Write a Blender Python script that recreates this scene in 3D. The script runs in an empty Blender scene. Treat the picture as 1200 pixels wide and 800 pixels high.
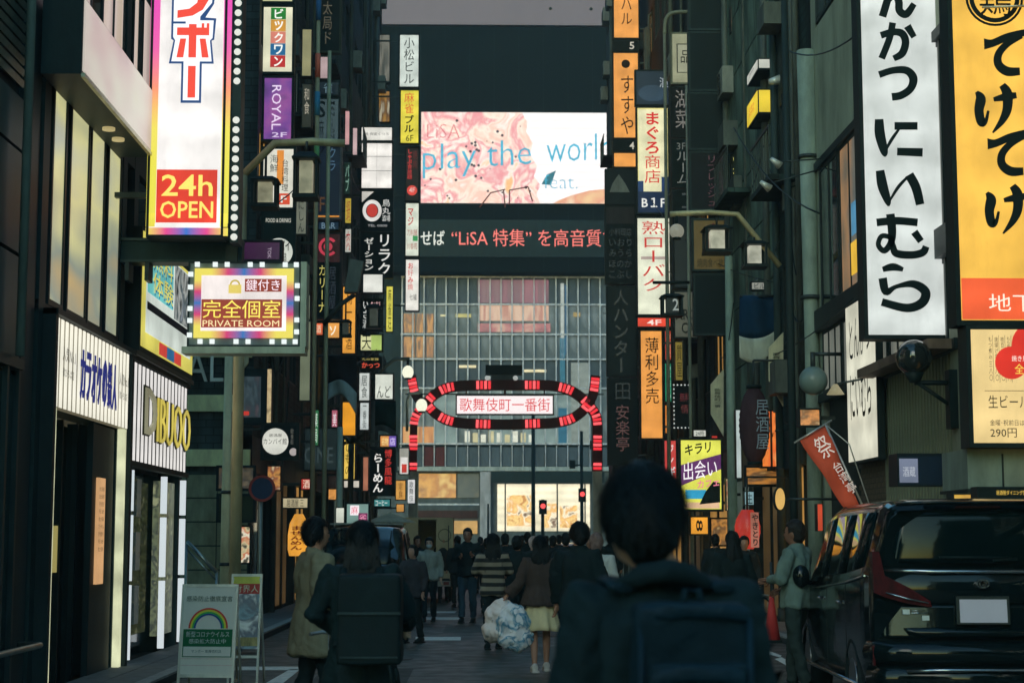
import bpy, bmesh, math, random
from mathutils import Vector, Matrix, noise as mnoise
random.seed(7)
SC = bpy.context.scene
COL = SC.collection
# ------------------------------------------------------------------ camera
FPX = 2000.0
EYE = 1.6
_k = 1 / math.sqrt(1 + .02 ** 2 + .116 ** 2)
_yaw = math.asin(.02 * _k)
_pit = math.acos(_k / math.cos(_yaw))
FWD = Vector((math.sin(_yaw) * math.cos(_pit), math.cos(_yaw) * math.cos(_pit), math.sin(_pit)))
cam_d = bpy.data.cameras.new('camera'); cam = bpy.data.objects.new('camera', cam_d); COL.objects.link(cam)
cam.location = (0, 0, EYE); cam.rotation_euler = FWD.to_track_quat('-Z', 'Y').to_euler()
cam_d.sensor_width = 36; cam_d.lens = 60; cam_d.clip_end = 2000; cam_d.clip_start = .1
cam_d.dof.use_dof = True; cam_d.dof.focus_distance = 24; cam_d.dof.aperture_fstop = 4.0
SC.camera = cam
# ------------------------------------------------------------------ sky and sun (dusk)
wd = bpy.data.worlds.new('World'); SC.world = wd; wd.use_nodes = True
nt = wd.node_tree; nt.nodes.clear()
sky = nt.nodes.new('ShaderNodeTexSky'); sky.sky_type = 'NISHITA'; sky.sun_disc = False
SUN_EL, SUN_ROT = math.radians(12), math.radians(200)
sky.sun_elevation = SUN_EL; sky.sun_rotation = SUN_ROT; sky.air_density = 1.6; sky.dust_density = 1.0; sky.ozone_density = 2.5
tint = nt.nodes.new('ShaderNodeMix'); tint.data_type = 'RGBA'; tint.blend_type = 'MULTIPLY'
tint.inputs['Factor'].default_value = 1.0; tint.inputs['B'].default_value = (.60, .98, 1.10, 1)
bg = nt.nodes.new('ShaderNodeBackground'); bg.inputs['Strength'].default_value = .115
wo = nt.nodes.new('ShaderNodeOutputWorld')
nt.links.new(sky.outputs[0], tint.inputs['A']); nt.links.new(tint.outputs['Result'], bg.inputs[0]); nt.links.new(bg.outputs[0], wo.inputs[0])
sl = bpy.data.lights.new('sun', 'SUN'); sl.energy = .12; sl.angle = math.radians(20); sl.color = (1, .93, .8)
so = bpy.data.objects.new('sun', sl); COL.objects.link(so)
_el = math.radians(28)
so.rotation_euler = Vector((-.35, -1, .55)).to_track_quat('Z', 'Y').to_euler()
SC.view_settings.view_transform = 'Standard'; SC.view_settings.look = 'None'; EXPO = 1.3; SC.view_settings.exposure = EXPO; SC.view_settings.gamma = 1.0
try:
    SC.cycles.use_denoising = True; SC.cycles.max_bounces = 6; SC.cycles.diffuse_bounces = 3; SC.cycles.glossy_bounces = 3
    SC.cycles.sample_clamp_indirect = 4.0; SC.cycles.transparent_max_bounces = 6; SC.cycles.caustics_reflective = False
except Exception: pass
# ------------------------------------------------------------------ helpers
CM = cam.rotation_euler.to_matrix()
def at(px, py, Y):
    """the point of the vertical plane at distance Y up the street that the photograph shows at px, py"""
    v = CM @ Vector(((px - 600) / FPX, (400 - py) / FPX, -1))
    return Vector((v.x / v.y * Y, Y, EYE + v.z / v.y * Y))
def on_wall(px, py, X):
    v = CM @ Vector(((px - 600) / FPX, (400 - py) / FPX, -1))
    return Vector((X, v.y / v.x * X, EYE + v.z / v.x * X))
def lin(c):
    r = []
    for v in c[:3]:
        v = v / 255
        r.append(v / 12.92 if v <= .04045 else ((v + .055) / 1.055) ** 2.4)
    return r
MC = {}
COOL = (.0026, .0142, .0150)
EM = 1.14 * 2 ** -EXPO      # lamp and panel strengths are given as they should expose
def mat(c, rough=.65, metal=0, vary=.35, scale=3.0, bump=.15, spec=.5, coat=0, kind=None, cool=1.0):
    key = ('m', cool, tuple(c), rough, metal, vary, scale, bump, spec, coat, kind)
    if key in MC: return MC[key]
    m = bpy.data.materials.new(kind or 'surface'); m.use_nodes = True; n = m.node_tree; b = n.nodes['Principled BSDF']
    l = lin(c); lum = sum(l) / 3; q = max(0, 1 - lum / .25)
    q2 = .45 + .55 * min(1, lum / .11)
    q2 *= 1 + .55 * max(0, min(1, (lum - .06) / .08)) * max(0, min(1, (.75 - lum) / .4))
    l = [min(.85, v * q2) + a * q * cool for v, a in zip(l, COOL)]     # teal lift of the shadows, put into the dark base colours
    tc = n.nodes.new('ShaderNodeTexCoord'); nz = n.nodes.new('ShaderNodeTexNoise'); nz.inputs['Scale'].default_value = scale
    nz.inputs['Detail'].default_value = 6; nz.inputs['Roughness'].default_value = .65
    mp = n.nodes.new('ShaderNodeMapping'); mp.inputs['Scale'].default_value = (1, 1, .35)
    n.links.new(tc.outputs['Object'], mp.inputs[0]); n.links.new(mp.outputs[0], nz.inputs['Vector'])
    mx = n.nodes.new('ShaderNodeMix'); mx.data_type = 'RGBA'
    mx.inputs['A'].default_value = [v * (1 - vary) for v in l] + [1]; mx.inputs['B'].default_value = [min(1, v * (1 + vary)) for v in l] + [1]
    rp = n.nodes.new('ShaderNodeMapRange'); rp.inputs['From Min'].default_value = .3; rp.inputs['From Max'].default_value = .7
    n.links.new(nz.outputs[0], rp.inputs['Value']); n.links.new(rp.outputs[0], mx.inputs['Factor']); n.links.new(mx.outputs['Result'], b.inputs['Base Color'])
    r2 = n.nodes.new('ShaderNodeMapRange'); r2.inputs['To Min'].default_value = max(.03, rough - .12 * min(1, rough * 2)); r2.inputs['To Max'].default_value = min(1, rough + .12 * min(1, rough * 2))
    n.links.new(nz.outputs[0], r2.inputs['Value']); n.links.new(r2.outputs[0], b.inputs['Roughness'])
    b.inputs['Metallic'].default_value = metal; b.inputs['Specular IOR Level'].default_value = spec * (.4 if rough > .3 and not coat else 1)
    if coat: b.inputs['Coat Weight'].default_value = coat; b.inputs['Coat Roughness'].default_value = .03
    if bump:
        n2 = n.nodes.new('ShaderNodeTexNoise'); n2.inputs['Scale'].default_value = scale * 12; n2.inputs['Detail'].default_value = 4
        n.links.new(tc.outputs['Object'], n2.inputs['Vector'])
        bp = n.nodes.new('ShaderNodeBump'); bp.inputs['Strength'].default_value = bump; bp.inputs['Distance'].default_value = .01
        n.links.new(n2.outputs[0], bp.inputs['Height']); n.links.new(bp.outputs[0], b.inputs['Normal'])
    MC[key] = m; return m
def lit(c, e=.9, tiny=False, uneven=.15, scale=2.0):
    e *= EM
    key = ('l', tuple(c), e, tiny, uneven, scale)
    if key in MC: return MC[key]
    m = bpy.data.materials.new('backlit_face'); m.use_nodes = True; n = m.node_tree; b = n.nodes['Principled BSDF']
    l = lin(c); b.inputs['Base Color'].default_value = [v * .22 for v in l] + [1]; b.inputs['Roughness'].default_value = .35
    b.inputs['Emission Color'].default_value = l + [1]; b.inputs['Emission Strength'].default_value = e
    if not tiny and uneven:
        tc = n.nodes.new('ShaderNodeTexCoord'); nz = n.nodes.new('ShaderNodeTexNoise'); nz.inputs['Scale'].default_value = scale; nz.inputs['Detail'].default_value = 3
        n.links.new(tc.outputs['Object'], nz.inputs['Vector'])
        r = n.nodes.new('ShaderNodeMapRange'); r.inputs['From Min'].default_value = .3; r.inputs['From Max'].default_value = .7
        r.inputs['To Min'].default_value = e * (1 - uneven * 1.5); r.inputs['To Max'].default_value = e * (1 + uneven)
        n.links.new(nz.outputs[0], r.inputs['Value'])
        # tubes behind the film, and grime on it
        wv = n.nodes.new('ShaderNodeTexWave'); wv.bands_direction = 'Z'; wv.inputs['Scale'].default_value = .55; wv.inputs['Distortion'].default_value = .3; n.links.new(tc.outputs['Object'], wv.inputs['Vector'])
        w2 = n.nodes.new('ShaderNodeMapRange'); w2.inputs['To Min'].default_value = .90; w2.inputs['To Max'].default_value = 1.06; n.links.new(wv.outputs[0], w2.inputs['Value'])
        dn = n.nodes.new('ShaderNodeTexNoise'); dn.inputs['Scale'].default_value = 5; dn.inputs['Detail'].default_value = 9; dn.inputs['Roughness'].default_value = .75; mp = n.nodes.new('ShaderNodeMapping'); mp.inputs['Scale'].default_value = (1.6, 1.6, .35)
        n.links.new(tc.outputs['Object'], mp.inputs[0]); n.links.new(mp.outputs[0], dn.inputs['Vector'])
        d2 = n.nodes.new('ShaderNodeMapRange'); d2.inputs['From Min'].default_value = .32; d2.inputs['From Max'].default_value = .5; d2.inputs['To Min'].default_value = .88; d2.inputs['To Max'].default_value = 1.0; n.links.new(dn.outputs[0], d2.inputs['Value'])
        x1 = n.nodes.new('ShaderNodeMath'); x1.operation = 'MULTIPLY'; x2 = n.nodes.new('ShaderNodeMath'); x2.operation = 'MULTIPLY'
        n.links.new(r.outputs[0], x1.inputs[0]); n.links.new(w2.outputs[0], x1.inputs[1]); n.links.new(x1.outputs[0], x2.inputs[0]); n.links.new(d2.outputs[0], x2.inputs[1]); n.links.new(x2.outputs[0], b.inputs['Emission Strength'])
    if tiny: m.cycles.emission_sampling = 'NONE'
    MC[key] = m; return m
def lit_pattern(cols, scale=4.0, e=.9, stretch=(1, 1, 1), detail=3, kind='printed_face', emission=True, dist=0.0):
    """printed picture on a lit panel: flat print in several inks placed by a noise"""
    e *= EM
    key = ('p', tuple(map(tuple, cols)), scale, e, stretch, detail, emission, dist)
    if key in MC: return MC[key]
    m = bpy.data.materials.new(kind); m.use_nodes = True; n = m.node_tree; b = n.nodes['Principled BSDF']
    tc = n.nodes.new('ShaderNodeTexCoord'); mp = n.nodes.new('ShaderNodeMapping'); mp.inputs['Scale'].default_value = stretch
    nz = n.nodes.new('ShaderNodeTexNoise'); nz.inputs['Scale'].default_value = scale; nz.inputs['Detail'].default_value = detail; nz.inputs['Distortion'].default_value = dist
    n.links.new(tc.outputs['Object'], mp.inputs[0]); n.links.new(mp.outputs[0], nz.inputs['Vector'])
    cr = n.nodes.new('ShaderNodeValToRGB'); el = cr.color_ramp.elements
    k = len(cols)
    for i, c in enumerate(cols):
        p = .32 + .36 * i / (k - 1)
        if i < 2: e_ = el[i]; e_.position = p
        else: e_ = el.new(p)
        e_.color = lin(c) + [1]
    if k >= 2: pass
    n.links.new(nz.outputs[0], cr.inputs[0]); n.links.new(cr.outputs[0], b.inputs['Base Color' if not emission else 'Emission Color'])
    if emission: b.inputs['Base Color'].default_value = (.15, .15, .15, 1); b.inputs['Emission Strength'].default_value = e
    b.inputs['Roughness'].default_value = .4
    MC[key] = m; return m
def ramp_face(cols, axis, a0, a1, e=.9):
    """gradient-coloured print between a0 and a1 along a local axis"""
    e *= EM
    key = ('r', tuple(map(tuple, cols)), axis, round(a0, 3), round(a1, 3), e)
    if key in MC: return MC[key]
    m = bpy.data.materials.new('gradient_print'); m.use_nodes = True; n = m.node_tree; b = n.nodes['Principled BSDF']
    tc = n.nodes.new('ShaderNodeTexCoord'); sp = n.nodes.new('ShaderNodeSeparateXYZ'); n.links.new(tc.outputs['Object'], sp.inputs[0])
    mr = n.nodes.new('ShaderNodeMapRange'); mr.inputs['From Min'].default_value = a0; mr.inputs['From Max'].default_value = a1
    n.links.new(sp.outputs[axis], mr.inputs['Value'])
    cr = n.nodes.new('ShaderNodeValToRGB'); el = cr.color_ramp.elements; k = len(cols)
    for i, c in enumerate(cols):
        p = i / (k - 1)
        if i == 0: e_ = el[0]
        elif i == 1: e_ = el[1]; e_.position = p
        else: e_ = el.new(p)
        e_.color = lin(c) + [1]
    n.links.new(mr.outputs[0], cr.inputs[0]); n.links.new(cr.outputs[0], b.inputs['Emission Color']); b.inputs['Emission Strength'].default_value = e
    b.inputs['Base Color'].default_value = (.1, .1, .1, 1)
    MC[key] = m; return m
def glass(c=(20, 30, 32), rough=.04, kind='dark_glass'):
    return mat(c, rough=rough, vary=.2, scale=.6, bump=0, spec=.8, kind=kind)

class Frame:
    def __init__(s, o, u, v, n): s.o, s.u, s.v, s.n = Vector(o), Vector(u), Vector(v), Vector(n)
    def p(s, a, b, c=0): return s.o + s.u * a + s.v * b + s.n * c
def f_cam(x, y, z): return Frame((x, y, z), (1, 0, 0), (0, 0, 1), (0, -1, 0))   # faces down the street, towards -Y
def f_left(x, y, z): return Frame((x, y, z), (0, 1, 0), (0, 0, 1), (1, 0, 0))   # on a left-hand wall
def f_right(x, y, z): return Frame((x, y, z), (0, -1, 0), (0, 0, 1), (-1, 0, 0))  # on a right-hand wall

TS = bpy.data.scenes.new('scratch')
def evald(o):
    TS.collection.objects.link(o)
    vl = TS.view_layers[0]; vl.update()
    dg = vl.depsgraph; dg.update()
    me = bpy.data.meshes.new_from_object(o.evaluated_get(dg), depsgraph=dg)
    TS.collection.objects.unlink(o)
    return me
GC = {}
def glyphs(s, bold=0.0):
    if any(0x3400 <= ord(ch) < 0xA000 for ch in s): bold = 0.0
    bold = min(bold, .022 if all(ord(ch) > 255 for ch in s) else .012)
    key = (s, bold)
    if key in GC: return GC[key]
    c = bpy.data.curves.new('t', 'FONT'); c.body = s; c.resolution_u = 2; c.offset = bold
    o = bpy.data.objects.new('t', c)
    me = evald(o)
    bm = bmesh.new(); bm.from_mesh(me); bmesh.ops.remove_doubles(bm, verts=bm.verts, dist=1e-5)
    vs = [(v.co.x, v.co.y) for v in bm.verts]; fs = [[v.index for v in f.verts] for f in bm.faces]
    bm.free(); bpy.data.meshes.remove(me); bpy.data.objects.remove(o); bpy.data.curves.remove(c)
    GC[key] = (vs, fs); return GC[key]

ORG = {}
class MB:
    def __init__(s): s.v = []; s.f = []; s.sm = []
    def face(s, pts, smooth=False):
        k = len(s.v); s.v += [tuple(p) for p in pts]; s.f.append(list(range(k, k + len(pts)))); s.sm.append(smooth); return s
    def box(s, x0, x1, y0, y1, z0, z1):
        if x0 > x1: x0, x1 = x1, x0
        if y0 > y1: y0, y1 = y1, y0
        if z0 > z1: z0, z1 = z1, z0
        k = len(s.v)
        s.v += [(x0, y0, z0), (x1, y0, z0), (x1, y1, z0), (x0, y1, z0), (x0, y0, z1), (x1, y0, z1), (x1, y1, z1), (x0, y1, z1)]
        for q in ((0, 3, 2, 1), (4, 5, 6, 7), (0, 1, 5, 4), (1, 2, 6, 5), (2, 3, 7, 6), (3, 0, 4, 7)): s.f.append([k + i for i in q]); s.sm.append(False)
        return s
    def fbox(s, F, u0, u1, v0, v1, n0, n1):
        k = len(s.v)
        s.v += [tuple(F.p(a, b, c)) for c in (n0, n1) for (a, b) in ((u0, v0), (u1, v0), (u1, v1), (u0, v1))]
        for q in ((0, 3, 2, 1), (4, 5, 6, 7), (0, 1, 5, 4), (1, 2, 6, 5), (2, 3, 7, 6), (3, 0, 4, 7)): s.f.append([k + i for i in q]); s.sm.append(False)
        return s
    def prism(s, F, pts, n0, n1):
        """polygon pts (u,v) anticlockwise seen from outside, extruded n0..n1"""
        k = len(s.v); m = len(pts)
        s.v += [tuple(F.p(a, b, n0)) for a, b in pts] + [tuple(F.p(a, b, n1)) for a, b in pts]
        s.f.append([k + m + i for i in range(m)]); s.f.append([k + i for i in reversed(range(m))]); s.sm += [False, False]
        for i in range(m):
            j = (i + 1) % m; s.f.append([k + i, k + j, k + m + j, k + m + i]); s.sm.append(False)
        return s
    def ring(s, F, ro, ri, n0, n1, cu=0, cv=0, a0=0, a1=360, seg=32, sy=1.0):
        A = [math.radians(a0 + (a1 - a0) * i / seg) for i in range(seg + 1)]
        for i in range(seg):
            c0, s0, c1, s1 = math.cos(A[i]), math.sin(A[i]), math.cos(A[i + 1]), math.sin(A[i + 1])
            s.prism(F, [(cu + ri * c0, cv + ri * s0 * sy), (cu + ro * c0, cv + ro * s0 * sy), (cu + ro * c1, cv + ro * s1 * sy), (cu + ri * c1, cv + ri * s1 * sy)], n0, n1)
        return s
    def disc(s, F, r, n0, n1, cu=0, cv=0, seg=32, sy=1.0):
        return s.prism(F, [(cu + r * math.cos(2 * math.pi * i / seg), cv + r * sy * math.sin(2 * math.pi * i / seg)) for i in range(seg)], n0, n1)
    def tube(s, pts, r, seg=10, cap=True, ry=None, up=None, smooth=True):
        """loft of ellipses along a path; r and ry may be lists"""
        pts = [Vector(p) for p in pts]; n = len(pts)
        R = r if isinstance(r, (list, tuple)) else [r] * n
        RY = ry if isinstance(ry, (list, tuple)) else ([ry] * n if ry else R)
        k = len(s.v); prev = None
        for i, p in enumerate(pts):
            t = (pts[min(i + 1, n - 1)] - pts[max(i - 1, 0)]).normalized()
            if up is not None: a = Vector(up)
            elif prev is None: a = Vector((1, 0, 0)) if abs(t.x) < .9 else Vector((0, 1, 0))
            else: a = prev
            a = (a - t * a.dot(t)).normalized(); b = t.cross(a); prev = a
            for j in range(seg):
                w = 2 * math.pi * j / seg
                s.v.append(tuple(p + a * (R[i] * math.cos(w)) + b * (RY[i] * math.sin(w))))
        for i in range(n - 1):
            for j in range(seg):
                j2 = (j + 1) % seg; s.f.append([k + i * seg + j, k + i * seg + j2, k + (i + 1) * seg + j2, k + (i + 1) * seg + j]); s.sm.append(smooth)
        if cap:
            s.f.append([k + j for j in reversed(range(seg))]); s.f.append([k + (n - 1) * seg + j for j in range(seg)]); s.sm += [False, False]
        return s
    def ball(s, c, rx, ry=None, rz=None, seg=16, rings=10, z0=-1.0, z1=1.0):
        ry = ry or rx; rz = rz or rx; c = Vector(c)
        k = len(s.v); t0, t1 = math.asin(z0), math.asin(z1)
        for i in range(rings + 1):
            t = t0 + (t1 - t0) * i / rings
            for j in range(seg):
                w = 2 * math.pi * j / seg
                s.v.append((c.x + rx * math.cos(t) * math.cos(w), c.y + ry * math.cos(t) * math.sin(w), c.z + rz * math.sin(t)))
        for i in range(rings):
            for j in range(seg):
                j2 = (j + 1) % seg; s.f.append([k + i * seg + j, k + i * seg + j2, k + (i + 1) * seg + j2, k + (i + 1) * seg + j]); s.sm.append(True)
        if z0 > -1: s.f.append([k + j for j in reversed(range(seg))]); s.sm.append(False)
        if z1 < 1: s.f.append([k + rings * seg + j for j in range(seg)]); s.sm.append(False)
        return s
    def text(s, F, txt, u0, v0, u1, v1, n, opt='', bold=.01, th=0.0):
        """fit a string in the box; opt: v = set vertically, r = turned a quarter clockwise"""
        V = []; Fc = []
        if 'v' in opt:
            y = 0.0
            for ch in txt:
                if ch == ' ': y -= .5; continue
                vs, fs = glyphs(ch, bold)
                if not vs: y -= 1; continue
                k = len(V)
                if ch in 'ー〜-':
                    cx = (min(a for a, b in vs) + max(a for a, b in vs)) / 2; cy = (min(b for a, b in vs) + max(b for a, b in vs)) / 2
                    V += [((b - cy) + .5, -(a - cx) + y + .38) for a, b in vs]
                else:
                    cx = (min(a for a, b in vs) + max(a for a, b in vs)) / 2 if ord(ch) < 256 else .5
                    V += [(a - cx + .5, b + y) for a, b in vs]
                Fc += [[k + i for i in f] for f in fs]; y -= 1.0
        else:
            vs, fs = glyphs(txt, bold); V = list(vs); Fc = [list(f) for f in fs]
        if not V: return s
        if 'r' in opt: V = [(b, -a) for a, b in V]
        a0 = min(a for a, b in V); a1 = max(a for a, b in V); b0 = min(b for a, b in V); b1 = max(b for a, b in V)
        sa = (u1 - u0) / max(1e-6, a1 - a0); sb = (v1 - v0) / max(1e-6, b1 - b0)
        if 'k' in opt:
            q = min(sa, sb); u0 += ((u1 - u0) - q * (a1 - a0)) / 2; v0 += ((v1 - v0) - q * (b1 - b0)) / 2; sa = sb = q
        P = [((a - a0) * sa + u0, (b - b0) * sb + v0) for a, b in V]
        k = len(s.v); s.v += [tuple(F.p(a, b, n)) for a, b in P]
        s.f += [[k + i for i in f] for f in Fc]; s.sm += [False] * len(Fc)
        if th:
            ed = {}
            for f in Fc:
                for i in range(len(f)):
                    a, b = f[i], f[(i + 1) % len(f)]; ed[(a, b)] = 1
            k2 = len(s.v); s.v += [tuple(F.p(a, b, n - th)) for a, b in P]
            for (a, b) in ed:
                if (b, a) not in ed: s.f.append([k + b, k + a, k2 + a, k2 + b]); s.sm.append(False)
        return s
    def mesh(s, name, m, off=(0, 0, 0)):
        me = bpy.data.meshes.new(name)
        ox, oy, oz = off
        me.from_pydata([(x - ox, y - oy, z - oz) for x, y, z in s.v], [], s.f)
        me.polygons.foreach_set('use_smooth', s.sm)
        if m: me.materials.append(m)
        me.update(); return me
    def build(s, name, m, parent=None, local=False):
        off = (0, 0, 0)
        if parent is not None and not local: off = ORG.get(parent.name, (0, 0, 0))
        me = s.mesh(name, m, off); o = bpy.data.objects.new(name, me); COL.objects.link(o)
        if parent is not None: o.parent = parent; ORG[o.name] = off
        return o
def tag(o, label=None, cat=None, group=None, kind=None):
    if label: o['label'] = label
    if cat: o['category'] = cat
    if group: o['group'] = group
    if kind: o['kind'] = kind
    return o
def thing(name, label, cat, loc=(0, 0, 0), group=None, kind=None):
    o = bpy.data.objects.new(name, None); COL.objects.link(o); o.location = loc; o.empty_display_size = .2
    ORG[o.name] = tuple(loc); return tag(o, label, cat, group, kind)
def put(me, name, parent=None, loc=(0, 0, 0), rz=0, sc=(1, 1, 1), rot=None):
    o = bpy.data.objects.new(name, me); COL.objects.link(o); o.location = loc; o.scale = sc
    o.rotation_euler = rot or (0, 0, rz)
    if parent is not None: o.parent = parent
    ORG[o.name] = (0, 0, 0); return o
def rel(p, root):
    o = ORG[root.name]; return (p[0] - o[0], p[1] - o[1], p[2] - o[2])
def kids(o): return [c for c in bpy.data.objects if c.parent == o]
def copy_tree(o, parent=None, ch=None):
    c = o.copy(); COL.objects.link(c)
    if parent is not None: c.parent = parent
    for k in kids(o): copy_tree(k, c)
    return c
DARK = (38, 44, 46)
XL, XR = -4.35, 5.7
M_metal = mat((70, 76, 76), .45, .6, kind='painted_steel'); M_dark = mat(DARK, .55, kind='dark_paint'); M_black = mat((22, 26, 28), .5, kind='black_paint')
# ------------------------------------------------------------------ the setting
def structure(o): o['kind'] = 'structure'; return o
def asphalt(c, rough, wet):
    m = bpy.data.materials.new('asphalt'); m.use_nodes = True; n = m.node_tree; b = n.nodes['Principled BSDF']; l = lin(c)
    tc = n.nodes.new('ShaderNodeTexCoord')
    def nz(s, d=6):
        t = n.nodes.new('ShaderNodeTexNoise'); t.inputs['Scale'].default_value = s; t.inputs['Detail'].default_value = d; n.links.new(tc.outputs['Object'], t.inputs['Vector']); return t
    big, mid, fine = nz(.35), nz(3), nz(120, 3)
    mx = n.nodes.new('ShaderNodeMix'); mx.data_type = 'RGBA'; mx.inputs['A'].default_value = [v * .55 for v in l] + [1]; mx.inputs['B'].default_value = [v * 1.5 for v in l] + [1]
    ad = n.nodes.new('ShaderNodeMath'); ad.operation = 'MULTIPLY_ADD'; ad.inputs[1].default_value = .5
    n.links.new(fine.outputs[0], ad.inputs[0])
    a2 = n.nodes.new('ShaderNodeMath'); a2.operation = 'MULTIPLY'; a2.inputs[1].default_value = .5; n.links.new(big.outputs[0], a2.inputs[0]); n.links.new(a2.outputs[0], ad.inputs[2])
    n.links.new(ad.outputs[0], mx.inputs['Factor']); n.links.new(mx.outputs['Result'], b.inputs['Base Color'])
    r = n.nodes.new('ShaderNodeMapRange'); r.inputs['From Min'].default_value = .35; r.inputs['From Max'].default_value = .65; r.inputs['To Min'].default_value = rough - wet; r.inputs['To Max'].default_value = rough
    n.links.new(mid.outputs[0], r.inputs['Value']); n.links.new(r.outputs[0], b.inputs['Roughness'])
    bp = n.nodes.new('ShaderNodeBump'); bp.inputs['Strength'].default_value = .5; bp.inputs['Distance'].default_value = .006
    n.links.new(fine.outputs[0], bp.inputs['Height']); n.links.new(bp.outputs[0], b.inputs['Normal'])
    return m
M_road = asphalt((52, 66, 62), .62, .22); M_ground = asphalt((44, 58, 60), .8, .1)
structure(MB().box(-400, 400, -60, 900, -.4, -.004).build('ground', M_ground))
structure(MB().box(-3.45, 4.75, -20, 75, -.2, .0).build('road', M_road))
pv = mat((92, 94, 92), .7, scale=6, kind='paving')
M_line = mat((205, 208, 200), .6, vary=.25, scale=9, kind='worn_white_line')
for side, a, b in (('left', XL, -3.45), ('right', 4.75, XR)):
    w = structure(MB().box(a, b, -20, 75, -.2, .085).build('pavement', mat((60, 62, 62), .8, kind='mortar')))
    n = 2; sw = (abs(b - a) - .16) / n; x0 = a if side == 'left' else a + .16
    sl_ = MB().box(.006, sw - .006, .006, .594, 0, .02); bm_ = sl_.mesh('paving_slab', pv)
    for i in range(60):
        for j in range(n):
            o = put(bm_, 'paving_slab', w, (x0 + j * sw, 10 + i * .6, .082 + random.random() * .003))
    kb = MB().box(0, .15, .005, .995, 0, .115).mesh('kerb_stone', mat((120, 122, 118), .75, scale=8, kind='kerb_stone'))
    for i in range(64): put(kb, 'kerb_stone', w, ((b - .152) if side == 'left' else (a + .002), 10 + i, -.005 + random.random() * .002))
# painted lines
def line(label, pts):
    F = Frame((0, 0, 0), (1, 0, 0), (0, 1, 0), (0, 0, 1)); o = MB().prism(F, pts, .003, .006).build('road_marking', M_line); o['kind'] = 'structure'; return o
def gp(px, py):
    v = CM @ Vector(((px - 600) / FPX, (400 - py) / FPX, -1)); t = -EYE / v.z; return Vector((v.x * t, v.y * t))
for q in ([(487, 750), (487, 746), (540, 746), (540, 750)], [(492, 726), (492, 723), (545, 723), (540, 726)], [(492, 718), (494, 716), (535, 716), (533, 718)],
          [(240, 785), (240, 781), (352, 781), (350, 785)], [(312, 800), (332, 800), (352, 784), (340, 784)],
          [(896, 765), (902, 763), (916, 768), (914, 770)], [(908, 772), (916, 770), (934, 780), (928, 783)],
          [(455, 668), (455, 667), (560, 667), (560, 668)]):
    P = [gp(a, b) for a, b in q]
    ar = sum(P[i].x * P[(i + 1) % 4].y - P[(i + 1) % 4].x * P[i].y for i in range(4))
    if ar < 0: P.reverse()
    line('', [(p.x, p.y) for p in P])
# crossing on the avenue beyond the gate
for i in range(12):
    MB().box(-4 + i * 1.0, -3.5 + i * 1.0, 82, 86, .0, .006).build('crossing_stripe', M_line)['kind'] = 'structure'
# repaired patches and drain grates
for i, (x, y, w_, l_) in enumerate(((-1.9, 19.5, 1.1, 2.2), (.9, 22.5, .8, 3.4), (2.1, 17.0, .9, 1.6), (-.6, 30, 1.5, 2.6), (1.9, 36, 1.0, 4), (-2.4, 27, .7, 3))):
    MB().box(x, x + w_, y, y + l_, -.01, .0025).build('asphalt_patch', asphalt(((38, 50, 48), (66, 76, 72))[i % 2], .75, .15))['kind'] = 'structure'
for i, (x, y) in enumerate(((-3.3, 16.2), (-3.3, 24.5), (4.35, 22.0))):
    r_ = thing('drain_grate', ('iron drain grate by the left kerb near the A-board', 'iron drain grate by the left kerb near the road sign post', 'iron drain grate by the right kerb behind the minivan')[i], 'drain grate', (x, y, 0), 'drain grates')
    MB().box(x - .12, x + .25, y - .3, y - .27, -.02, .008).box(x - .12, x + .25, y + .27, y + .3, -.02, .008).build('frame', M_metal, r_)
    g_ = MB()
    for k in range(9): g_.box(x - .11, x + .24, y - .25 + k * .06, y - .225 + k * .06, -.02, .007)
    g_.build('bars', M_metal, r_)
# manholes
for (x, y) in ((.3, 17.5), (1.2, 29), (-1.2, 23.5)):
    o = MB().disc(Frame((x, y, 0), (1, 0, 0), (0, 1, 0), (0, 0, 1)), .33, -.02, .005).build('manhole_cover', mat((45, 47, 48), .45, .7, kind='cast_iron'))
    tag(o, 'round iron manhole cover set in the road %s' % ('nearest the camera' if y < 20 else 'farther up the street near the centre' if y > 25 else 'left of the walking women'), 'manhole cover', 'manhole covers')

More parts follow.
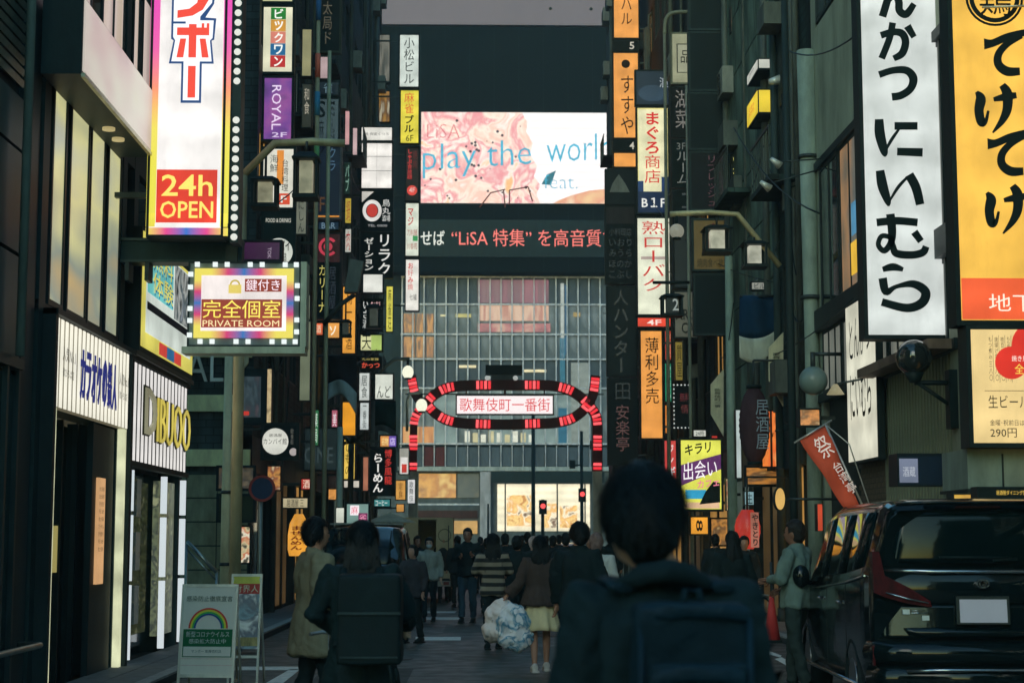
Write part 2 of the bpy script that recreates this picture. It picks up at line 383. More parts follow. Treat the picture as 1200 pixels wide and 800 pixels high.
# ------------------------------------------------------------------ buildings
def tiled(c, rough=.7, tw=.30, th=.15):
    key = ('tile', tuple(c), rough)
    if key in MC: return MC[key]
    m = mat(c, rough, scale=1.1, vary=.55, kind='tiled_wall').copy(); n = m.node_tree; b = n.nodes['Principled BSDF']
    src = b.inputs['Base Color'].links[0].from_socket
    tc = n.nodes.new('ShaderNodeTexCoord'); sp = n.nodes.new('ShaderNodeSeparateXYZ'); n.links.new(tc.outputs['Object'], sp.inputs[0])
    ad = n.nodes.new('ShaderNodeMath'); ad.operation = 'ADD'; n.links.new(sp.outputs[0], ad.inputs[0]); n.links.new(sp.outputs[1], ad.inputs[1])
    cb = n.nodes.new('ShaderNodeCombineXYZ'); n.links.new(ad.outputs[0], cb.inputs[0]); n.links.new(sp.outputs[2], cb.inputs[1])
    br = n.nodes.new('ShaderNodeTexBrick'); br.inputs['Scale'].default_value = 1; br.inputs['Brick Width'].default_value = tw; br.inputs['Row Height'].default_value = th; br.inputs['Mortar Size'].default_value = .012
    br.inputs['Color1'].default_value = (1.25, 1.25, 1.25, 1); br.inputs['Color2'].default_value = (.7, .7, .7, 1); br.inputs['Mortar'].default_value = (.35, .35, .35, 1); n.links.new(cb.outputs[0], br.inputs['Vector'])
    st = n.nodes.new('ShaderNodeTexNoise'); st.inputs['Scale'].default_value = 1.2; st.inputs['Detail'].default_value = 5; mp = n.nodes.new('ShaderNodeMapping'); mp.inputs['Scale'].default_value = (2.5, 2.5, .12)
    n.links.new(tc.outputs['Object'], mp.inputs[0]); n.links.new(mp.outputs[0], st.inputs['Vector'])
    mr = n.nodes.new('ShaderNodeMapRange'); mr.inputs['From Min'].default_value = .35; mr.inputs['From Max'].default_value = .65; mr.inputs['To Min'].default_value = .45; mr.inputs['To Max'].default_value = 1.35; n.links.new(st.outputs[0], mr.inputs['Value'])
    m1 = n.nodes.new('ShaderNodeVectorMath'); m1.operation = 'MULTIPLY'; n.links.new(src, m1.inputs[0]); n.links.new(br.outputs[0], m1.inputs[1])
    m2 = n.nodes.new('ShaderNodeVectorMath'); m2.operation = 'SCALE'; n.links.new(m1.outputs[0], m2.inputs[0]); n.links.new(mr.outputs[0], m2.inputs['Scale'])
    n.links.new(m2.outputs[0], b.inputs['Base Color']); MC[key] = m; return m
def ac_mesh(cache=[]):
    if not cache:
        F = Frame((0, 0, 0), (0, 1, 0), (0, 0, 1), (1, 0, 0))
        a = MB().box(0, .3, 0, .8, 0, .6).mesh('air_conditioner', mat((120, 124, 116), .6, vary=.4, kind='aged_plastic'))
        g = MB().ring(F, .24, .21, .30, .32, .3, .3).ring(F, .15, .13, .30, .318, .3, .3).disc(F, .05, .3, .322, .3, .3)
        for i in range(6): g.fbox(F, .07, .53, .09 + i * .08, .10 + i * .08, .3, .315)
        cache += [a, g.mesh('grille', mat((70, 74, 72), .5, kind='grille'))]
    return cache
def window_meshes(w, h, pane_m, frame_m, cache={}):
    k = (round(w, 2), round(h, 2), pane_m.name, frame_m.name)
    if k not in cache:
        F = Frame((0, 0, 0), (1, 0, 0), (0, 0, 1), (0, -1, 0)); t = .05
        fm = MB().fbox(F, 0, w, 0, t, -.06, .03).fbox(F, 0, w, h - t, h, -.06, .03).fbox(F, 0, t, t, h - t, -.06, .028).fbox(F, w - t, w, t, h - t, -.06, .028).fbox(F, w / 2 - t / 2, w / 2 + t / 2, t, h - t, -.05, .02)
        pm = MB().fbox(F, t, w - t, t, h - t, -.045, -.035)
        cache[k] = (fm.mesh('window', frame_m), pm.mesh('pane', pane_m))
    return cache[k]
def add_window(root, face, x, y, z, w, h, pane_m, frame_m):
    """face: 'L' a left wall (looks +X), 'R' a right wall (looks -X), 'C' looks towards the camera"""
    fm, pm = window_meshes(w, h, pane_m, frame_m)
    rz = {'L': math.radians(90), 'R': math.radians(-90), 'C': 0}[face]
    f = put(fm, 'window', root, rel((x, y, z), root), rz); put(pm, 'pane', f)
P_dark = glass((16, 24, 28)); P_warm = lit((255, 190, 100), .32, uneven=.3, scale=.9); P_cool = lit((150, 175, 160), .16, uneven=.3, scale=.8); P_dim = lit((190, 150, 95), .09, uneven=.3, scale=.8)
FR = mat((48, 52, 54), .5, .5, kind='window_frame')
def building(label, side, y0, y1, h, wall_c, fh=3.1, z0=3.6, ww=1.4, wh=1.5, litp=.25, name='building', setback=0, rough=.7, back=10, gap=.5):
    X = (XL - setback) if side == 'L' else (XR + setback); s = 1 if side == 'L' else -1
    root = thing(name, label, 'building', (X, y0, 0), 'tall buildings lining the %s side of the street' % ('left' if side == 'L' else 'right'))
    wm = tiled(wall_c, rough)
    m = MB(); X2 = X - s * back
    # shaft set back behind piers and spandrels so that openings are real recesses
    Xi = X - s * .22
    m.box(X2, Xi, y0, y1, 0, h - .4)
    nf = int((h - z0 - .8) / fh); L = y1 - y0; nw = max(1, int(L / (ww + gap))); pitch = L / nw
    m.box(Xi, X, y0, y1, h - 1.0, h)
    for k in range(nf + 1):
        za = z0 + k * fh; zb = za + (fh - wh)
        if k == nf: zb = h - 1.0
        m.box(Xi, X - s * .001, y0, y1, za, zb)
    for i in range(nw + 1):
        ya = max(y0, y0 + i * pitch - (pitch - ww) / 2); yb = min(y1, y0 + i * pitch + (pitch - ww) / 2)
        for k in range(nf):
            m.box(Xi, X - s * .003, ya, yb, z0 + k * fh + fh - wh, z0 + (k + 1) * fh)
    m.build('wall', wm, root)
    MB().box(X2, X + s * .12, y0 - .03 * 0, y1, h, h + .35).build('parapet', mat([v * .8 for v in wall_c], .7, kind='parapet'), root)
    rnd = random.Random(int(y0 * 10) + (0 if side == 'L' else 500))
    for k in range(nf):
        for i in range(nw):
            r = rnd.random(); pm = P_dark if r > litp else (P_warm if r < litp * .35 else P_cool if r < litp * .7 else P_dim)
            ya = y0 + i * pitch + (pitch - ww) / 2; z = z0 + k * fh + fh - wh
            yy = ya if side == 'L' else ya + ww
            add_window(root, side, X - s * .04, yy, z, ww, wh, pm, FR)
    # air conditioners, pipes, ducts and conduit on the facade
    am, gmh = ac_mesh()
    for k in range(nf):
        for i in range(nw + 1):
            if rnd.random() < .24 and k > 1 and i > 0:
                y = min(max(y0 + 1.2, y0 + i * pitch - .4), y1 - .9); z = z0 + k * fh + fh - wh + rnd.choice((-.75, .2, .9))
                q = put(am, 'air_conditioner', root, rel((X, y + (0 if s == 1 else .8), z), root), 0 if s == 1 else math.pi); put(gmh, 'grille', q)
    pmx = mat((86, 92, 86), .6, .2, vary=.5, kind='weathered_pipe')
    for i in range(3 + int(L / 4)):
        y = rnd.uniform(y0 + .1, y1 - .1); r = rnd.choice((.025, .04, .06, .08)); zt = rnd.uniform(6, h - 1)
        MB().tube([(X + s * (r + .02), y, rnd.choice((0, 2.9, 3.6))), (X + s * (r + .02), y, zt), (X - s * .1, y, zt + .1)], r, 8).build('pipe', pmx, root)
    for i in range(3):
        y = rnd.uniform(y0 + .3, y1 - 1); z = rnd.uniform(4, 14); MB().box(X, X + s * rnd.uniform(.15, .4), y, y + rnd.uniform(.3, .9), z, z + rnd.uniform(.3, .8)).build('duct_box', pmx, root)
    for i in range(6):
        ya, yb = sorted((rnd.uniform(y0, y1), rnd.uniform(y0, y1))); z = rnd.uniform(3.6, 15); z2 = z + rnd.uniform(-1, 1.4); sg = rnd.uniform(.15, .6); xo = rnd.uniform(.06, .35)
        MB().tube([(X + s * xo, ya + (yb - ya) * t / 8, z + (z2 - z) * t / 8 - sg * 4 * t / 8 * (1 - t / 8)) for t in range(9)], rnd.choice((.008, .012, .018)), 5).build('cable', M_black, root)
    for k in range(1, min(nf, 6)):
        if rnd.random() < .4:
            ya = y0 + rnd.uniform(1.2, max(1.3, L - 2.5)); z = z0 + k * fh + fh - wh - .25; yb = min(y1 - .05, ya + 2.0)
            q = MB().box(X, X + s * .55, ya, yb, z - .1, z).build('balcony', wm, root); g = MB()
            g.box(X + s * .52, X + s * .55, ya, yb, z + .85, z + .9)
            for j in range(10): yy = ya + (yb - ya) * j / 9.3; g.box(X + s * .53, X + s * .545, yy, yy + .02, z, z + .85)
            g.build('railing', M_metal, q)
    # ground floor: shop front with frame, glazing and a fascia
    n2 = max(1, int(L / 3)); p2 = L / n2
    g = MB()
    for i in range(n2 + 1): g.box(Xi, X - s * .004, max(y0, y0 + i * p2 - .15), min(y1, y0 + i * p2 + .15), 0, z0)
    g.box(Xi, X - s * .006, y0, y1, 2.9, z0); g.build('shop_front_frame', mat((34, 38, 40), .5, kind='shop_frame'), root)
    for i in range(n2):
        ya, yb = y0 + i * p2 + .15, y0 + (i + 1) * p2 - .15
        pm = (P_warm, P_dark, P_cool, P_dim)[rnd.randrange(4)]
        MB().box(Xi + s * .002, Xi + s * .03, ya, yb, .12, 2.9).build('shop_window', pm, root)
        MB().box(X - s * .12, X - s * .07, (ya + yb) / 2 - .03, (ya + yb) / 2 + .03, .12, 2.9).build('mullion', FR, root)
    return root
bC = building('dark corner building with ROYAL lettering and beige bands beside the side alley', 'L', 33, 41, 31, (58, 66, 66), litp=.15)
building('narrow grey office building behind the dark mansion signs on the left', 'L', 41.02, 52, 33, (62, 78, 84), litp=.2, name='building')
building('slate blue tiled building behind the tall white restaurant sign column', 'L', 52.02, 64, 34, (44, 62, 70), litp=.3)
building('last building on the left before the red gate, dark upper floors', 'L', 64.02, 74.5, 35, (36, 42, 44), litp=.3)
building('near dark building at the right edge behind the yellow sign', 'R', 8, 19.8, 14, (50, 58, 56), litp=.0, wh=1.2)
building('dark grey building between the white tonkatsu building and the textured stone wall', 'R', 28.4, 32, 28, (44, 58, 56), ww=1.0, litp=.05)
building('building with rough green grey stone cladding on the right', 'R', 32.02, 39, 30, (62, 78, 70), ww=.9, wh=.7, litp=.0, rough=.85)
building('dark building behind the black framed sign tower on the right', 'R', 39.02, 48, 31, (44, 54, 54), litp=.2)
building('brown grey building behind the maguro sign on the right', 'R', 48.02, 60, 33, (54, 56, 54), litp=.25)
building('last building on the right before the red gate', 'R', 60.02, 74.5, 34, (40, 46, 48), litp=.25)

for i, (sd, a_, b2_, h_, c_) in enumerate((('L', -26, -10, 9, (40, 48, 50)), ('L', -48, -26.05, 11, (46, 50, 50)), ('R', -24, -10, 10, (44, 50, 50)), ('R', -48, -24.05, 9, (40, 46, 48)))):  # unseen low blocks, added for van reflections and to block the horizon sky
    building('dark building behind the camera on the %s side, %s' % (('left', 'right')[sd == 'R'], ('nearer', 'farther')[i % 2]), sd, a_, b2_, h_, c_, litp=.5, ww=1.1, wh=1.1)
# stone cladding panels of the textured building: separate plates
root = [o for o in bpy.data.objects if o.get('label', '').startswith('building with rough green')][0]
sm = mat((84, 100, 88), .9, scale=2.2, bump=1.0, vary=.75, kind='rough_stone')
pl = MB().box(-.05, 0, .01, 1.73, .01, 1.28).mesh('stone_panel', sm)
for k in range(18):
    for i in range(4): put(pl, 'stone_panel', root, rel((XR - .005, 32.04 + i * 1.745, 4.0 + k * 1.3), root))

# corner building C: face towards the camera, bands, lettering, stair rail
FC = f_cam(-14, 33, 0)
b = MB()
for z in (3.0, 4.05, 5.1): b.fbox(FC, 0, 9.62, z, z + .32, .0, .12)
b.build('band', mat((214, 196, 146), .6, kind='beige_band'), bC)
tp = MB().fbox(FC, 0, 9.62, .1, 2.9, .0, .03); tp.build('tiled_plinth', mat((66, 76, 70), .7, scale=4, kind='tile'), bC)
tl = MB().fbox(Frame((0, 0, 0), (1, 0, 0), (0, 0, 1), (0, -1, 0)), .01, .59, .01, .44, 0, .02).mesh('tile', mat((116, 116, 92), .6, scale=5, kind='wall_tile'))
for i in range(16):
    for j in range(6): put(tl, 'tile', bC, rel((-14 + i * .6, 33 - .03, .12 + j * .455), bC))
p0, p1 = at(215, 447, 32.8), at(262, 412, 32.8)
MB().text(f_cam(0, 32.8, 0), 'ROYAL', p1.x - 1.95, p0.z, p1.x, p1.z, 0, bold=-.005, th=.06).build('lettering', mat((222, 218, 200), .5, .0, kind='metal_letters'), bC)
# ------------------------------------------------------------------ left: near dark building and karaoke building
A = thing('building', 'dark panelled building at the very left edge, nearest the camera', 'building', (XL, 8, 0), 'tall buildings lining the left side of the street')
MB().box(XL - 8, XL - .12, 8, 16.3, 0, 16).build('wall', mat((34, 44, 46), .6, kind='wall_render'), A)
pm = mat((66, 84, 84), .45, .3, scale=2, kind='metal_panel'); pa = MB().box(0, .09, .01, .99, .01, .99).mesh('panel', pm)
for i in range(7):
    for j in range(1, 4): put(pa, 'panel', A, rel((XL - .12, 9.3 + i, 3.35 + (j - 1) * 1.0 - .05), A), sc=(1, 1, .98 if j < 3 else .5))
sm_ = mat((92, 104, 98), .4, .4, kind='louvre_metal'); la = MB().box(0, .05, 0, 6.9, 0, .06).mesh('louvre', sm_)
for j in range(22): put(la, 'louvre', A, rel((XL - .1, 9.3, 5.95 + j * .11), A), rot=(0, math.radians(25), 0))
MB().box(XL - .1, XL + .02, 9.3, 16.3, 3.2, 3.3).build('ledge', M_metal, A)
MB().box(XL - .115, XL - .05, 9.5, 16.2, .1, 3.15).build('shop_window', glass((14, 22, 26)), A)
for y in (10.6, 12.3, 14.0, 15.2, 15.8, 16.2): MB().box(XL - .05, XL, y, y + .06, .1, 3.2).build('mullion', mat((60, 72, 74), .4, .5, kind='steel'), A)
MB().box(XL - 8, XL - .02, 16.3, 16.75, 0, 16).build('corner_pier', mat((44, 58, 60), .5, kind='pier'), A)
for z in (5.1, 5.9): pass
MB().tube([(XL + .08, 15.9, 3.3), (XL + .08, 15.9, 16)], .045).build('drainpipe', mat((90, 104, 100), .5, kind='pipe'), A)
hr = thing('handrail', 'steel handrail at waist height by the dark shop window on the far left', 'handrail', (XL + .2, 12, 0))
MB().tube([(XL + .25, 12.2, .62), (XL + .25, 16.3, .62), (XL + .02, 16.4, .62)], .028).build('rail', mat((150, 156, 150), .3, .9, kind='steel'), hr)
MB().tube([(XL + .25, 12.2, .0), (XL + .25, 12.2, .62)], .025).build('post', mat((150, 156, 150), .3, .9, kind='steel'), hr)

B = thing('building', 'karaoke building on the left with ribbed white fascia, tall upper windows and grey box canopy', 'building', (XL, 16.8, 0), 'tall buildings lining the left side of the street')
wB = mat((40, 56, 56), .55, kind='dark_green_wall')
w = MB()
Xi = XL - .3
w.box(XL - 10, Xi, 16.8, 25.2, 0, 19.6)
w.box(Xi, XL, 16.8, 25.2, 8.6, 9.4).box(Xi, XL, 16.8, 25.2, 6.25, 6.6).box(Xi, XL, 16.8, 25.2, 3.86, 3.96)
for y in (16.8, 20.6, 21.3, 24.95): w.box(Xi, XL + .006, y, y + .25, 0, 19.6)
w.box(Xi, XL - .002, 16.8, 25.2, 12.2, 13.4).box(Xi, XL - .002, 16.8, 25.2, 19.0, 20)
w.build('wall', wB, B)
# tall bright panes above the fascia, glowing in a noise pattern
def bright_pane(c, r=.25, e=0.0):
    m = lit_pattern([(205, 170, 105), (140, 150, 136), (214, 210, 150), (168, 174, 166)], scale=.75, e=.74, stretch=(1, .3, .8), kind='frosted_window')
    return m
gp_ = [(17.15, 17.75), (17.9, 18.8), (18.85, 19.6), (19.75, 20.5)]
for y0_, y1_ in gp_:
    f = MB().box(XL - .14, XL + .012, y0_, y0_ + .05, 3.96, 6.25).box(XL - .14, XL + .012, y1_ - .05, y1_, 3.96, 6.25).box(XL - .14, XL + .012, y0_ + .05, y1_ - .05, 3.96, 4.02).box(XL - .14, XL + .012, y0_ + .05, y1_ - .05, 6.19, 6.25).build('window', FR, B)
    MB().box(XL - .04, XL - .005, y0_ + .05, y1_ - .05, 4.02, 6.19).build('pane', bright_pane(0), f)
# striped curtain wall above
for k in range(14):
    y0_ = 16.9 + k * .58
    MB().box(XL - .04, XL - .005, y0_ + .05, y0_ + .58, 6.6, 12.2).build('pane', (lit_pattern([(150, 128, 124), (214, 196, 186), (186, 166, 140)], scale=.7, e=.8, stretch=(1, 2, .15), kind='striped_curtain') if k % 3 else P_dark), B)
    MB().box(XL - .12, XL + .012, y0_, y0_ + .045, 6.6, 12.2).build('mullion', M_dark, B)
MB().box(XL - .1, XL - .04, 21.6, 24.9, 5.2, 6.2).build('pane', P_dark, B)
cn = MB().box(XL + .03, -3.92, 16.5, 20.2, 6.16, 6.95); cn.build('canopy_box', mat((46, 56, 56), .5, kind='canopy'), B)
MB().box(-3.92, -3.90, 16.53, 20.17, 6.20, 6.92).build('canopy_face', lit_pattern([(150, 124, 132), (196, 176, 170), (206, 202, 186), (200, 200, 130)], scale=.5, e=.8, stretch=(1, .7, 1.2), kind='canopy_lightbox'), B)  # sign reflections on the canopy side, painted as a glow
MB().box(-3.925, -3.885, 16.5, 20.2, 6.13, 6.17).build('canopy_trim', mat((190, 185, 160), .4, .5, kind='trim'), B)
for y in (18.6, 19.1): MB().disc(Frame((XL + .25, y, 6.13), (1, 0, 0), (0, 1, 0), (0, 0, -1)), .07, 0, .03).build('downlight', lit((220, 200, 140), .5, True), B)
# karaoke fascia: ribbed lit panel
ribm = lit((170, 160, 128), .30, uneven=.12, scale=2.5)
m = MB(); y0_, y1_ = 17.1, 20.75
m.box(XL + .0, XL + .10, y0_, y1_, 2.93, 3.83)
fas = m.build('fascia', ribm, B)
r_ = MB().box(.10, .108, 0, .105, 2.93, 3.83).mesh('rib', lit((244, 240, 222), .95, uneven=.05))
for i in range(19): put(r_, 'rib', fas, rel((XL, y0_ + .05 + i * .192, 0), B))
FL = f_left(XL, 0, 0)
for i, ch in enumerate('カラオケの鉄人'):
    u = 18.0 + i * .265; MB().text(FL, ch, u, 3.08, u + .215, 3.60, .165, bold=.02, th=.012).build('letter', lit((30, 44, 140), .5, uneven=0), B)
t = MB(); t.text(FL, '人気No.1', 17.25, 3.4, 17.8, 3.55, .15).text(FL, '歌ひろば店', 17.27, 3.24, 17.75, 3.33, .15).text(FL, '人気No.1', 20.0, 3.4, 20.5, 3.55, .15).text(FL, '歌ひろば店', 20.02, 3.24, 20.45, 3.33, .15)
t.build('small_lettering', mat((60, 60, 60), .5, kind='grey_letters'), B)
MB().box(XL, XL + .14, 16.98, 17.08, 0, 3.9).box(XL, XL + .14, 20.78, 20.9, 0, 3.9).box(XL, XL + .16, 16.98, 20.9, 3.84, 3.9).build('fascia_frame', M_dark, B)
for y in (17.14, 20.58):
    MB().box(XL + .02, XL + .10, y, y + .13, .03, 2.92).build('light_jamb', lit((215, 218, 178), .85, uneven=.22, scale=3), B)
# entrance behind the jambs
e = MB().box(Xi + .01, Xi + .06, 17.4, 20.4, 0, 2.92).build('entrance_glass', glass((12, 20, 24)), B)
for y in (18.0, 18.7, 19.4): MB().box(Xi + .06, Xi + .12, y, y + .05, 0, 2.9).build('door_stile', mat((40, 50, 50), .4, .5, kind='steel'), B)
MB().box(Xi + .06, Xi + .10, 18.6, 18.75, 1.25, 1.75).build('door_handle', lit((215, 200, 120), .4, True), B)
MB().box(XL - .05, XL + .02, 19.3, 20.4, 0, 2.9).build('side_panel', mat((34, 46, 48), .5, kind='dark_panel'), B)
mp_ = MB().box(XL + .02, XL + .05, 19.5, 19.86, 1.1, 2.3).build('menu_board', lit((235, 180, 125), .7), B)
t = MB()
for i in range(9): t.text(FL, random.choice(['コース 飲み放題', '平日 30分', '金土祝前', 'フリータイム', '学生割引']), 19.54, 2.15 - i * .085, 19.80, 2.2 - i * .085, .053)
t.build('lettering', mat((60, 40, 30), .6, kind='ink'), mp_)
# neon shop
f2 = MB().box(XL, XL + .1, 21.05, 24.95, 2.57, 3.78).build('fascia', mat((66, 64, 66), .5, kind='ribbed_metal'), B)
r2 = MB().box(.10, .108, 0, .14, 2.57, 3.78).mesh('rib', lit((240, 236, 232), .85, uneven=.1))
for i in range(15): put(r2, 'rib', f2, rel((XL, 21.08 + i * .26, 0), B))
t = MB(); t.text(FL, 'D', 21.45, 2.92, 22.2, 3.5, .19, bold=.02, th=.03); t.build('lettering', lit((150, 148, 120), .7), B)
t = MB(); t.text(FL, 'IBUOO', 22.25, 2.86, 24.75, 3.44, .195, bold=-.02, th=.02); t.build('lettering', lit((225, 205, 90), .75), B)
t = MB(); t.text(FL, 'IBUOO', 22.22, 2.84, 24.78, 3.46, .17, bold=.0, th=.02).text(FL, 'D', 21.42, 2.9, 22.23, 3.53, .17, bold=.05, th=.02); t.build('letter_backing', mat((70, 62, 30), .4, .6, kind='brass'), B)
MB().box(XL, XL + .12, 20.95, 25.1, 3.8, 3.86).box(XL, XL + .12, 20.95, 25.1, 2.5, 2.56).build('fascia_frame', M_dark, B)
for y in (21.05, 23.3, 24.8):
    for (za, zb) in ((.15, 1.05), (1.1, 1.9), (1.95, 2.45)):
        MB().tube([(XL + .08, y + .08, za), (XL + .08, y + .08, zb)], .045, seg=8).build('tube_light', lit((226, 236, 240), .72, uneven=0), B)
MB().box(Xi + .01, Xi + .05, 21.3, 25, 0, 2.5).build('entrance_glass', glass((16, 26, 28), .06), B)
MB().box(XL - .1, XL - .02, 23.55, 24.75, .3, 2.4).build('poster_wall', lit_pattern([(40, 46, 30), (120, 130, 90), (30, 40, 36), (170, 175, 130)], scale=7, e=.5, kind='poster_print'), B)
for k in range(9):
    y = 21.5 + (k % 3) * .6; z = .5 + (k // 3) * .7
    MB().box(XL - .2, XL - .15, y, y + .3, z, z + .5).build('poster', lit_pattern([(20, 30, 30), (60, 70, 60), (24, 36, 38), (110, 110, 80)], scale=9 + k, e=.35, kind='poster_print'), B)
MB().box(XL, XL + .16, 20.92, 25.15, 3.86, 3.92).build('ledge', M_metal, B)
# wall poster
P = thing('lightbox_sign', 'yellow edged wall lightbox with blue and yellow advertisement above the gold lettered shop', 'sign', (XL, 21.2, 3.9))
MB().box(XL + .02, XL + .14, 21.15, 25.1, 3.93, 5.5).build('cabinet', M_dark, P)
MB().box(XL + .14, XL + .15, 21.22, 25.03, 4.0, 5.45).build('border', lit((226, 215, 100), .75), P)
MB().box(XL + .15, XL + .156, 21.45, 24.8, 4.2, 5.4).build('face', lit((215, 225, 215), .75), P)
FP = f_left(XL, 0, 0)
MB().fbox(FP, 21.5, 23.3, 4.72, 5.38, .158, .160).build('print_block', lit((110, 205, 205), .7), P)
t = MB(); t.text(FP, '無料', 21.8, 5.08, 23.2, 5.36, .170, bold=.04).text(FP, '体験', 21.8, 4.76, 23.25, 5.04, .170, bold=.04); t.build('lettering', lit((240, 225, 90), .8), P)
t = MB(); t.text(FP, '無料', 21.84, 5.05, 23.26, 5.34, .165, bold=.08).text(FP, '体験', 21.84, 4.73, 23.31, 5.02, .165, bold=.08); t.build('lettering_shadow', lit((30, 100, 150), .5), P)
MB().fbox(FP, 21.5, 24.75, 4.5, 4.6, .158, .162).build('print_block', mat((24, 34, 80), .5, kind='ink'), P)
MB().fbox(FP, 23.4, 24.75, 4.62, 5.38, .158, .160).build('picture', lit_pattern([(30, 40, 44), (200, 205, 200), (60, 80, 84), (150, 160, 170)], scale=3.2, e=.55, stretch=(1, 1, .6), dist=1.0), P)
for a, b_, c in ((22.4, 22.95, (220, 70, 60)), (22.95, 23.5, (40, 110, 160)), (23.5, 24.05, (220, 70, 60))): MB().fbox(FP, a, b_, 4.02, 4.18, .152, .156).build('print_block', lit(c, .7), P)

# ------------------------------------------------------------------ right: white tonkatsu building
T = thing('building', 'pale rendered restaurant building on the right with dark sill bands and tall windows', 'building', (XR, 20, 0), 'tall buildings lining the right side of the street')
Xi = XR + .25
w = MB(); w.box(Xi, XR + 10, 20, 28.4, 0, 17)
w.box(XR, Xi, 20, 28.4, 7.85, 10.2).box(XR, Xi, 20, 28.4, 12.8, 14.5).box(XR, Xi, 20, 28.4, 0, .5)
for y in (20, 28.0): w.box(XR - .002, Xi, y, y + .4, 0, 17)
w.build('wall', mat((120, 128, 112), .7, scale=1.5, kind='cream_render'), T)
b = MB(); b.box(XR - .1, Xi, 20.0, 28.38, 5.02, 5.38).box(XR - .06, Xi, 20, 28.38, 7.75, 7.88).box(XR - .06, Xi, 20, 28.38, 3.85, 3.98).build('sill_band', mat((40, 48, 48), .5, kind='dark_timber'), T)
def right_window(y0, y1, z0, z1, pm, mull=1):
    f = MB().box(XR - .012, Xi - .05, y0, y0 + .06, z0, z1).box(XR - .012, Xi - .05, y1 - .06, y1, z0, z1).box(XR - .010, Xi - .05, y0 + .06, y1 - .06, z0, z0 + .06).box(XR - .010, Xi - .05, y0 + .06, y1 - .06, z1 - .06, z1)
    for i in range(mull): yy = y0 + (y1 - y0) * (i + 1) / (mull + 1); f.box(XR - .008, Xi - .05, yy - .03, yy + .03, z0 + .06, z1 - .06)
    fo = f.build('window', mat((44, 50, 50), .5, kind='window_frame'), T)
    MB().box(XR + .005, XR + .03, y0 + .06, y1 - .06, z0 + .06, z1 - .06).build('pane', pm, fo)
pale = lit_pattern([(96, 100, 92), (150, 152, 138), (120, 124, 116), (180, 180, 160)], scale=.8, e=.40, stretch=(1, 1, .5), kind='curtained_window')
wy = lit_pattern([(110, 100, 80), (190, 140, 90), (100, 104, 100), (150, 140, 120)], scale=.9, e=.5, stretch=(1, 1, .6), kind='warm_curtained_window')
for i, (a, c) in enumerate(((20.45, 21.9), (22.0, 23.4), (23.5, 24.9), (25.0, 26.4), (26.5, 27.95))):
    right_window(a, c, 5.38, 7.75, (pale, pale, pale, wy, P_dark)[i], 1)
    right_window(a, c, 3.98, 5.02, (pale, pale, pale, pale, pale)[i], 2)
    right_window(a, c, 10.25, 12.75, P_dark, 1)
MB().box(XR - .004, XR + .002, 25.1, 25.6, 6.2, 6.7).build('window_poster', lit((90, 160, 200), .6), T)
MB().box(XR - .004, XR + .002, 25.1, 25.7, 5.6, 6.1).build('window_poster', lit((240, 190, 60), .8), T)
# corrugated shutter below
sh = MB().box(XR + .05, XR + .12, 20.4, 24.0, .5, 3.85).build('shutter', mat((98, 104, 88), .6, .2, kind='shutter_metal'), T)
rb = MB().box(-.014, 0, 0, .08, .5, 3.85).mesh('rib', mat((112, 118, 98), .6, .2, kind='shutter_metal'))
for i in range(24): put(rb, 'rib', sh, rel((XR + .05, 20.45 + i * .15, 0), T))
br = MB().box(0, .03, .006, .234, .004, .076).mesh('brick', mat((96, 82, 66), .85, scale=7, vary=.5, kind='brick'))
MB().box(XR + .1, Xi, 24.0, 28.0, .5, 3.85).build('backing_wall', mat((60, 54, 46), .9, kind='mortar'), T)
for j in range(40):
    for i in range(7): 
        if j * 7 + i < 280: put(br, 'brick', T, rel((XR + .075, 24.02 + i * .24 + (.12 if j % 2 else 0), .5 + j * .08), T))
MB().box(XR - .35, XR + .02, 20.1, 23.9, 3.86, 3.98).build('ledge', mat((110, 92, 78), .7, kind='weathered_timber'), T)

# ------------------------------------------------------------------ far side of the avenue: the building with the screen
D = 130.0
FB = thing('building', 'big building across the avenue with giant advertising screen and gridded glass front', 'building', (0, D, 0))
FFc = f_cam(0, D, 0)
def fx(px): return at(px, 400, D).x
def fz(py): return at(600, py, D).z
w = MB(); w.box(-40, 60, D + .6, D + 30, 0, 50); w.build('core', mat((50, 56, 58), .7, kind='concrete'), FB)
zt = fz(322)
MB().box(fx(440), fx(760), D - 1.4, D + .55, fz(322), fz(38)).build('screen_housing', mat((14, 18, 20), .9, vary=.1, spec=.15, bump=0, cool=.25, kind='black_cladding'), FB)
MB().box(fx(440), fx(760), D - 1.7, D + .5, fz(37), fz(-60)).build('top_panel', mat((118, 100, 112), .7, vary=.06, scale=.3, kind='grey_cladding'), FB)
for px in (645, 693): MB().disc(f_cam(fx(px), D - 1.7, fz(18)), .12, 0, .06, seg=10).build('fixing', M_black, FB)
for k in range(9):
    x = fx(462) + k * 1.9; MB().box(x, x + .03, D - 1.42, D - 1.4, fz(322), fz(38)).build('panel_joint', mat((24, 32, 34), .6, kind='joint'), FB)
